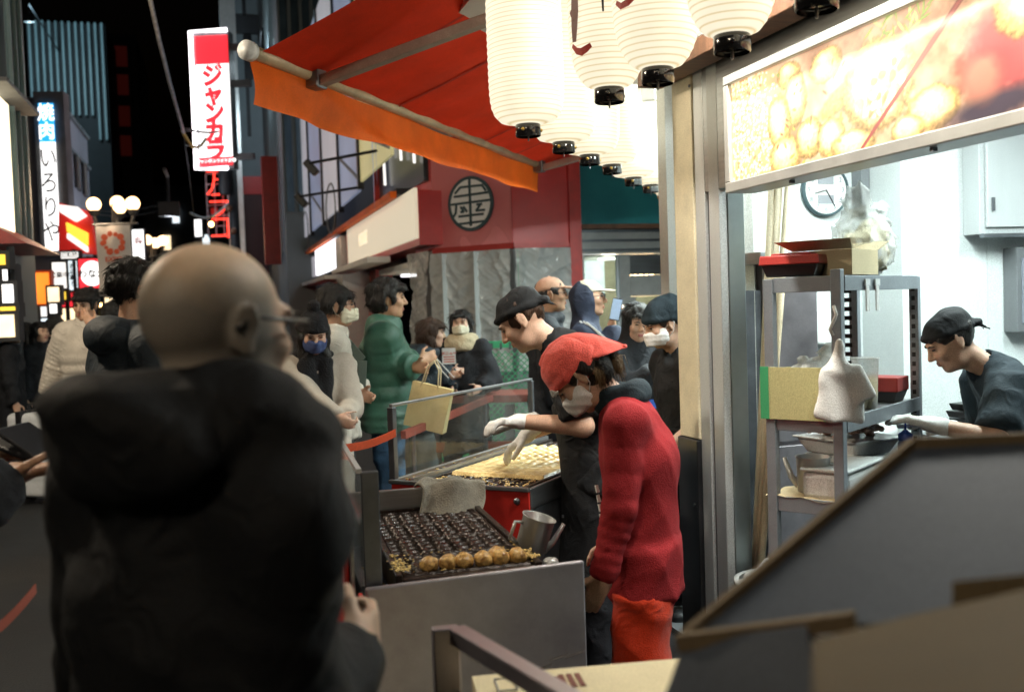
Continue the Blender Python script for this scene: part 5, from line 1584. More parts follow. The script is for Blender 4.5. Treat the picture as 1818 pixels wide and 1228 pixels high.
# orange-lit canvas canopies behind the lamps (the glow's ground: roofs of the arcade)
# expo banner
a = P(170, 401, 15.6); fr = Frame((a.x, a.y), -4); W_ = fr.ony(231, 401).x; zb = fr.ony(180, 525).z; H_ = a.z - zb
t = thing('street_banner', 'pale hanging banner with a red ring logo and Expo 2025 lettering', 'banner', (a.x, a.y, zb), fr.rz)
mat('banner_cloth', (.74, .71, .71), .8, var=.06)
grid_mesh('cloth', lambda U, V: (U * W_, .02 * np.sin(V * 5) + .012 * np.sin(U * 7), V * H_), 12, 30, MATS['banner_cloth'], t)
mb = MB(); mb.tube([(-.05, 0, H_ + .02), (W_ + .12, 0, H_ + .02)], .018, 8); mb.build('top_rod', MATS['steel_dark'], t)
mb = MB(); mb.tube([(W_ * .6, .12, -zb), (W_ * .6, .12, H_ + .1)], .035, 8); mb.build('banner_pole', MATS['dark_paint'], t)
for k in range(15):
    an = 6.283 * k / 15 + .2 * math.sin(k * 2.1); rr = .145 + .012 * math.sin(k * 3.3); br = (.042, .030, .052, .036)[k % 4]
    mb = MB(); mb.lathe([(br, 0), (br, .004)], 14); mb.v = [(p[0] + W_ * .5 + rr * math.cos(an), -.035 - p[2] - .0004 * k, p[1] + H_ - .27 + rr * .95 * math.sin(an)) for p in mb.v]; mb.build('ring_dot', MATS['print_orange'], t)
text('lettering', 'EXPO', .105, MATS['print_orange'], t, face_mtx((W_ * .5, -.036, H_ - .53), (1, 0, 0), UP), .002, .003)
text('lettering', '2025', .105, MATS['print_grey'], t, face_mtx((W_ * .5, -.036, H_ - .62), (1, 0, 0), UP), .002, .003)
text('lettering', '大阪関西万博', .062, MATS['print_grey'], t, face_mtx((W_ * .45, -.036, H_ * .27), (1, 0, 0), UP), .002, .001, vertical=True)
mb = MB(); mb.box(.02, W_ - .02, -.04, -.036, .01, .07); mb.build('dark_strip', MATS['print_black'], t)

# lit market signs on the left
def panel_sign(name, label, px0, px1, py0, py1, Y, m, ang=-6, lettering=None, size=.3, lm='print_black', depth=.2, frame='dark_paint', group='market signs', vert=False):
    a = P(px0, py0, Y); fr = Frame((a.x, a.y), ang); w = fr.ony(px1, py0).x; zb = fr.ony(px0, py1).z; h = a.z - zb
    t = thing(name, label, 'sign', (a.x, a.y, zb), fr.rz, group)
    mb = MB(); mb.box(-.04, w + .04, .02, depth, -.04, h + .04); mb.build('case', MATS[frame], t)
    mb = MB(); mb.box(0, w, 0, .019, 0, h); mb.build('face', MATS[m], t)
    if lettering: text('lettering', lettering, size, MATS[lm], t, face_mtx((w / 2, -.006, h / 2), (1, 0, 0), UP), .002, .003, vertical=vert)
    mb = MB(); mb.tube([(w / 2, .3, -zb), (w / 2, .3, .2)], .04, 6); mb.build('post', MATS['dark_paint'], t)
    return t, w, h
panel_sign('shop_sign', 'white lit sign with small writing above the market shops', 92, 116, 466, 512, 20, 'sign_white_dim', -20, '営業中', .13)
panel_sign('shop_sign', 'pale lit price board with dark lines left of the round shop sign', 117, 138, 462, 515, 20.5, 'shop_cool', -6, 'お品書き', .12, vert=True)
t, w, h = panel_sign('round_shop_sign', 'red sign with a white oval reading わなか', 139, 181, 460, 512, 19.5, 'sign_red', -6)
mb = MB(); mb.lathe([(1, 0), (1, .01)], 30); mb.v = [(w * .56 + p[0] * w * .50, -.004 - p[2], h * .5 + p[1] * h * .43) for p in mb.v]; mb.build('white_oval', MATS['sign_white'], t)
text('lettering', 'わなか', .18, MATS['print_black'], t, face_mtx((w * .56, -.018, h * .47), (1, 0, 0), UP), .002, .006)
panel_sign('shop_sign', 'white lit sign board right of the pale banner', 234, 254, 408, 470, 30, 'sign_white', -6, '寿司', .3, 'print_red', vert=True)
t, w, h = panel_sign('orange_canopy_sign', 'glowing orange canopy front with a bright bulb at the left', 26, 86, 485, 541, 18, 'sign_orange', -10, frame='print_orange')
mb = MB(); mb.sphere((w * .35, -.15, h * .6), .06, 10, 8); mb.build('bulb', MATS['bulb_orange'], t, True)
panel_sign('shop_sign', 'small white sign standing right of the karaoke neon rack', 345, 357, 390, 420, 36, 'sign_white', 0)
t = thing('slanted_banner', 'red, white and yellow slanted signboard over the left shops', 'sign', P(104, 446, 20.8), 0, 'market signs')
def qd(name, pts, m, off=0):
    mb = MB(); mb.prism([P(x_, y_, 20.8) - t.location + Vector((0, -off, 0)) for x_, y_ in pts], (0, .12, 0)); mb.build(name, MATS[m], t)
qd('red_board', [(104, 360), (158, 375), (172, 452), (104, 446)], 'sign_red_dim')
qd('yellow_band', [(122, 396), (158, 414), (158, 436), (124, 412)], 'sign_yellow', .14)
qd('white_band', [(124, 415), (158, 439), (158, 448), (124, 424)], 'sign_white_dim', .14)
qd('pale_figure', [(106, 364), (140, 368), (156, 384), (138, 394), (112, 378)], 'sign_white_dim', .14)
for k in range(9):
    t2, w, h = panel_sign('small_lit_sign', 'small glowing shopfront sign low on the left street side, %s from the left' % ('first', 'second', 'third', 'fourth', 'fifth', 'sixth', 'seventh', 'eighth', 'ninth')[k],
               *[(-4, 8, 452, 470), (4, 20, 476, 500), (3, 22, 505, 538), (0, 26, 545, 556), (60, 82, 545, 575), (84, 104, 510, 538), (100, 128, 530, 545), (186, 204, 528, 548), (206, 236, 534, 552)][k],
               (10, 10.5, 10, 9.8, 19, 17.5, 19, 22, 23)[k], ('sign_yellow', 'sign_white', 'sign_white', 'sign_yellow', 'sign_white_dim', 'shop_warm', 'sign_red', 'shop_warm', 'shop_warm')[k], -10)
for k, (x_, y_) in enumerate(((286, 494), (228, 560), (375, 398), (90, 520), (130, 548), (176, 540), (14, 560))):
    v = P(x_, y_, 28); t = thing('bare_bulb', 'small bright bulb in the distant street, %s of the row' % ('first', 'second', 'third', 'fourth', 'fifth', 'sixth', 'seventh')[k], 'bulb', v, 0, 'distant bulbs')
    mb = MB(); mb.sphere((0, 0, 0), .075, 10, 8); mb.build('glass_bulb', MATS['bulb_orange'], t, True)
    mb = MB(); mb.tube([(0, 0, .07), (0, 0, .30)], .02, 6); mb.build('cord', MATS['wire'], t)
for k, (x0_, x1_, y0_, y1_, Y_, m_, tx) in enumerate(((104, 116, 518, 532, 18.5, 'sign_yellow', None), (118, 137, 520, 529, 18.8, 'sign_red', '名物'), (140, 168, 516, 526, 18.6, 'sign_white', 'たこ焼'), (108, 138, 448, 459, 20.2, 'sign_white_dim', '道頓堀'),
        (88, 100, 540, 556, 17.2, 'sign_white', None), (236, 252, 476, 492, 24, 'sign_orange', None), (256, 276, 470, 480, 30, 'sign_white_dim', None), (180, 200, 552, 562, 20, 'sign_yellow', None))):
    panel_sign('hanging_sign', 'small hanging shop sign in the bright cluster on the left, %s of eight' % ('first', 'second', 'third', 'fourth', 'fifth', 'sixth', 'seventh', 'eighth')[k], x0_, x1_, y0_, y1_, Y_, m_, -8, tx, .10)
# stall shelves on the left with warm goods
for k in range(6):
    t2, w, h = panel_sign('market_counter', 'warmly lit market counter on the left side of the street, %s one' % ('nearest', 'second', 'third', 'fourth', 'fifth', 'farthest')[k],
        *[(-30, 24, 560, 600), (24, 60, 548, 590), (60, 100, 566, 585), (104, 132, 548, 590), (186, 215, 552, 580), (215, 270, 556, 580)][k], (9.6, 17, 18.5, 19, 24, 30)[k], ('shop_warm', 'sign_red_dim', 'shop_cool')[k % 3], -12)

# ------------------------------------------------------------------ takoyaki cart in front
F1 = Frame((-.406, 2.596), -14.0)
c1 = thing('grill_cart', 'takoyaki grill cart with steel front panel, nearer of the two', 'grill cart', F1.o, F1.rz, 'grill carts')
def c1p(px, py, z): return F1.l(PZ(px, py, z))
pl, pr = F1.l(PZ(650, 1045, .865)), F1.l(PZ(1038, 995, .865))
d = (pr - pl).normalized(); n = Vector((d.y, -d.x, 0))
mb = MB(); mb.hexa([(*(p.xy), .18) for p in (pl, pr, pr - n * .022, pl - n * .022)], [(*(p.xy), .865) for p in (pl, pr, pr - n * .022, pl - n * .022)]); mb.build('front_panel', mat('panel_front', (.34, .29, .32), .40, .72, var=.22, scale=1.6, col2=(.46, .45, .47), rvar=.16, bump=.06, bscale=30, detail=9), c1, bevel=.006)
for k in range(5):                        # scorched scuffs low on the panel
    a_ = pl + d * (.36 + .05 * k) + n * .0025; mb = MB(); z_ = .545 + .012 * k + .01 * (k % 2); mb.add([(a_.x, a_.y, z_), (a_.x + d.x * .055, a_.y + d.y * .055, z_ + .010), (a_.x + d.x * .06, a_.y + d.y * .06, z_ + .020), (a_.x + d.x * .004, a_.y + d.y * .004, z_ + .008)], [(0, 1, 2, 3)]); mb.build('scuff', mat('scuff_grey', (.20, .18, .18), .6), c1)
mb = MB(); mb.box(.02, .60, .24, .98, .10, .70); mb.build('gas_cabinet', MATS['steel_dark'], c1, bevel=.01)
for x_, y_ in ((.04, .26), (.58, .26), (.04, .96), (.58, .96)):
    mb = MB(); mb.tube([(x_, y_, 0), (x_, y_, .11)], .03, 10); mb.build('foot', MATS['black_plastic'], c1)
mb = MB(); mb.box(-.005, .018, .12, 1.02, .55, .84); mb.build('side_plate', MATS['steel_dark'], c1)
mb = MB(); mb.box(.0, .40, 1.02, 1.04, .60, .935); mb.build('back_plate', MATS['steel'], c1, bevel=.004)
mb = MB(); mb.box(.02, .60, .20, 1.01, .701, .74); mb.build('drip_tray', MATS['steel_dark'], c1)
# grill plates with hemispherical moulds
GL, GR = c1p(715, 1030, .85), c1p(945, 985, .85)
gx0, gx1 = .115, .495; gy0, gy1 = .145, 1.005; NX, NR = 7, 4
pw = gx1 - gx0; pd = (gy1 - gy0) / 4
def plate(name, parent, w, dpt, nx, ny, rows_sp=None):
    sx, sy = (w - .012) / nx, (dpt - .014) / ny; r = min(sx, sy) * .45
    def fn(U, V):
        x = U * w; y = V * dpt
        cx = (np.floor(np.clip((x - .006) / sx, 0, nx - .001)) + .5) * sx + .006; cy = (np.floor(np.clip((y - .007) / sy, 0, ny - .001)) + .5) * sy + .007
        q = (x - cx) ** 2 + (y - cy) ** 2
        z = -np.sqrt(np.maximum(r * r - q, 0)) * .85
        z = np.where((q < (r * 1.13) ** 2) & (q >= r * r), .0022, z)
        edge = np.minimum(np.minimum(x, w - x), np.minimum(y, dpt - y))
        return x, y, np.where(edge < .003, -.02, z)
    return grid_mesh(name, fn, nx * 14 + 1, ny * 14 + 1, MATS['cast_iron'], parent), sx, sy
for k in range(4):
    if k == 0:
        p0, sx, sy = plate('grill_plate', c1, pw, pd - .004, NX, NR); o = p0
    else:
        o = p0.copy(); COL.objects.link(o)
    o.location = (gx0, gy0 + pd * k, .852 + .001 * k)
mb = MB()
for b_ in ((gx0 - .022, gx0 - .002, gy0 - .03, gy1 + .012, .78, .862), (gx1 + .002, gx1 + .022, gy0 - .03, gy1 + .012, .78, .862), (gx0 - .002, gx1 + .002, gy0 - .03, gy0 - .003, .78, .848), (gx0 - .002, gx1 + .002, gy1, gy1 + .012, .78, .866)):
    mb.box(*b_)
mb.build('grill_frame', MATS['cast_iron'], c1, bevel=.004)
# crumbs and burnt batter in the side gutter and on the rim
def scatter(name, parent, n, fn, r0, r1, m, seed):
    rg = random.Random(seed); mb = MB()
    for _ in range(n):
        x_, y_, z_ = fn(rg); r = rg.uniform(r0, r1)
        mb.sphere((x_, y_, z_ + r * .3), r, 6, 4, (rg.uniform(.8, 1.7), rg.uniform(.7, 1.4), rg.uniform(.4, .8)))
    return tag(mb.build(name, MATS[m], parent, True), kind='stuff')
scatter('crumbs', c1, 420, lambda g: (g.uniform(.025, .085), g.triangular(.13, .62, .2), .745 + abs(g.gauss(0, .02))), .003, .010, 'batter', 3)
scatter('rim_crumbs', c1, 90, lambda g: (gx0 + g.gauss(.0, .012), gy0 + abs(g.gauss(0, .08)), .863), .002, .0055, 'crumbs', 5)
scatter('rim_crumbs', c1, 60, lambda g: (gx1 + g.gauss(.006, .010), gy0 + abs(g.gauss(0, .10)), .863), .002, .005, 'crumbs', 6)
scatter('plate_crumbs', c1, 70, lambda g: (g.uniform(gx0, gx1), gy0 + g.uniform(0, .22), .8545), .0015, .004, 'crumbs', 8)
# burner tap at the right
mb = MB(); mb.tube([(.53, .16, .80), (.57, .17, .81), (.60, .20, .79)], .012, 8); mb.build('gas_pipe', MATS['steel'], c1, True)
mb = MB(); mb.lathe([(.02, -.02), (.024, -.012), (.024, .012), (.016, .02)], 12, (.555, .165, .835)); mb.build('gas_tap', MATS['aluminium'], c1, True)
# glass shield on the customers' side
gN, gF = F1.l(PZ(640, 836, 1.17)), F1.l(PZ(599, 778, 1.17))
gx = (gN.x + gF.x) / 2
mb = MB(); mb.box(gx - .003, gx + .003, gN.y, gF.y, .60, 1.165); mb.build('shield_pane', MATS['pane'], c1)
mb = MB(); mb.bar((gx, gN.y, 1.17), (gx, gF.y, 1.17), .014, .012); mb.bar((gx, gF.y, .62), (gx, gF.y, 1.176), .016, .016); mb.build('shield_frame', MATS['aluminium'], c1)
mb = MB(); mb.box(gx + .004, gx + .052, gN.y - .004, gN.y + .012, .55, 1.168); mb.build('shield_post', MATS['steel_dark'], c1, bevel=.004)
mb = MB(); mb.box(gx - .045, gx - .032, .10, 1.0, .38, .96); mb.build('red_side_board', MATS['red_sheet'], c1, bevel=.003)
mb = MB(); mb.box(gx - .030, gx - .02, .06, .98, .36, .98); mb.build('side_trim', MATS['steel'], c1, bevel=.002)
mb = MB(); mb.box(gx - .018, -.008, -.02, .02, .42, .852); mb.build('red_end_board', MATS['red_sheet'], c1, bevel=.003)
# takoyaki balls, each one a thing of its own
S = Sdf(); S.ell((0, 0, 0), (.0262, .0262, .0245), k=.01); S.ell((.014, .006, .012), (.012, .010, .009), k=.008); S.wrinkle(.0022, 190, 3)
tk = S.mesh(.0035, 'ball')
lab = ['first browned ball', 'second browned ball', 'third browned ball', 'fourth browned ball', 'fifth browned ball, lumpy', 'sixth browned ball', 'last browned ball at the rim']
cols = [1, 2, 3, 4, 5, 5, 6]
for k, cx in enumerate(cols):
    o = bpy.data.objects.new('takoyaki_ball', tk); COL.objects.link(o)
    if k == 0: tk.materials.append(MATS['takoyaki']); tk.polygons.foreach_set('use_smooth', [True] * len(tk.polygons))
    row = 1 if k == 4 else 0
    p = F1.w(gx0 + .006 + (cx + .5) * sx + random.uniform(-.003, .003), gy0 + .007 + (row + .5) * sy + random.uniform(-.003, .003) + (.01 if row == 0 else 0), .866)
    o.location = p; o.rotation_euler = (random.uniform(-.5, .5), random.uniform(-.5, .5), random.uniform(0, 6))
    tag(o, lab[k] + ' of takoyaki in the front row of the near grill, counted from the glass shield', 'takoyaki', 'takoyaki on the near grill')
    o['label'] = lab[k] + ' of takoyaki on the near grill, counting from the left'
# batter pourer standing at the side
def jug(label, loc, rz, r, h, group):
    t = thing('batter_jug', label, 'jug', loc, rz, group)
    mb = MB(); mb.lathe([(.001, .004), (r * .93, .004), (r, h), (r + .004, h + .003), (r + .004, h + .006), (r - .002, h + .004), (r * .91, .012), (.001, .012)], 28, cap=False); mb.build('pot', MATS['aluminium'], t, True)
    mb = MB(); mb.tube([(-r * .86, 0, h * .18), (-r * 1.35, 0, h * .45), (-r * 1.72, 0, h * .98)], [r * .26, r * .18, r * .13], 10); mb.build('spout', MATS['aluminium'], t, True)
    mb = MB(); mb.tube([(r * .95, 0, h * .82), (r * 1.45, 0, h * .8), (r * 1.5, 0, h * .35), (r * .92, 0, h * .25)], .006, 8); mb.build('handle', MATS['aluminium'], t, True)
    return t
t = jug('dented steel batter jug leaning at the right of the near grill', PZ(948, 1000, .80) + Vector((0, .02, 0)), R(25), .050, .120, 'steel batter jugs')
t.rotation_euler = (R(-8), R(-16), R(200)); t.location = PZ(938, 985, .83)
# rag over the back corner
def rag_fn(U, V):
    x = .29 + .24 * U + .02 * np.sin(V * 5); y = 1.05 - .14 * V + .02 * np.sin(U * 9)
    z = .952 - np.where(V > .3, (V - .3) * .22, .0) - .10 * np.clip(np.abs(U - .45) - .25, 0, 1) + .006 * np.sin(U * 13 + V * 6) + .005 * np.sin(V * 15 + U * 4)
    return x, y, z
o = grid_mesh('rag', lambda U, V: tuple(F1_apply(*rag_fn(U, V))), 30, 26, MATS['rag']) if False else None
def F1_np(x, y, z): return F1.o.x + F1.x.x * x + F1.y.x * y, F1.o.y + F1.x.y * x + F1.y.y * y, z
o = grid_mesh('rag', lambda U, V: F1_np(*rag_fn(U, V)), 34, 30, MATS['rag'])
sd = o.modifiers.new('s', 'SOLIDIFY'); sd.thickness = .008
tag(o, 'grey-brown cleaning rag draped over the back corner of the near grill', 'rag')

# ------------------------------------------------------------------ second cart, round the corner
F2 = Frame((-.511, 4.128), 27.0)
c2 = thing('grill_cart', 'red-fronted takoyaki grill cart half covered with cooking batter', 'grill cart', F2.o, F2.rz, 'grill carts')
W2, L2 = .63, 1.35
mb = MB(); mb.box(0, W2, 0, L2, .12, .80); mb.build('cabinet', MATS['steel_dark'], c2)
mb = MB(); mb.box(.0, W2, -.012, -.001, .30, .872); mb.build('red_front', MATS['red_sheet'], c2)
mb = MB(); mb.box(-.013, -.001, 0.0, L2, .30, .872); mb.build('red_side', MATS['red_sheet'], c2)
mb = MB(); mb.box(-.014, W2 + .004, -.022, .0, .874, .890); mb.box(-.014, .006, .001, L2, .874, .890); mb.box(W2 - .012, W2 + .004, .001, L2, .80, .884); mb.build('steel_rim', MATS['steel'], c2, bevel=.003)
mb = MB(); mb.lathe([(.014, 0), (.014, .006), (.006, .012)], 12); o = mb.build('bolt', MATS['steel_dark'], c2); o.location = (W2 - .05, -.013, .835); o.rotation_euler = (R(90), 0, 0)
for x_, y_ in ((.05, .05), (W2 - .05, .05), (.05, L2 - .05), (W2 - .05, L2 - .05)):
    mb = MB(); mb.tube([(x_, y_, 0), (x_, y_, .125)], .03, 10); mb.build('foot', MATS['black_plastic'], c2)
mb = MB(); mb.box(.07, .085, .02, L2, .80, .895); mb.build('gutter_rail', MATS['steel'], c2)
pw2, pd2 = .46, .26
for k in range(5):
    if k == 0: p2, sx2, sy2 = plate('grill_plate', c2, pw2, pd2 - .004, 8, 4); o = p2
    else: o = p2.copy(); COL.objects.link(o)
    o.location = (.11, .03 + pd2 * k, .868)
mb = MB(); mb.box(.092, .108, .015, L2, .80, .878); mb.box(.572, .588, .015, L2, .80, .878); mb.build('grill_frame', MATS['cast_iron'], c2)
scatter('crumbs', c2, 300, lambda g: (g.uniform(.015, .065), g.uniform(.03, L2), .872 + abs(g.gauss(0, .006)) - .055 + .05), .003, .008, 'batter', 13)
scatter('plate_crumbs', c2, 160, lambda g: (g.uniform(.11, .56), g.uniform(.03, .27), .870), .002, .0065, 'batter', 14)
# layer of half-cooked batter with the lumps of the balls
def bat(U, V):
    x = .115 + .45 * U; y = .27 + .80 * V
    cx = (np.floor((x - .116) / sx2) + .5) * sx2 + .116; cy = (np.floor((y - .037) / sy2) + .5) * sy2 + .037
    q = np.sqrt((x - cx) ** 2 + (y - cy) ** 2) / .026
    z = .884 + .011 * np.clip((V - .12) * 2.2, .08, 1) * np.clip(1 - q * q, 0, 1) + .0022 * np.sin(x * 90 + 2 * np.sin(y * 40)) * np.sin(y * 80 + 2 * np.sin(x * 50))
    e = np.minimum(np.minimum(U, 1 - U) * .45, np.minimum(V, 1 - V) * .8)
    return x, y, np.where(e < .006, .868, z)
grid_mesh('batter_layer', bat, 150, 230, MATS['batter'], c2)
# glass screen on the customers' side
mb = MB(); mb.box(-.006, -.001, .03, L2 - .02, .89, 1.19); mb.build('shield_pane', MATS['pane'], c2)
mb = MB(); mb.box(-.012, .004, .0, L2, 1.191, 1.204); mb.build('shield_rail', MATS['steel'], c2, bevel=.003)
mb = MB(); mb.box(-.02, .008, -.004, .026, .89, 1.19); mb.build('shield_post', MATS['steel_dark'], c2, bevel=.003)
mb = MB(); mb.box(-.02, .008, L2 - .02, L2 + .004, .89, 1.19); mb.build('shield_post', MATS['steel_dark'], c2, bevel=.003)
# red rail of the queue behind the glass, red counter box
t = thing('queue_rail', 'red painted rail behind the glass of the far grill cart', 'rail', P(720, 740, 6.9), 0)
a, b_ = P(716, 772, 5.6) - t.location, P(872, 706, 7.6) - t.location
mb = MB(); mb.bar(a, b_, .03, .045); mb.build('bar', mat('rail_red', (.20, .035, .022), .6, var=.25, scale=6), t)
for f in (.08, .9):
    v = a + (b_ - a) * f; mb = MB(); mb.tube([v, (v.x, v.y, -t.location.z)], .016, 8); mb.build('post', MATS['steel_dark'], t)
t = thing('red_counter', 'red counter bench behind the far cart where customers wait', 'counter', P(880, 700, 8.0).xy.to_3d(), R(-8))
mb = MB(); mb.box(-.6, .75, -.25, .25, .84, .90); mb.build('top', MATS['rail_red'], t, bevel=.005)
for x_ in (-.5, .1, .65):
    mb = MB(); mb.box(x_, x_ + .07, -.2, -.13, 0, .819); mb.build('leg', MATS['steel_dark'], t)
mb = MB(); mb.box(-.5, .7, -.21, -.18, .45, .53); mb.build('brace', MATS['rail_red'], t)
v = P(962, 910, 4.0)
t = thing('sauce_bottle', 'speckled round sauce tub beside the far cart', 'tub', (v.x + .12, v.y + .25, .62), 0)
mb = MB(); mb.lathe([(.03, 0), (.05, .02), (.052, .11), (.03, .15), (.03, .16)], 20); mb.build('body', mat('speckled', (.45, .38, .22), .35, var=.6, scale=50), t, True)
mb = MB(); mb.box(-.1, .1, -.08, .1, -.62, -.002); mb.build('stand', MATS['steel_dark'], t)
# shelf of bits under the far cart, right side
t = thing('side_shelf', 'cluttered steel side shelf between the far cart and the cook', 'shelf', F2.w(W2 + .02, .25, 0), F2.rz)
for zz in (.30, .55, .72):
    mb = MB(); mb.box(0, .16, 0, .5, zz, zz + .012); mb.build('board', MATS['steel'], t)
for y_ in (.0, .48):
    mb = MB(); mb.box(.14, .16, y_, y_ + .02, 0, .8); mb.build('post', MATS['steel_dark'], t)
scatter('oddments', t, 120, lambda g: (g.uniform(.02, .13), g.uniform(.03, .45), g.choice((.32, .57, .74))), .008, .022, 'aluminium', 33)

# ------------------------------------------------------------------ kitchen furniture
K = thing('steel_rack', 'tall steel kitchen rack loaded with boxes, pans and tubs', 'rack', (0, 0, 0))
ck = P(1495, 483, 3.4); lk = P(1360, 600, 3.58); ck.z = lk.z = 0
dl = (lk - ck).normalized(); dr = Vector((-dl.y, dl.x, 0));
if dr.y < 0: dr = -dr
FK = Frame(ck, math.degrees(math.atan2(dr.x, dr.y)))     # +Y along the long side, -X towards the left post
KW, KL = (lk - ck).length, .82
K.location = FK.o; K.rotation_euler = (0, 0, FK.rz)
zs_ = [1.655, 1.165, .875]
for x_, y_, z1 in ((-.0, 0, 1.685), (-KW, 0, 1.66), (0, KL, 1.66), (-KW, KL, 1.66)):
    mb = MB(); mb.box(x_ - (.036 if x_ == 0 else 0), x_ + (0 if x_ == 0 else .036), y_ - .018, y_ + .018, 0, z1); o = mb.build('post', mat('rack_steel', (.27, .30, .33), .45, .4, var=.12, scale=6), K, bevel=.003)
    if y_ > 0:
        mb = MB()
        for k in range(30): mb.box(x_ - .026, x_ - .012 if x_ == 0 else x_ + .012, y_ - .0195, y_ - .0182, .5 + k * .038, .5 + k * .038 + .018)
        mb.build('slots', MATS['black_plastic'], o)
for z_ in zs_:
    mb = MB(); mb.box(-KW + .003, -.003, .003, KL - .003, z_ - .012, z_ - .004); mb.build('shelf_board', MATS['steel'], K)
    mb = MB(); mb.box(-KW + .037, -.037, -.012, -.002, z_ - .045, z_ + .008); mb.build('shelf_lip', MATS['rack_steel'], K, bevel=.002)
    mb = MB(); mb.box(-.008, .002, .02, KL - .02, z_ - .045, z_ + .008); mb.build('shelf_lip', MATS['rack_steel'], K, bevel=.002)
mb = MB(); mb.box(-KW, 0, .0, KL, .30, .31); mb.build('shelf_board', MATS['steel'], K)
def kw(x, y, z): return FK.w(x, y, z)
# top shelf
t = thing('bento_box', 'red-lidded black food box on the top of the steel rack', 'food box', kw(-KW + .085, .06, zs_[0] + .012), FK.rz + R(8))
mb = MB(); mb.hexa([(-.085, -.055, 0), (.085, -.055, 0), (.085, .055, 0), (-.085, .055, 0)], [(-.10, -.065, .042), (.10, -.065, .042), (.10, .065, .042), (-.10, .065, .042)]); mb.build('tray', MATS['black_plastic'], t, bevel=.004)
mb = MB(); mb.hexa([(-.108, -.072, .042), (.108, -.072, .042), (.108, .072, .042), (-.108, .072, .042)], [(-.104, -.068, .075), (.104, -.068, .075), (.104, .068, .075), (-.104, .068, .075)]); mb.box(-.07, .07, -.045, .045, .0752, .083); mb.build('lid', MATS['red_plastic'], t, bevel=.004)
t = thing('card_carton', 'pale open cardboard carton on the top of the steel rack', 'carton', kw(-.11, .22, zs_[0] + .012), FK.rz)
mb = MB(); mb.box(-.12, .10, -.10, .16, 0, .09); mb.build('box', MATS['card_pale'], t)
for sgn in (-1, 1):
    mb = MB(); mb.hexa([(-.12 + .0, sgn * .13 + .03, .091), (.10, sgn * .13 + .03, .091), (.10, sgn * .13 + .036, .091), (-.12, sgn * .13 + .036, .091)],
                       [(-.16, sgn * .20 + .03, .125), (.12, sgn * .20 + .03, .125), (.12, sgn * .20 + .036, .125), (-.16, sgn * .20 + .036, .125)]); mb.build('flap', MATS['card_pale'], t)
t = thing('food_bag', 'clear plastic bag of pale crackers on the top of the steel rack', 'bag', kw(-.13, .58, zs_[0] + .012), FK.rz)
S = Sdf(); S.ell((0, 0, .12), (.11, .16, .12), k=.05); S.cap((0, -.06, .20), (.01, -.10, .30), .07, .05, k=.05); S.cap((0, .08, .20), (0, .13, .27), .06, .04, k=.05); S.wrinkle(.006, 40, 9); S.folds(.020, 46, 5)
link('film', S.mesh(.0085, 'film'), MATS['bag_film'], t, True)
S = Sdf(); S.ell((0, .02, .09), (.085, .12, .085), k=.03); S.ell((.0, .07, .16), (.07, .07, .06), k=.03); S.ell((0, -.05, .13), (.07, .07, .05), k=.03); S.wrinkle(.006, 60, 2); S.folds(.012, 60, 3)
link('crackers', S.mesh(.009, 'crackers'), mat('cracker', (.80, .72, .50), .7, var=.12, scale=20), t, True)
t = thing('milk_carton', 'small white and green carton behind the red food box', 'carton', kw(-KW + .10, .40, zs_[0] + .012), FK.rz)
mb = MB(); mb.box(-.03, .03, -.03, .03, 0, .12); mb.build('box', MATS['white_paint'], t); mb = MB(); mb.box(-.025, .025, -.031, -.0302, .02, .08); mb.build('print', MATS['green_tape'], t); mb = MB(); mb.box(-.028, .028, -.02, .02, .121, .135); mb.build('cap', MATS['sign_yellow'] if False else mat('yellow_plastic', (.75, .6, .06), .5), t)
# middle shelf
t = thing('corrugated_tray', 'pale corrugated box with green tape on the middle shelf', 'box', kw(-KW / 2, .10, zs_[1] - .003), FK.rz)
wv = KW / 2 + .012
mb = MB(); mb.box(-wv, wv - .03, -.125, -.118, .0, .185); mb.box(-wv, wv - .03, .12, .127, .0, .16); mb.box(-wv, -wv + .006, -.117, .119, 0, .17); mb.box(wv - .036, wv - .03, -.117, .119, 0, .17); mb.box(-wv + .007, wv - .037, -.117, .119, .005, .012); mb.build('box', mat('corrugated', (.50, .46, .22), .8, var=.12, scale=30, stretch=(30, 1, .6), bump=.25, bscale=6), t)
mb = MB(); mb.box(-wv - .002, -wv + .03, -.1275, -.1255, .0, .187); mb.build('tape', MATS['green_tape'], t)
mb = MB(); mb.box(wv - .075, wv - .028, -.1275, -.1255, .0, .035); mb.build('tape', MATS['green_tape'], t)
S = Sdf(); S.ell((0, 0, .16), (.09, .09, .05), k=.03); S.cap((.02, .0, .18), (.05, .0, .25), .03, .012, k=.03); S.wrinkle(.010, 60, 4)
link('film', S.mesh(.009, 'film'), MATS['bag_film'], t, True)
for k, (x_, y_, r, h, lb) in enumerate(((-.10, .30, .045, .14, 'clear plastic beaker on the middle shelf behind the towel'), (-.08, .42, .05, .19, 'taller clear beaker on the middle shelf'), (-.12, .54, .04, .12, 'short clear tub at the back of the middle shelf'))):
    t = thing('beaker', lb, 'beaker', kw(x_, y_, zs_[1] - .003), 0, 'plastic beakers')
    mb = MB(); mb.lathe([(r * .85, 0), (r, h), (r + .004, h), (r + .004, h + .004), (r - .003, h)], 20, cap=False); mb.build('wall', MATS['bag_film'], t, True)
    mb = MB(); mb.lathe([(r * .82, .004), (r * .9, h * .6)], 18); mb.build('contents', MATS['card_pale' if k == 1 else 'clear_tub'], t, True)
t = thing('bento_box', 'second red-lidded food box at the far end of the middle shelf', 'food box', kw(-.11, KL - .12, zs_[1] - .003), FK.rz)
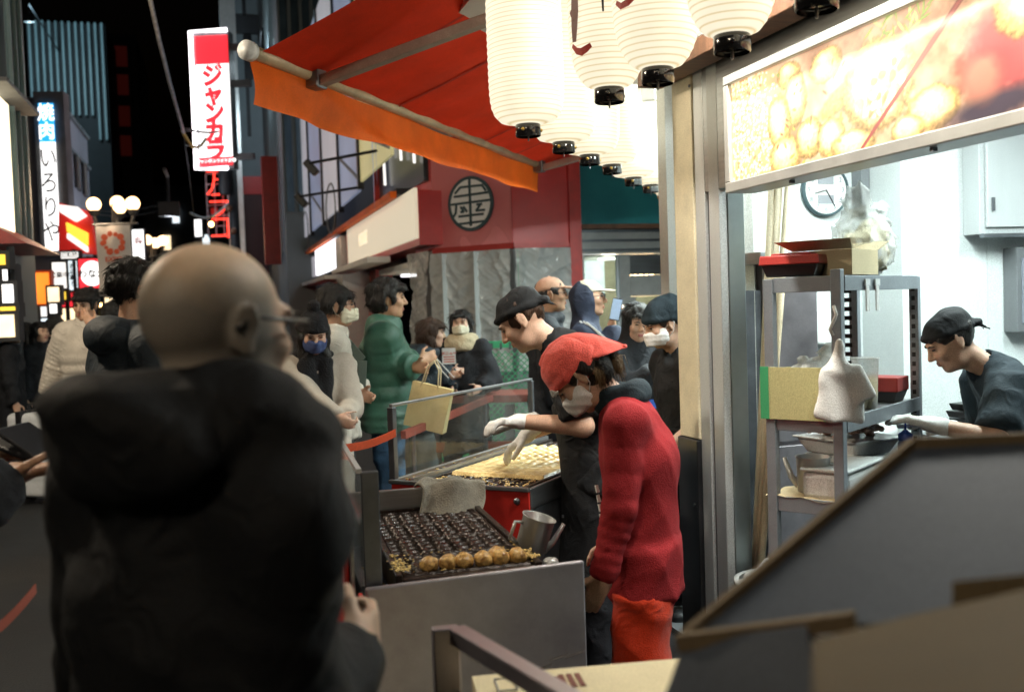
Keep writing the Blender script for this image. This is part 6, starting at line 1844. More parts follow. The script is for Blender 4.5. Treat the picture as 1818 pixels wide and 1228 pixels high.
mb = MB(); mb.hexa([(-.06, -.055, 0), (.06, -.055, 0), (.06, .055, 0), (-.06, .055, 0)], [(-.075, -.065, .042), (.075, -.065, .042), (.075, .065, .042), (-.075, .065, .042)]); mb.build('tray', MATS['black_plastic'], t)
mb = MB(); mb.box(-.08, .08, -.07, .07, .043, .10); mb.build('lid', MATS['red_plastic'], t, bevel=.004)
# towel hanging on the front post
S = Sdf()
S.cap((0, 0, .0), (-.01, -.004, -.10), .018, .05, k=.03, flat=[((0, 1, 0), 1.6)]); S.cap((-.01, -.004, -.10), (-.015, -.004, -.27), .055, .085, k=.03, flat=[((0, 1, 0), 3.0)], cut=True); S.cap((.03, -.01, -.08), (.06, -.012, -.20), .03, .05, k=.03, flat=[((0, 1, 0), 2.4)], cut=True)
S.wrinkle(.007, 55, 12, (1.4, 1, .4))
o = link('towel', S.mesh(.007, 'towel'), MATS['cloth_white'], None, True); o.location = kw(.005, -.045, 1.44); o.rotation_euler = (0, 0, FK.rz + R(35))
tag(o, 'white towel hanging from the front post of the steel rack', 'towel')
t = thing('hook_clip', 'white plastic clip hook on the rack post above the towel', 'hook', kw(-.02, -.03, 1.50), FK.rz)
mb = MB(); mb.tube([(0, 0, .06), (.012, -.008, .03), (0, -.012, 0), (-.01, -.01, -.02), (0, -.012, -.04)], .006, 8); mb.build('hook', MATS['white_paint'], t, True)
for k, yy in enumerate((.20, .30)):
    t = thing('shelf_tag', 'white tag dangling from the top shelf edge, %s one' % ('nearer' if k == 0 else 'farther'), 'tag', kw(.006, yy, zs_[0] - .12), FK.rz, 'shelf tags')
    mb = MB(); mb.box(0, .004, 0, .03, .0, .09); mb.build('strip', MATS['white_paint'], t); mb = MB(); mb.box(.0, .005, -.008, .038, .0905, .115); mb.build('clip', MATS['ceramic'], t)
# lower shelf: jug on a cloth, tubs
jug('steel jug with a spout on the lower shelf of the rack', kw(-KW + .125, .10, zs_[2] + .012), FK.rz + R(12), .06, .125, 'steel batter jugs')
t = thing('folded_cloth', 'beige folded cloth under the steel jug', 'cloth', kw(-KW + .12, .10, zs_[2] - .003), FK.rz)
grid_mesh('cloth', lambda U, V: (-.13 + .26 * U, -.115 + .23 * V, .010 + .004 * np.sin(U * 14) + .004 * np.sin(V * 11 + U * 5)), 24, 24, mat('beige_cloth', (.62, .52, .32), .9, var=.15, scale=15), t)
t = thing('storage_tub', 'white lidded tub at the front corner of the lower shelf', 'tub', kw(-.085, .18, zs_[2] - .003), FK.rz)
mb = MB(); mb.box(-.09, .08, -.15, .2, 0, .10); mb.build('tub', MATS['ceramic'], t, bevel=.02); mb = MB(); mb.box(-.095, .085, -.155, .205, .101, .115); mb.build('lid', MATS['clear_tub'], t, bevel=.006)
t = thing('octopus_tray', 'white tray heaped with cut red octopus on the rack', 'tray', kw(-KW + .10, .50, zs_[2] + .10), FK.rz + R(-20))
mb = MB(); mb.hexa([(-.12, -.10, 0), (.12, -.10, 0), (.12, .10, 0), (-.12, .10, 0)], [(-.15, -.13, .06), (.15, -.13, .06), (.15, .13, .06), (-.15, .13, .06)]); mb.build('tray', MATS['ceramic'], t, bevel=.01)
mb = MB(); mb.hexa([(-.16, -.14, .061), (.16, -.14, .061), (.16, .14, .061), (-.16, .14, .061)], [(-.158, -.138, .068), (.158, -.138, .068), (.158, .138, .068), (-.158, .138, .068)]); mb.build('rim', MATS['ceramic'], t, bevel=.003)
scatter('octopus_pieces', t, 220, lambda g: (g.gauss(0, .06), g.gauss(0, .055), .07 + max(0, .035 - abs(g.gauss(0, .012)))), .008, .016, 'octopus', 2)
mb = MB(); mb.box(-.13, .13, -.11, .11, -.10, -.002); mb.build('under_tub', MATS['clear_tub'], t, bevel=.01)
t = thing('food_pan', 'shallow pan of sliced food beside the octopus tray', 'pan', kw(.26, .55, .80), FK.rz)
mb = MB(); mb.box(-.22, .22, -.2, .25, 0, .06); mb.build('pan', MATS['steel'], t, bevel=.006); mb = MB(); mb.box(-.20, .20, -.18, .23, .0605, .066); mb.build('glass_lid', MATS['pane'], t); mb = MB(); mb.box(-.24, .24, -.22, .3, -.80, -.002); mb.build('table', MATS['steel'], t, bevel=.01)
scatter('sliced_food', t, 160, lambda g: (g.uniform(-.19, .19), g.uniform(-.16, .0), .061), .006, .014, 'crumbs', 4)
for k in range(2):
    t = thing('steel_bowl', 'steel mixing bowl on the bottom shelf, %s of two' % ('upper' if k else 'lower'), 'bowl', kw(-.15, .25 + .2 * k, .312 + .10 * k), 0, 'steel bowls')
    mb = MB(); mb.lathe([(.05, 0), (.10, .03), (.14, .10), (.146, .10), (.105, .028), (.05, -.004)], 28, cap=False); mb.build('bowl', MATS['steel'], t, True)
t = thing('waste_bin', 'pale bucket with a bag on the kitchen floor by the rack', 'bucket', FK.w(-KW - .14, .35, .03), 0)
mb = MB(); mb.lathe([(.13, 0), (.16, .42), (.17, .42), (.17, .44), (.15, .44)], 28, cap=False); mb.build('bucket', MATS['clear_tub'], t, True)
S = Sdf(); S.ell((0, 0, .42), (.15, .15, .09), k=.03); S.wrinkle(.014, 40, 3); link('liner', S.mesh(.013, 'liner'), MATS['cloth_white'], t, True)
# hand basin, paper dispenser, clock on the back wall
q = FA.ony(1490, 760, 1.34)
t = thing('hand_basin', 'white ceramic hand basin on the kitchen wall behind the rack', 'basin', FA.w(q.x, 1.34, q.z), FA.rz)
S = Sdf(); S.ell((0, -.16, 0), (.24, .17, .09), k=.03); S.box((0, -.02, .02), (.24, .04, .06), rd=.02, k=.04); S.ell((0, -.17, .07), (.19, .12, .08), k=.02, op='s'); S.box((0, -.1, .12), (.4, .4, .06), rd=.005, k=.01, op='s')
link('bowl', S.mesh(.012, 'bowl'), MATS['ceramic'], t, True)
mb = MB(); mb.tube([(0, -.05, .05), (0, -.05, .13), (0, -.09, .15), (0, -.13, .13)], .01, 8); mb.build('tap', MATS['aluminium'], t, True)
q0 = FA.ony(1408, 550, 1.30); q1 = FA.ony(1485, 605, 1.30)
t = thing('towel_dispenser', 'white wall paper-towel dispenser with dark side behind the rack', 'dispenser', FA.w(q0.x, 1.355, q1.z), FA.rz)
w_, h_ = q1.x - q0.x, q0.z - q1.z
mb = MB(); mb.prism([(.03 + .0 * w_, -.14, 0), (w_, -.14, -.03), (w_, -.14, h_), (0, -.14, h_ * .98), (.012, -.14, h_ * .5)], (0, .139, 0)); mb.build('case', MATS['white_paint'], t, bevel=.012)
mb = MB(); mb.box(-.03, -.002, -.10, -.001, .03, h_ * .95); mb.build('dark_side', MATS['black_plastic'], t, bevel=.01)
q = FA.ony(1462, 338, 1.355)
t = thing('wall_clock', 'round white wall clock half hidden behind the light box', 'clock', FA.w(q.x, 1.352, q.z), FA.rz)
cr_ = abs(FA.ony(1502, 338, 1.355).x - q.x)
def cl(name, pr, m, parent):
    mb = MB(); mb.lathe(pr, 40, cap=False); mb.v = [(p[0], -p[2], p[1]) for p in mb.v]; return mb.build(name, MATS[m], parent, True)
cl('rim', [(cr_ * .90, .02), (cr_ * .95, .034), (cr_, .02), (cr_, 0)], 'print_teal', t); cl('face', [(.001, .018), (cr_ * .93, .018)], 'white_paint', t)
for k in range(12):
    a = 6.283 * k / 12; text('numeral', str(k or 12), cr_ * .26, MATS['print_grey'], t, face_mtx((cr_ * .74 * math.sin(a), -.021, cr_ * .74 * math.cos(a)), (1, 0, 0), UP), .0006)
for L_, w_, a in ((.5, .022, R(-105)), (.7, .016, R(150))):
    mb = MB(); mb.bar((0, -.024, 0), (L_ * cr_ * math.sin(a), -.024, L_ * cr_ * math.cos(a)), .003, w_ * cr_ * 3, (0, 1, 0)); mb.build('hand', MATS['print_black'], t)
for zz in (.38, -.36):
    mb = MB(); mb.box(-cr_ * .34, cr_ * .34, -.0215, -.0185, zz * cr_ - cr_ * .16, zz * cr_ + cr_ * .16); mb.build('display', MATS['print_grey'], t)
# wall cabinet, top right
q0 = FA.ony(1742, 240, .88); q1 = FA.ony(1742, 415, .88)
t = thing('wall_cabinet', 'stainless wall cabinet with sliding door at the upper right', 'cabinet', FA.w(q0.x, .88, q1.z), FA.rz)
hh = q0.z - q1.z + .15
mb = MB(); mb.box(0, .9, .02, .138, 0, hh); mb.build('case', MATS['jamb_steel'], t, bevel=.003)
mb = MB(); mb.box(.035, .86, .0, .019, .035, hh - .02); mb.build('door', MATS['jamb_steel'], t, bevel=.003)
mb = MB(); mb.box(.06, .075, -.012, -.001, .12, .19); mb.build('handle', MATS['steel_dark'], t)
mb = MB(); mb.box(-.001, .9, -.012, .02, -.02, .0); mb.build('bottom_rail', MATS['steel_dark'], t)
q = FA.ony(1812, 590, .9)
t = thing('wall_box', 'grey switch box on the wall under the steel cabinet', 'switch box', FA.w(q.x, .92, q.z), FA.rz)
mb = MB(); mb.box(0, .3, 0, .099, 0, .46); mb.build('case', MATS['grey_paint'], t, bevel=.006); mb = MB(); mb.box(.03, .27, -.008, -.001, .05, .40); mb.build('cover', MATS['facade_pale'], t)
# tall fridge and the poles leaning by the jamb
q = FA.ony(1362, 700, .80)
t = thing('steel_fridge', 'tall steel fridge between the door jamb and the rack', 'fridge', FA.w(q.x, .80, .03), FA.rz)
mb = MB(); mb.box(0, .30, .02, .50, .0, 1.72); mb.build('case', MATS['steel_smoked'], t, bevel=.005)
mb = MB(); mb.box(.01, .29, .0, .018, .05, .84); mb.build('door', MATS['steel_smoked'], t, bevel=.004); mb = MB(); mb.box(.01, .29, .0, .018, .86, 1.70); mb.build('door', MATS['steel_smoked'], t, bevel=.004)
mb = MB(); mb.box(-.08, .32, -.1, .52, 1.721, 1.78); mb.build('top_hood', MATS['steel'], t, bevel=.004)
mb = MB(); mb.box(-.10, -.005, .03, .10, 0, 1.6); mb.build('cable_duct', MATS['steel_dark'], t)
for k, (x0, y0, x1, y1) in enumerate(((1372, 300, 1340, 1010), (1385, 300, 1345, 1000), (1402, 300, 1352, 990))):
    a, b_ = FA.w(*FA.ony(x0, y0, .42 - .03 * k)), FA.w(*FA.ony(x1, y1, .30 - .03 * k)); dd = (b_ - a); b_ = a + dd * ((a.z - .035) / -dd.z)
    mb = MB(); mb.tube([a - Vector((0, 0, a.z)) * 0, b_], .016, 10); o = mb.build('wooden_pole', MATS['pale_wood'], None, True)
    tag(o, 'pale wooden pole leaning inside the door jamb, %s of three' % ('first from the jamb', 'middle', 'last from the jamb')[k], 'pole', 'leaning poles')
# squeeze bottle and black trays by the kitchen worker
v = P(1608, 800, 3.75)
t = thing('squeeze_bottle', 'dark blue sauce squeeze bottle before the kitchen worker', 'bottle', (v.x, v.y, v.z - .11), 0)
mb = MB(); mb.lathe([(.026, 0), (.028, .01), (.028, .14), (.024, .15)], 18); mb.build('body', mat('navy_plastic', (.02, .03, .09), .3), t, True)
mb = MB(); mb.lathe([(.027, .151), (.027, .175), (.012, .185), (.008, .19)], 18); mb.tube([(0, 0, .18), (.0, 0, .215), (.012, 0, .225)], .004, 6); mb.build('cap', mat('blue_cap', (.02, .06, .30), .3), t, True)
wt = thing('work_table', 'steel worktop in front of the kitchen worker, behind the cardboard', 'table', (v.x + .15, v.y - .15, 0), R(12))
mb = MB(); mb.box(-.3, 1.2, -.2, .42, v.z - .15, v.z - .112); mb.build('top', MATS['steel'], wt, bevel=.004)
for x_ in (-.27, 1.15):
    mb = MB(); mb.box(x_, x_ + .04, -.15, -.11, .03, v.z - .151); mb.build('leg', MATS['steel_dark'], wt)
v2 = P(1725, 760, 4.35)
for k in range(4):
    t = thing('black_tray', 'black food tray in the small stack behind the kitchen worker, %s' % ('bottom one', 'second from bottom', 'third from bottom', 'top one')[k], 'tray', (v2.x + .012 * (k % 2), v2.y, v2.z - .02 + .034 * k), R(10 * k), 'stacked black trays')
    mb = MB(); mb.hexa([(-.07, -.06, 0), (.10, -.06, 0), (.10, .06, 0), (-.07, .06, 0)], [(-.08, -.07, .03), (.11, -.07, .03), (.11, .07, .03), (-.08, .07, .03)]); mb.build('tray', MATS['black_plastic'], t, bevel=.004)
t = thing('tray_shelf', 'low steel shelf carrying the black food trays', 'shelf', (v2.x, v2.y, 0), R(12)); mb = MB(); mb.box(-.2, .4, -.1, .12, v2.z - .06, v2.z - .022); mb.build('board', MATS['steel'], t); mb = MB(); mb.box(.3, .36, .0, .1, 0.03, v2.z - .061); mb.build('leg', MATS['steel'], t)

# ------------------------------------------------------------------ things right in front of the camera
# metal post frame
t = thing('steel_stand', 'brown steel stand frame with its upright in the near foreground', 'stand', P(792, 1160, 1.75).xy.to_3d(), R(14))
zt = P(792, 1112, 1.75).z
mb = MB(); mb.box(-.024, .024, -.012, .012, 0, zt); mb.build('upright', MATS['steel_smoked'], t, bevel=.003)
mb = MB(); mb.bar((.02, .0, zt - .015), (.16, -.42, zt - .03), .034, .03); mb.build('top_bar', MATS['steel_smoked'], t, bevel=.003)
mb = MB(); mb.box(.10, .15, -.44, -.40, 0, zt - .05); mb.build('upright', MATS['steel_dark'], t)
# printed carton at the bottom
zc = P(1000, 1182, 1.75).z - .055
fr = Frame(P(862, 1190, 1.62).xy.to_3d(), 0)
t = thing('printed_carton', 'pale printed cardboard carton along the bottom edge of the picture', 'carton', fr.o, R(8))
mb = MB(); mb.box(0, .42, -.02, .26, 0, zc - .005); mb.build('box', MATS['card_pale'], t)
mb = MB(); mb.hexa([(0, -.025, zc - .02), (.42, -.025, zc - .02), (.44, -.28, zc - .05), (.02, -.28, zc - .05)][::-1], [(0, -.025, zc - .016), (.42, -.025, zc - .016), (.44, -.28, zc - .046), (.02, -.28, zc - .046)][::-1]); o = mb.build('flap', MATS['card_pale'], t)
def on_flap(u, v): return Vector((u, v + .27, zc - .0035))
for (u0, u1, v0, v1) in ((.04, .075, -.10, -.04),):
    mb = MB(); pts = [on_flap(*p) for p in ((u0, v0), (u1, v0), (u1, v1), (u0, v1), (u0, v0))]; mb.tube(pts, .0018, 4); mb.build('printed_frame', MATS['print_grey'], t)
text('lettering', '10', .06, MATS['print_brown'], t, face_mtx(on_flap(.135, -.075), (1, 0, 0), (0, 1, 0)), .0006, .001)
for k in range(3):
    mb = MB(); mb.bar(on_flap(.165 + .016 * k, -.11), on_flap(.165 + .016 * k, -.045), .010, .001); mb.build('printed_bar', MATS['print_brown'], t)
# big dark flap of an open carton, lower right, and brown flaps
def quad_board(name, label, pts, th, m, edge=None, cat='carton'):
    """board through pixel corners given with their depth"""
    v = [P(*p) for p in pts]; c = v[0].copy()
    t = thing(name, label, cat, c, 0)
    n = (v[1] - v[0]).cross(v[2] - v[0]).normalized()
    if n.dot(CAM - c) < 0: n = -n
    v = [p - c for p in v]
    mb = MB(); mb.prism(v, -n * th); mb.build('board', MATS[m], t, bevel=.003)
    return t, n, v
oc = thing('open_carton', 'large open cardboard carton with a dark grey inner flap, blurred at the lower right', 'carton', P(1500, 1150, .95).xy.to_3d(), 0)
def qb(name, pts, th, m):
    v = [P(*p) - oc.location for p in pts[:3]]; n = (v[1] - v[0]).cross(v[2] - v[0]).normalized()
    for p in pts[3:]:                        # keep the board flat
        d = ray(p[0], p[1]); w0 = v[0] + oc.location; v.append(CAM + d * (n.dot(w0 - CAM) / n.dot(d)) - oc.location)
    if n.dot(CAM - oc.location - v[0]) < 0: n = -n
    mb = MB(); mb.prism(v, -n * th); return mb.build(name, MATS[m], oc, bevel=.002)
qb('raised_flap', [(1222, 1122, 1.02), (1625, 788, 1.18), (2000, 772, 1.10), (2000, 1100, .90), (1500, 1108, .94)], .006, 'card_grey')
v0, v1 = P(1218, 1128, 1.015), P(1622, 786, 1.178)
mb = MB(); mb.bar(v0 - oc.location, v1 - oc.location, .010, .012); mb.bar(v1 - oc.location, P(2000, 770, 1.10) - oc.location, .010, .012); mb.build('flap_edge', MATS['card_dark'], oc)
qb('side_flap', [(1180, 1230, .98), (1214, 1136, 1.0), (1430, 1108, .93), (1445, 1180, .90), (1440, 1400, .88), (1130, 1400, .95)], .005, 'card_grey')
mb = MB(); mb.bar(P(1205, 1140, 1.0) - oc.location, P(1520, 1100, .925) - oc.location, .014, .016); mb.build('flap_edge', MATS['card_dark'], oc)
qb('front_flap', [(1440, 1135, .84), (1620, 1090, .83), (1840, 1040, .80), (1980, 1030, .78), (1980, 1450, .74), (1440, 1450, .80)], .005, 'card')
qb('inner_flap', [(1690, 1030, .86), (1980, 1000, .82), (1980, 1060, .80), (1690, 1085, .84)], .005, 'card')
qb('front_flap', [(1650, 1190, .76), (1740, 1180, .75), (1990, 1175, .73), (1990, 1480, .70), (1650, 1480, .73)], .004, 'card')
mb = MB(); z_ = P(1700, 1228, .85).z - .12 - 0; mb.box(-.16, .45, -.16, .06, 0, z_); mb.build('carton_body', MATS['card'], oc)

# ------------------------------------------------------------------ materials of people
for nm, c in (('skin_a', (.50, .29, .19)), ('skin_b', (.56, .35, .25)), ('skin_c', (.40, .225, .14)), ('skin_tan', (.44, .25, .15))):
    mat(nm, c, .48, var=.07, scale=18, col2=tuple(x * 1.04 for x in c), sss=.12, bump=.08, bscale=220)
mat('eye_dark', (.02, .013, .01), .15); mat('lips', (.36, .12, .10), .4)
mat('hair_black', (.010, .008, .007), .38, var=.5, scale=60, stretch=(2, 2, .25), bump=.9, bscale=140, spec=.35)
mat('hair_brown', (.045, .022, .012), .42, var=.4, scale=60, stretch=(2, 2, .25), bump=.9, bscale=140, spec=.35)
mat('hair_blond', (.20, .13, .06), .45, var=.4, scale=60, stretch=(2, 2, .25), bump=.9, bscale=140)
def cloth(nm, c, rough=.85, bump=.3, bscale=240, sheen=.1, var=.10, scale=7): return mat(nm, c, rough, var=var, scale=scale, bump=bump, bscale=bscale, sheen=sheen if max(c) > .2 else 0, spec=.25, fold=.55, fscale=13)
cloth('coat_black', (.012, .013, .016)); cloth('coat_front', (.0036, .0043, .0056), .75); cloth('coat_charcoal', (.016, .019, .024), .7); cloth('parka_navy', (.016, .024, .032), .6, var=.25)
cloth('puffer_white', (.50, .46, .40), .6, .15); mat('coat_beige', (.45, .40, .34), .95, var=.08, scale=7, bump=.3, bscale=240, fold=.2, fscale=8); cloth('jacket_white', (.60, .57, .50), .9, .4, 300)
mat('puffer_green', (.014, .070, .043), .58, var=.15, scale=6, bump=.15, bscale=40, sheen=.1, fold=.5, fscale=7)
cloth('jeans', (.045, .105, .19), .85, .4, 320, var=.3, scale=9); cloth('trousers_dark', (.018, .02, .026)); cloth('trousers_grey', (.10, .115, .12))
cloth('tee_black', (.012, .013, .015), .8); cloth('tee_navy', (.012, .022, .030), .8); mat('sweat_red', (.27, .018, .022), .9, var=.10, scale=7, bump=.35, bscale=260, spec=.2, fold=.22, fscale=9); cloth('pants_red', (.52, .035, .008), .85)
cloth('scarf_red', (.78, .11, .085), .85, .4, 260, .2); cloth('knit_black', (.012, .012, .014), .95, .9, 130); cloth('scarf_cream', (.50, .42, .28), .95, .8, 90)
cloth('cap_tan', (.58, .35, .25), .8); cloth('cap_cream', (.56, .50, .38), .8); cloth('cap_black', (.011, .012, .014), .8); cloth('hood_navy', (.014, .018, .034), .8); cloth('shirt_blue', (.03, .10, .42), .8)
mat('mask_white', (.88, .88, .88), .9, bump=.1, bscale=120); cloth('mask_cream', (.72, .68, .52), .9, .2); cloth('mask_navy', (.045, .065, .16), .9, .3); cloth('glove_white', (.82, .82, .80), .6, .2)
mat('shoe_dark', (.014, .014, .016), .5); mat('shoe_white', (.55, .53, .5), .5); mat('strap_green', (.05, .07, .055), .7)
PD_ = dict(mat='trousers_dark')
def top(m, **k): d = dict(mat=m, thick=.02); d.update(k); return d

# ---- the bald man in front
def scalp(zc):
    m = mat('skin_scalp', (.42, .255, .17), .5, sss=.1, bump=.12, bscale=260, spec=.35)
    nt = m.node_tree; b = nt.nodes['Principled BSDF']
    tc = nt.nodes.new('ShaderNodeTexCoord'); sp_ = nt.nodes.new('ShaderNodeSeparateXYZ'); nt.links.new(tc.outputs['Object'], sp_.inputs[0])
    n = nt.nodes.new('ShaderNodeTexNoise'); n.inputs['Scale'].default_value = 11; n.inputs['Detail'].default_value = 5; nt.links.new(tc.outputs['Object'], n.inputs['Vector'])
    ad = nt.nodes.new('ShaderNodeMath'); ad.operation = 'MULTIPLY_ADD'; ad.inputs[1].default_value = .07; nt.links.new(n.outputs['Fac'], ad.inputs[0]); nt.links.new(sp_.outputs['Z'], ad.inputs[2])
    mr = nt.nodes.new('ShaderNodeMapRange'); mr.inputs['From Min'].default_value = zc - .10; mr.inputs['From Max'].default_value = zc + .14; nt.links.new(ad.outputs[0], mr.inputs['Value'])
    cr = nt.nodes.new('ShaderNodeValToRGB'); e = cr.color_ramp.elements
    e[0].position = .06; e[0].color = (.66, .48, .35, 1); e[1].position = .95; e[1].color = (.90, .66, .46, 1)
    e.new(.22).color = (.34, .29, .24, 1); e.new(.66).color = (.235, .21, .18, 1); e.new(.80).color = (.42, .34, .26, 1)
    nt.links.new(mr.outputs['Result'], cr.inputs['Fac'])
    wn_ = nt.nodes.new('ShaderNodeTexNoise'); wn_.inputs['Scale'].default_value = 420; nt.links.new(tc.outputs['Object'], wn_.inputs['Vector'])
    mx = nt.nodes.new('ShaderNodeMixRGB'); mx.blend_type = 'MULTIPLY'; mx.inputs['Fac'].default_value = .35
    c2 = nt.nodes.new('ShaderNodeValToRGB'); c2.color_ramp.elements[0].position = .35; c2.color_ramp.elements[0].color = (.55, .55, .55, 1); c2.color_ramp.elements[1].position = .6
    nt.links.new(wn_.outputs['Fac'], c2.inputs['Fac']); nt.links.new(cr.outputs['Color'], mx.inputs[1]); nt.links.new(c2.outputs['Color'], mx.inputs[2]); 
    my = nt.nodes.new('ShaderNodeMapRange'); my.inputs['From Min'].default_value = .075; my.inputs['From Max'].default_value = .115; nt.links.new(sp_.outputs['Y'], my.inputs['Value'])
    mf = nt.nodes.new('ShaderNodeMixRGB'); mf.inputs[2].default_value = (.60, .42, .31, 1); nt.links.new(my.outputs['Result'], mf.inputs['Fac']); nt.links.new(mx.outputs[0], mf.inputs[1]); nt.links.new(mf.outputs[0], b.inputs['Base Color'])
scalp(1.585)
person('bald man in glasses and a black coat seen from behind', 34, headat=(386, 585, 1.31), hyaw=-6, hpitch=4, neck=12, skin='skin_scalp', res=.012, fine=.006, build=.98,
       arms=(None, P(628, 1150, 1.46)), poles=(None, (.3, -1, -.9)), curl=(25, 45), top=top('coat_front', thick=.028, extra=((P(440, 745, 1.22), P(560, 765, 1.22), .062, .042), (P(300, 735, 1.22), P(450, 745, 1.20), .060, .060)), hem=.55, collar='bighood', wr=.009, wf=17), pants=PD_, glasses='thick', mask=None)

# ---- people standing in the street on the left
j = person('man in a dark hooded parka and short black hair, behind the bald man', 42, headat=(244, 514, 4.3), hyaw=-4, fine=.008, res=.014,
       top=top('parka_navy', thick=.028, hem=.62, collar='hood', wr=.009, wf=18), pants=PD_, hair=dict(style='short', thick=.014), glasses='thin', curl=(55, 25))
v = j['W'](j['grip-1']); t = thing('drink_bottle', 'small bottle with an orange label held by the man in the parka', 'bottle', v - Vector((0, 0, .07)), 0)
mb = MB(); mb.lathe([(.028, 0), (.03, .01), (.03, .12), (.014, .16), (.012, .18)], 16); mb.build('bottle', mat('tea', (.20, .10, .02), .2), t, True)
mb = MB(); mb.lathe([(.0305, .03), (.0305, .09)], 16, cap=False); mb.build('label', MATS['tape_orange'], t); mb = MB(); mb.lathe([(.014, .181), (.014, .20)], 12); mb.build('cap', MATS['white_paint'], t)
j = person('man in a pale puffer jacket with his hand at his mouth, pulling a suitcase', 180, headat=(152, 541, 8.2), hyaw=-8, hpitch=12, hroll=-6, fine=.009, res=.015,
       arms=(P(163, 577, 8.02), P(84, 712, 8.35)), poles=((-.8, .1, -1), (.4, -1, 0)), hdir=((.5, 0, .8), (0, 0, -1)), palm=((0, -1, 0), (-1, 0, 0)), curl=(30, 70),
       top=top('puffer_white', thick=.055, hem=.90, collar='stand', quilt=8, qamp=.020), pants=dict(mat='trousers_grey'), hair=dict(style='short', thick=.014))
v = P(66, 722, 8.7)
t = thing('suitcase', 'silver ribbed suitcase with a black strap beside the man in the pale puffer', 'suitcase', (v.x, v.y, 0), R(-18))
sw_, sd_, sh_ = .46, .27, .74
S = Sdf(); S.box((0, 0, .06 + sh_ / 2), (sw_ / 2, sd_ / 2, sh_ / 2), rd=.05); S.post.append(lambda X, Y, Z: -.007 * (np.abs(np.sin((Z - .06) * math.pi / .148)) ** .4 - .5) + 0 * X + 0 * Y)
link('shell', S.mesh(.012, 'shell'), MATS['silver_shell'], t, True)
mb = MB(); mb.box(-.10, -.045, -sd_ / 2 - .018, sd_ / 2 + .018, .05, .06 + sh_ + .018); mb.build('strap', MATS['black_plastic'], t, bevel=.005)
mb = MB(); mb.box(-.11, -.035, -sd_ / 2 - .034, -sd_ / 2 - .019, .5, .60); mb.build('buckle', MATS['black_plastic'], t, bevel=.004)
mb = MB(); mb.tube([(-.09, 0, .06 + sh_), (-.09, 0, .87), (.09, 0, .87), (.09, 0, .06 + sh_)], .012, 8); mb.build('handle', MATS['black_plastic'], t)
for x_ in (-.18, .18):
    for y_ in (-.09, .09):
        mb = MB(); mb.tube([(x_ - .015, y_, .03), (x_ + .015, y_, .03)], .03, 12); mb.build('wheel', MATS['black_plastic'], t)
person('dark-coated passer-by with black hair at the left edge', 65, headat=(20, 590, 9.9), fine=.009, res=.016, top=top('coat_black', thick=.03, hem=.6, collar='stand'), pants=PD_, hair=dict(style='full', thick=.018), skin='skin_b')
j = person('customer at the very left edge holding a dark wallet, only arms in view', 62, headat=(-205, 560, 2.35), fine=.006, res=.014, arms=(P(6, 800, 2.5), P(22, 842, 2.30)), hdir=((.5, .85, .1), (.3, .95, .12)), palm=((.2, -.2, -1), (0, -.1, 1)), curl=(30, 30),
       top=top('coat_black', thick=.034, hem=.55, collar='hood', wr=.009), pants=PD_, hair=dict(style='short'))
t = thing('wallet', 'dark open wallet held out at the left edge', 'wallet', P(52, 790, 2.42), R(-28))
S = Sdf(); S.box((0, 0, 0), (.085, .055, .006), n3(rot3(0, -14, 14)), rd=.005); S.box((.01, .0, .012), (.08, .05, .005), n3(rot3(0, -6, 24)), rd=.004); link('leather', S.mesh(.005, 'leather'), MATS['black_plastic'], t, True)
bgp = [(72, 590, 10.4, 120, 'woman with dark hair', 'coat_black', 'medium'), (98, 580, 11, 20, 'person with a round dark haircut', 'coat_black', 'full'), (42, 590, 11.0, -140, 'woman in black facing the shops', 'coat_black', 'medium'),
       (205, 560, 9.0, 30, 'person in a dark cap', 'parka_navy', 'full'), (122, 590, 14, 10, 'distant walker in grey', 'coat_charcoal', 'short'), (268, 560, 13, 20, 'distant walker in navy', 'parka_navy', 'short'), (4, 596, 12.0, 170, 'walker in black', 'coat_black', 'short')]
wh = ['beside the pale puffer jacket', 'just left of the pale puffer jacket', 'at the left edge behind the dark-coated passer-by', 'seen between the pale puffer and the parka', 'far behind the pale puffer', 'far behind the bald man', 'far away at the left edge']
for k, (px, py, Y, hd_, lb, m, st) in enumerate(bgp):
    person('%s %s' % (lb, wh[k]), hd_, headat=(px, py, Y), fine=.012, res=.02, top=top(m, thick=.03, hem=.6, collar='stand'), pants=PD_, hair=dict(style=st, thick=.016), group='people far down the street', skin='skin_b')

# ---- the queue along the red facade
j = person('woman in a beige coat, black bobble hat and navy mask looking down', 158, headat=(557, 592, 5.5), hpitch=22, neck=14, hyaw=-4, fine=.0075, res=.014,
       arms=(P(612, 742, 5.3), P(600, 748, 5.25)), palm=((.3, -1, .3), (-.3, -1, .3)), hdir=((.9, .3, -.3), (-.9, .3, -.3)), curl=(75, 75), skin='skin_b',
       top=top('coat_beige', thick=.030, hem=.50, collar='crew', wr=.003, fold=.004, ak=.015, name='coat'), pants=PD_, shoes='shoe_dark', hat=dict(style='beanie', mat='knit_black', pom=True), mask='mask_navy', hair=dict(style='long', len=.30, bangs=0))
h = Sdf(); N_, u_, f_ = j['neck'], j['up'], j['fw']
h.torus(N_ + u_ * .03, .078, .036, k=.02); h.cap(N_ + Vector((.06, .10, -.02)), N_ + Vector((.02, .17, -.36)), .05, .04, k=.03, flat=[((0, 1, 0), 1.5)]); h.cap(N_ + Vector((-.05, .10, -.02)), N_ + Vector((-.03, .16, -.40)), .045, .035, k=.03, flat=[((0, 1, 0), 1.5)]); h.wrinkle(.006, 40, 4)
link('scarf', h.mesh(.012, 'scarf'), MATS['knit_black'], j['root'], True)
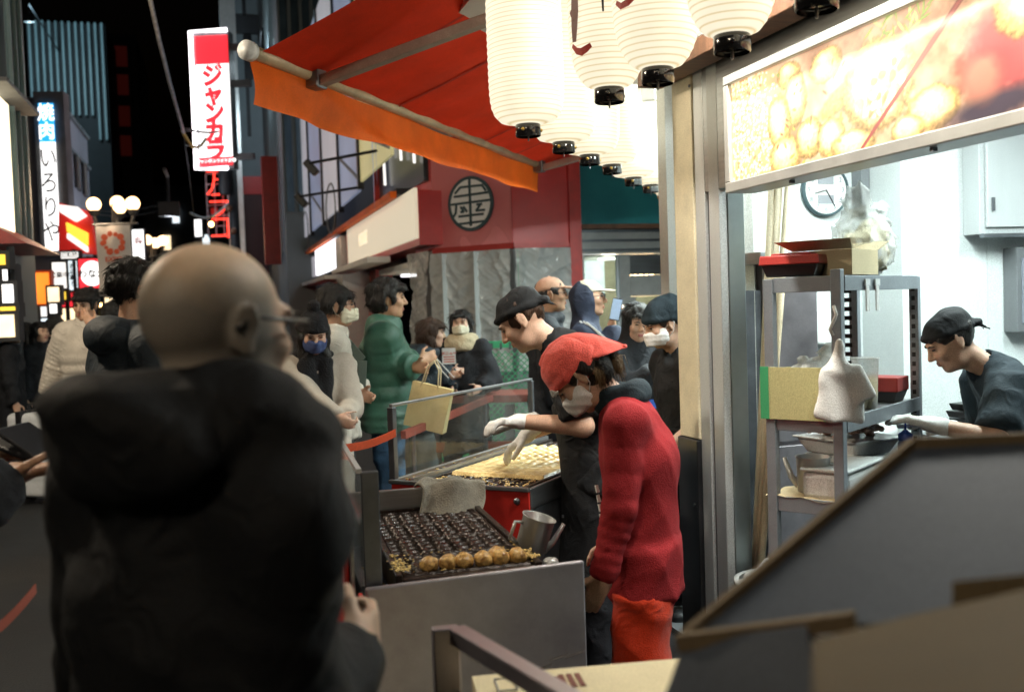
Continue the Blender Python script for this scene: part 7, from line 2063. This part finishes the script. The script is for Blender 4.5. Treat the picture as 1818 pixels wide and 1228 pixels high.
for i in (-1, 1):
    mb = MB(); mb.sphere(j['hp'](i * .085, -.008, -.04), .007, 8, 6); mb.build('earring', MATS['logo_white'], j['root'], True)
j = person('man in a white jacket, cream mask and glasses queuing beside the bobble hat', 78, headat=(598, 545, 5.95), fine=.0075, res=.014, arms=(P(640, 700, 5.8), P(650, 690, 6.1)), curl=(50, 50),
       top=top('jacket_white', thick=.034, hem=.84, collar='stand', wr=.008, wf=20), pants=PD_, hair=dict(style='short', thick=.018), mask='mask_cream', glasses='thin')
N_, u_, f_, x_ = j['neck'], j['up'], j['fw'], j['xs']
for sgn in (1, -1):
    mb = MB(); pts = [N_ + x_ * sgn * .10 - f_ * .16 - u_ * .22, N_ + x_ * sgn * .11 - f_ * .10 + u_ * .012, N_ + x_ * sgn * .115 + f_ * .06 + u_ * .0, N_ + x_ * sgn * .13 + f_ * .17 - u_ * .14, N_ + x_ * sgn * .15 + f_ * .15 - u_ * .36, N_ + x_ * sgn * .19 + f_ * .0 - u_ * .46]
    for a, b_ in zip(pts[:-1], pts[1:]): mb.bar(a, b_, .055, .02, x_)
    mb.build('backpack_strap', MATS['strap_green'], j['root'], bevel=.004)
j = person('man with dark wavy hair in a green quilted puffer jacket and jeans', 82, headat=(689, 532, 6.3), fine=.007, res=.0135, arms=(P(738, 652, 6.1), P(748, 640, 6.4)), curl=(60, 60), skin='skin_tan',
       top=top('puffer_green', thick=.052, hem=.84, collar='stand', quilt=7, qamp=.013, wr=.007), pants=dict(mat='jeans'), hair=dict(style='full', thick=.024, rough=.007))
t = thing('paper_bag', 'brown paper carrier bag hanging from the green-jacketed man\'s hands', 'bag', P(762, 722, 6.0), R(-12))
bw, bd, bh = .25, .09, .27
mb = MB(); mb.hexa([(-bw / 2, -bd / 2, -bh / 2), (bw / 2, -bd / 2, -bh / 2), (bw / 2, bd / 2, -bh / 2), (-bw / 2, bd / 2, -bh / 2)], [(-bw / 2, -bd / 2 * .6, bh / 2), (bw / 2, -bd / 2 * .6, bh / 2), (bw / 2, bd / 2 * .6, bh / 2), (-bw / 2, bd / 2 * .6, bh / 2)]); mb.build('bag', MATS['paper_bag'], t)
for y_ in (-.025, .025):
    mb = MB(); mb.tube([(-.07, y_, bh / 2 - .03), (-.055, y_, bh / 2 + .10), (-.02, y_, bh / 2 + .15), (.02, y_, bh / 2 + .10), (.04, y_, bh / 2 - .03)], .004, 6); mb.build('handle', MATS['card_pale'], t, True)
t.rotation_euler = (0, R(14), R(-12))
j = person('woman with long brown hair in a dark jacket beside the paper bag', 88, headat=(767, 592, 7.3), hpitch=4, neck=18, lean=6, fine=.008, res=.015, skin='skin_b', arms=(P(800, 668, 7.2), P(806, 660, 7.5)), curl=(50, 50),
       top=top('parka_navy', thick=.04, hem=.8, collar='hood', wr=.009), pants=dict(mat='trousers_grey'), hair=dict(style='long', len=.25, mat='hair_brown', bangs=1))
for k in range(2):
    mb = MB(); a = j['sh'][1] + Vector((.03, .06 + .04 * k, .02)); mb.bar(a, a + Vector((.02, .12, -.14)), .012, .004); mb.build('white_piping', MATS['cloth_white'], j['root'])
j = person('woman in black with a cream scarf and pale mask before the wrapped wall', 192, headat=(818, 575, 7.9), fine=.009, res=.015, hyaw=8, skin='skin_b', arms=(P(850, 690, 7.7), P(800, 690, 7.7)),
       top=top('coat_black', thick=.035, hem=.5, collar='crew'), pants=PD_, hair=dict(style='long', len=.13), mask='mask_cream')
h = Sdf(); N_, u_ = j['neck'], j['up']; h.torus(N_ + u_ * .035, .085, .048, k=.02); h.torus(N_ + u_ * -.01, .10, .045, k=.03); h.wrinkle(.008, 45, 4); link('scarf', h.mesh(.012, 'scarf'), MATS['scarf_cream'], j['root'], True)
t = thing('price_card', 'small white card with orange writing held near the scarfed woman', 'card', P(797, 632, 7.4), R(5))
mb = MB(); mb.box(-.05, .05, -.003, .003, -.06, .06); mb.build('card', MATS['white_paint'], t); text('lettering', 'メニュー', .028, MATS['print_orange'], t, face_mtx((0, -.005, .02), (1, 0, 0), UP), .0006, .001)
for k in range(3):
    mb = MB(); mb.box(-.04, .04, -.0045, -.0032, -.045 + .018 * k, -.038 + .018 * k); mb.build('printed_line', MATS['print_orange'], t)
j = person('man in a tan baseball cap and glasses looking right', 92, headat=(980, 524, 7.1), skin='skin_c', fine=.008, res=.015, hpitch=-2, top=top('coat_charcoal', thick=.03, hem=.8, collar='hood'), pants=PD_, hair=dict(style='short', bangs=0), hat=dict(style='cap', mat='cap_tan', name='cap'), glasses='thin')
j = person('man in a navy hood and cream cap filming with a phone', 98, headat=(1046, 531, 6.6), fine=.0075, res=.014, hpitch=-4, arms=(P(1072, 660, 6.4), P(1086, 577, 6.45)), hdir=(None, (.1, .25, 1)), palm=(None, (-.3, 1, 0)), poles=(None, (.2, -.3, -1)), curl=(30, 40), glasses='thin',
       top=top('hood_navy', thick=.03, hem=.8, collar='hoodup'), pants=PD_, hat=dict(style='cap', mat='cap_cream', name='cap'))
for k in range(3):
    a, b_ = j['sh'][1], j['el'][1]; d = (b_ - a).normalized(); off = Vector((.05 - .0 * k, .03 - .032 * k + .03, .082)); off = off - d * off.dot(d)
    mb = MB(); mb.bar(a + off.normalized() * .085 - d * .06 + Vector((0, .026 * (k - 1), 0)), b_ + off.normalized() * .079 + Vector((0, .026 * (k - 1), 0)), .011, .01); mb.build('sleeve_stripe', MATS['cloth_white'], j['root'])
v = P(1094, 549, 6.38); t = thing('phone', 'black phone held up by the hooded man', 'phone', v, R(-40))
mb = MB(); mb.box(-.036, .036, -.004, .004, -.072, .072); mb.build('case', MATS['black_gloss'], t, bevel=.004); mb = MB(); mb.box(-.032, .032, -.0052, -.0042, -.066, .066); mb.build('screen', emit('screen', (.25, .35, .5), .25, var=.9, scale=40), t)
t.rotation_euler = (R(-8), R(10), R(-30))
j = person('person in a black hooded coat over a blue shirt, behind the masked staff member', 150, headat=(1132, 572, 5.9), hyaw=-20, hpitch=16, fine=.0085, res=.015, arms=(P(1168, 660, 5.7), P(1160, 655, 5.7)), curl=(50, 50), skin='skin_b',
       top=top('coat_black', thick=.034, hem=.6, collar='hoodup'), pants=PD_, hair=dict(style='full', thick=.012))
mb = MB(); c_ = j['chest']; mb.prism([c_ + Vector((-.05, .148, .12)), c_ + Vector((.0, .150, .12)), c_ + Vector((.03, .152, -.16)), c_ + Vector((-.04, .152, -.16))], (0, .006, 0)); mb.build('shirt_front', MATS['shirt_blue'], j['root'])
j = person('staff member in a dark work cap and white mask beside the cream pillar', -108, headat=(1176, 576, 4.95), hpitch=20, neck=20, lean=4, fine=.007, res=.0135, arms=(P(1190, 790, 4.7), P(1150, 770, 5.1)), curl=(35, 35), skin='skin_b',
       top=top('tee_black', thick=.022, hem=.8, sleeve=.5, collar='crew', name='shirt'), pants=PD_, hat=dict(style='beanie', mat='tee_navy', slouch=True, name='work_cap'), mask='mask_white', hair=dict(style='short', bangs=0))
h = Sdf()
for i in (-1, 1): h.cap(j['sh'][i] + (j['el'][i] - j['sh'][i]) * .5, j['el'][i], .058, .052, k=.02); h.cap(j['el'][i], j['el'][i] + (j['wr'][i] - j['el'][i]) * .45, .052, .044, k=.02, cut=True)
h.wrinkle(.004, 50, 3); link('undersleeves', h.mesh(.011, 'us'), MATS['tee_navy'], j['root'], True)

# ---- the staff at the grills
j = person('cook in black with a knotted black cap bending over the far grill', -82, headat=(928, 570, 4.2), lean=16, bend=16, neck=26, hpitch=34, hyaw=-2, fine=.006, res=.0125, skin='skin_b', build=1.04,
       arms=(P(926, 748, 3.98), P(936, 772, 4.42)), poles=((-.35, -1, -.55), (.5, -1, -.4)), hdir=((-.35, .9, .05), (0, .8, -.6)), palm=((0, -.3, -1), (0, -.5, -1)), curl=(38, 30),
       top=top('tee_black', thick=.020, hem=.82, sleeve=.5, collar='crew', wr=.007, wf=24, name='shirt'), pants=PD_, apron='cap_black', hat=dict(style='bandana', mat='cap_black', name='work_cap'), hair=dict(style='short', mat='hair_brown', bangs=0), gloves=('glove_white', 'glove_white'))
j = person('woman in red sweatshirt, red headscarf and white mask leaning over the near grill', -80, headat=(1030, 668, 3.16), lean=0, bend=15, neck=30, hpitch=50, hyaw=3, fine=.0055, res=.0115, skin='skin_b', build=.92,
       arms=(P(1064, 1066, 2.95), P(1075, 1030, 3.42)), poles=((-.4, -1, -.2), (.5, -1, -.3)), hdir=((0, .45, -.9), None), curl=(38, 30),
       top=top('sweat_red', thick=.024, hem=.77, collar='crew', wr=.0025, wf=20, fold=.0045, ff=22, ribs=True, slim=.45, ak=.010, bunch=.006, name='sweatshirt', res=.009), pants=dict(mat='pants_red', thick=.03), hat=dict(style='headscarf', mat='scarf_red', name='headscarf'), mask='mask_white',
       hair=dict(style='full', mat='hair_black', bangs=0))
h = Sdf(); N_, u_, f_ = j['neck'], j['up'], j['fw']; Mx = np.array([[j['xs'][i], f_[i], u_[i]] for i in range(3)])
h.torus(N_ + u_ * .012, .066, .026, Mx, k=.02); h.torus(N_ + u_ * .045, .064, .022, Mx, k=.02); h.wrinkle(.004, 60, 5); link('turtleneck', h.mesh(.008, 'tn'), MATS['tee_navy'], j['root'], True)
hp = j['hp']
def strands(name, m, parent, pts, n, spread, r, seed):
    rg = random.Random(seed); mb = MB()
    for _ in range(n):
        o_ = Vector((rg.gauss(0, 1), rg.gauss(0, 1), rg.gauss(0, 1))) * spread; L_ = rg.uniform(.75, 1.1)
        q = [pts[0] + o_ * .6] + [pts[0] + (p - pts[0]) * L_ + o_ * (1 + .3 * i) + Vector((rg.gauss(0, 1), rg.gauss(0, 1), 0)) * spread * .3 for i, p in enumerate(pts[1:])]
        mb.tube(q, [r * (1 - .7 * i / (len(q) - 1)) for i in range(len(q))], 4)
    tag(mb.build(name, MATS[m], parent, True), kind='stuff')
dn = Vector((0, 0, -1))
strands('hair_strands', 'hair_blond', j['root'], [hp(0, -.115, -.03), hp(.0, -.135, -.06), hp(0, -.14, -.07) + dn * .05], 150, .008, .0014, 1)
strands('hair_strands', 'hair_blond', j['root'], [hp(-.080, -.055, -.01), hp(-.080, -.062, -.045), hp(-.074, -.06, -.06) + dn * .035], 90, .006, .0013, 2)
strands('hair_strands', 'hair_black', j['root'], [hp(-.07, -.075, .0), hp(-.068, -.085, -.045), hp(-.05, -.08, -.06) + dn * .04], 150, .010, .0014, 3)
for k, (a, b_) in enumerate((((-.055, .112, .030), (-.062, .100, .052)), ((-.06, .105, .028), (-.078, .085, .030)), ((-.075, .09, .024), (-.066, .10, .05)))):
    mb = MB(); mb.bar(Vector(hp(*a)), Vector(hp(*b_)), .006, .006); mb.build('white_print', MATS['cloth_white'], j['root'])
for k in range(4):
    c_ = j['chest'] + j['fw'] * (.150 + .004 * k) - j['xs'] * (.055 + .004 * (k % 2)) - j['up'] * (.03 + .03 * k); mb = MB(); mb.bar(c_, c_ - j['up'] * .022 - j['xs'] * .008, .010, .006); mb.build('white_print', MATS['cloth_white'], j['root'])
j = person('kitchen worker in a black cap and T-shirt bent over the worktop', -84, headat=(1688, 606, 3.95), lean=22, bend=16, neck=22, hpitch=30, fine=.006, res=.0125, skin='skin_b',
       arms=(P(1650, 752, 3.72), P(1672, 756, 4.05)), poles=((-.3, -1, -.5), (.3, -1, -.5)), curl=(25, 25), palm=((0, 0, -1), (0, 0, -1)),
       top=top('tee_navy', thick=.020, hem=.82, sleeve=.5, collar='crew', wr=.006, name='shirt'), pants=PD_, hat=dict(style='bandana', mat='cap_black', name='work_cap'), hair=dict(style='short', bangs=0), gloves=('glove_white', 'glove_white'))

# ---- orange queue tapes
def tape(label, pts, w):
    mb = MB()
    L = [Vector(p) for p in pts]; n = []
    for i in range(len(L) - 1):
        for k in range(6): f = k / 6; n.append(L[i] + (L[i + 1] - L[i]) * f - UP * .015 * math.sin(math.pi * f))
    n.append(L[-1])
    vs = [p + UP * w / 2 for p in n] + [p - UP * w / 2 for p in n]; m = len(n)
    mb.add(vs, [(i, i + 1, m + i + 1, m + i) for i in range(m - 1)])
    o = mb.build('queue_tape', MATS['tape_orange'] if w > .03 else mat('tape_dull', (.20, .035, .015), .7)); sd = o.modifiers.new('s', 'SOLIDIFY'); sd.thickness = .003
    tag(o, label, 'tape', 'orange queue tapes')
tape('orange queue tape stretched behind the bald man to the far cart', [P(-40, 846, 3.5), P(70, 828, 3.5), P(126, 818, 3.5), P(505, 818, 3.55), P(600, 796, 3.9), P(702, 768, 4.1)], .032)
tape('blurred orange tape low at the left edge of the picture', [P(-60, 1150, 1.9), P(62, 1044, 2.25)], .022)
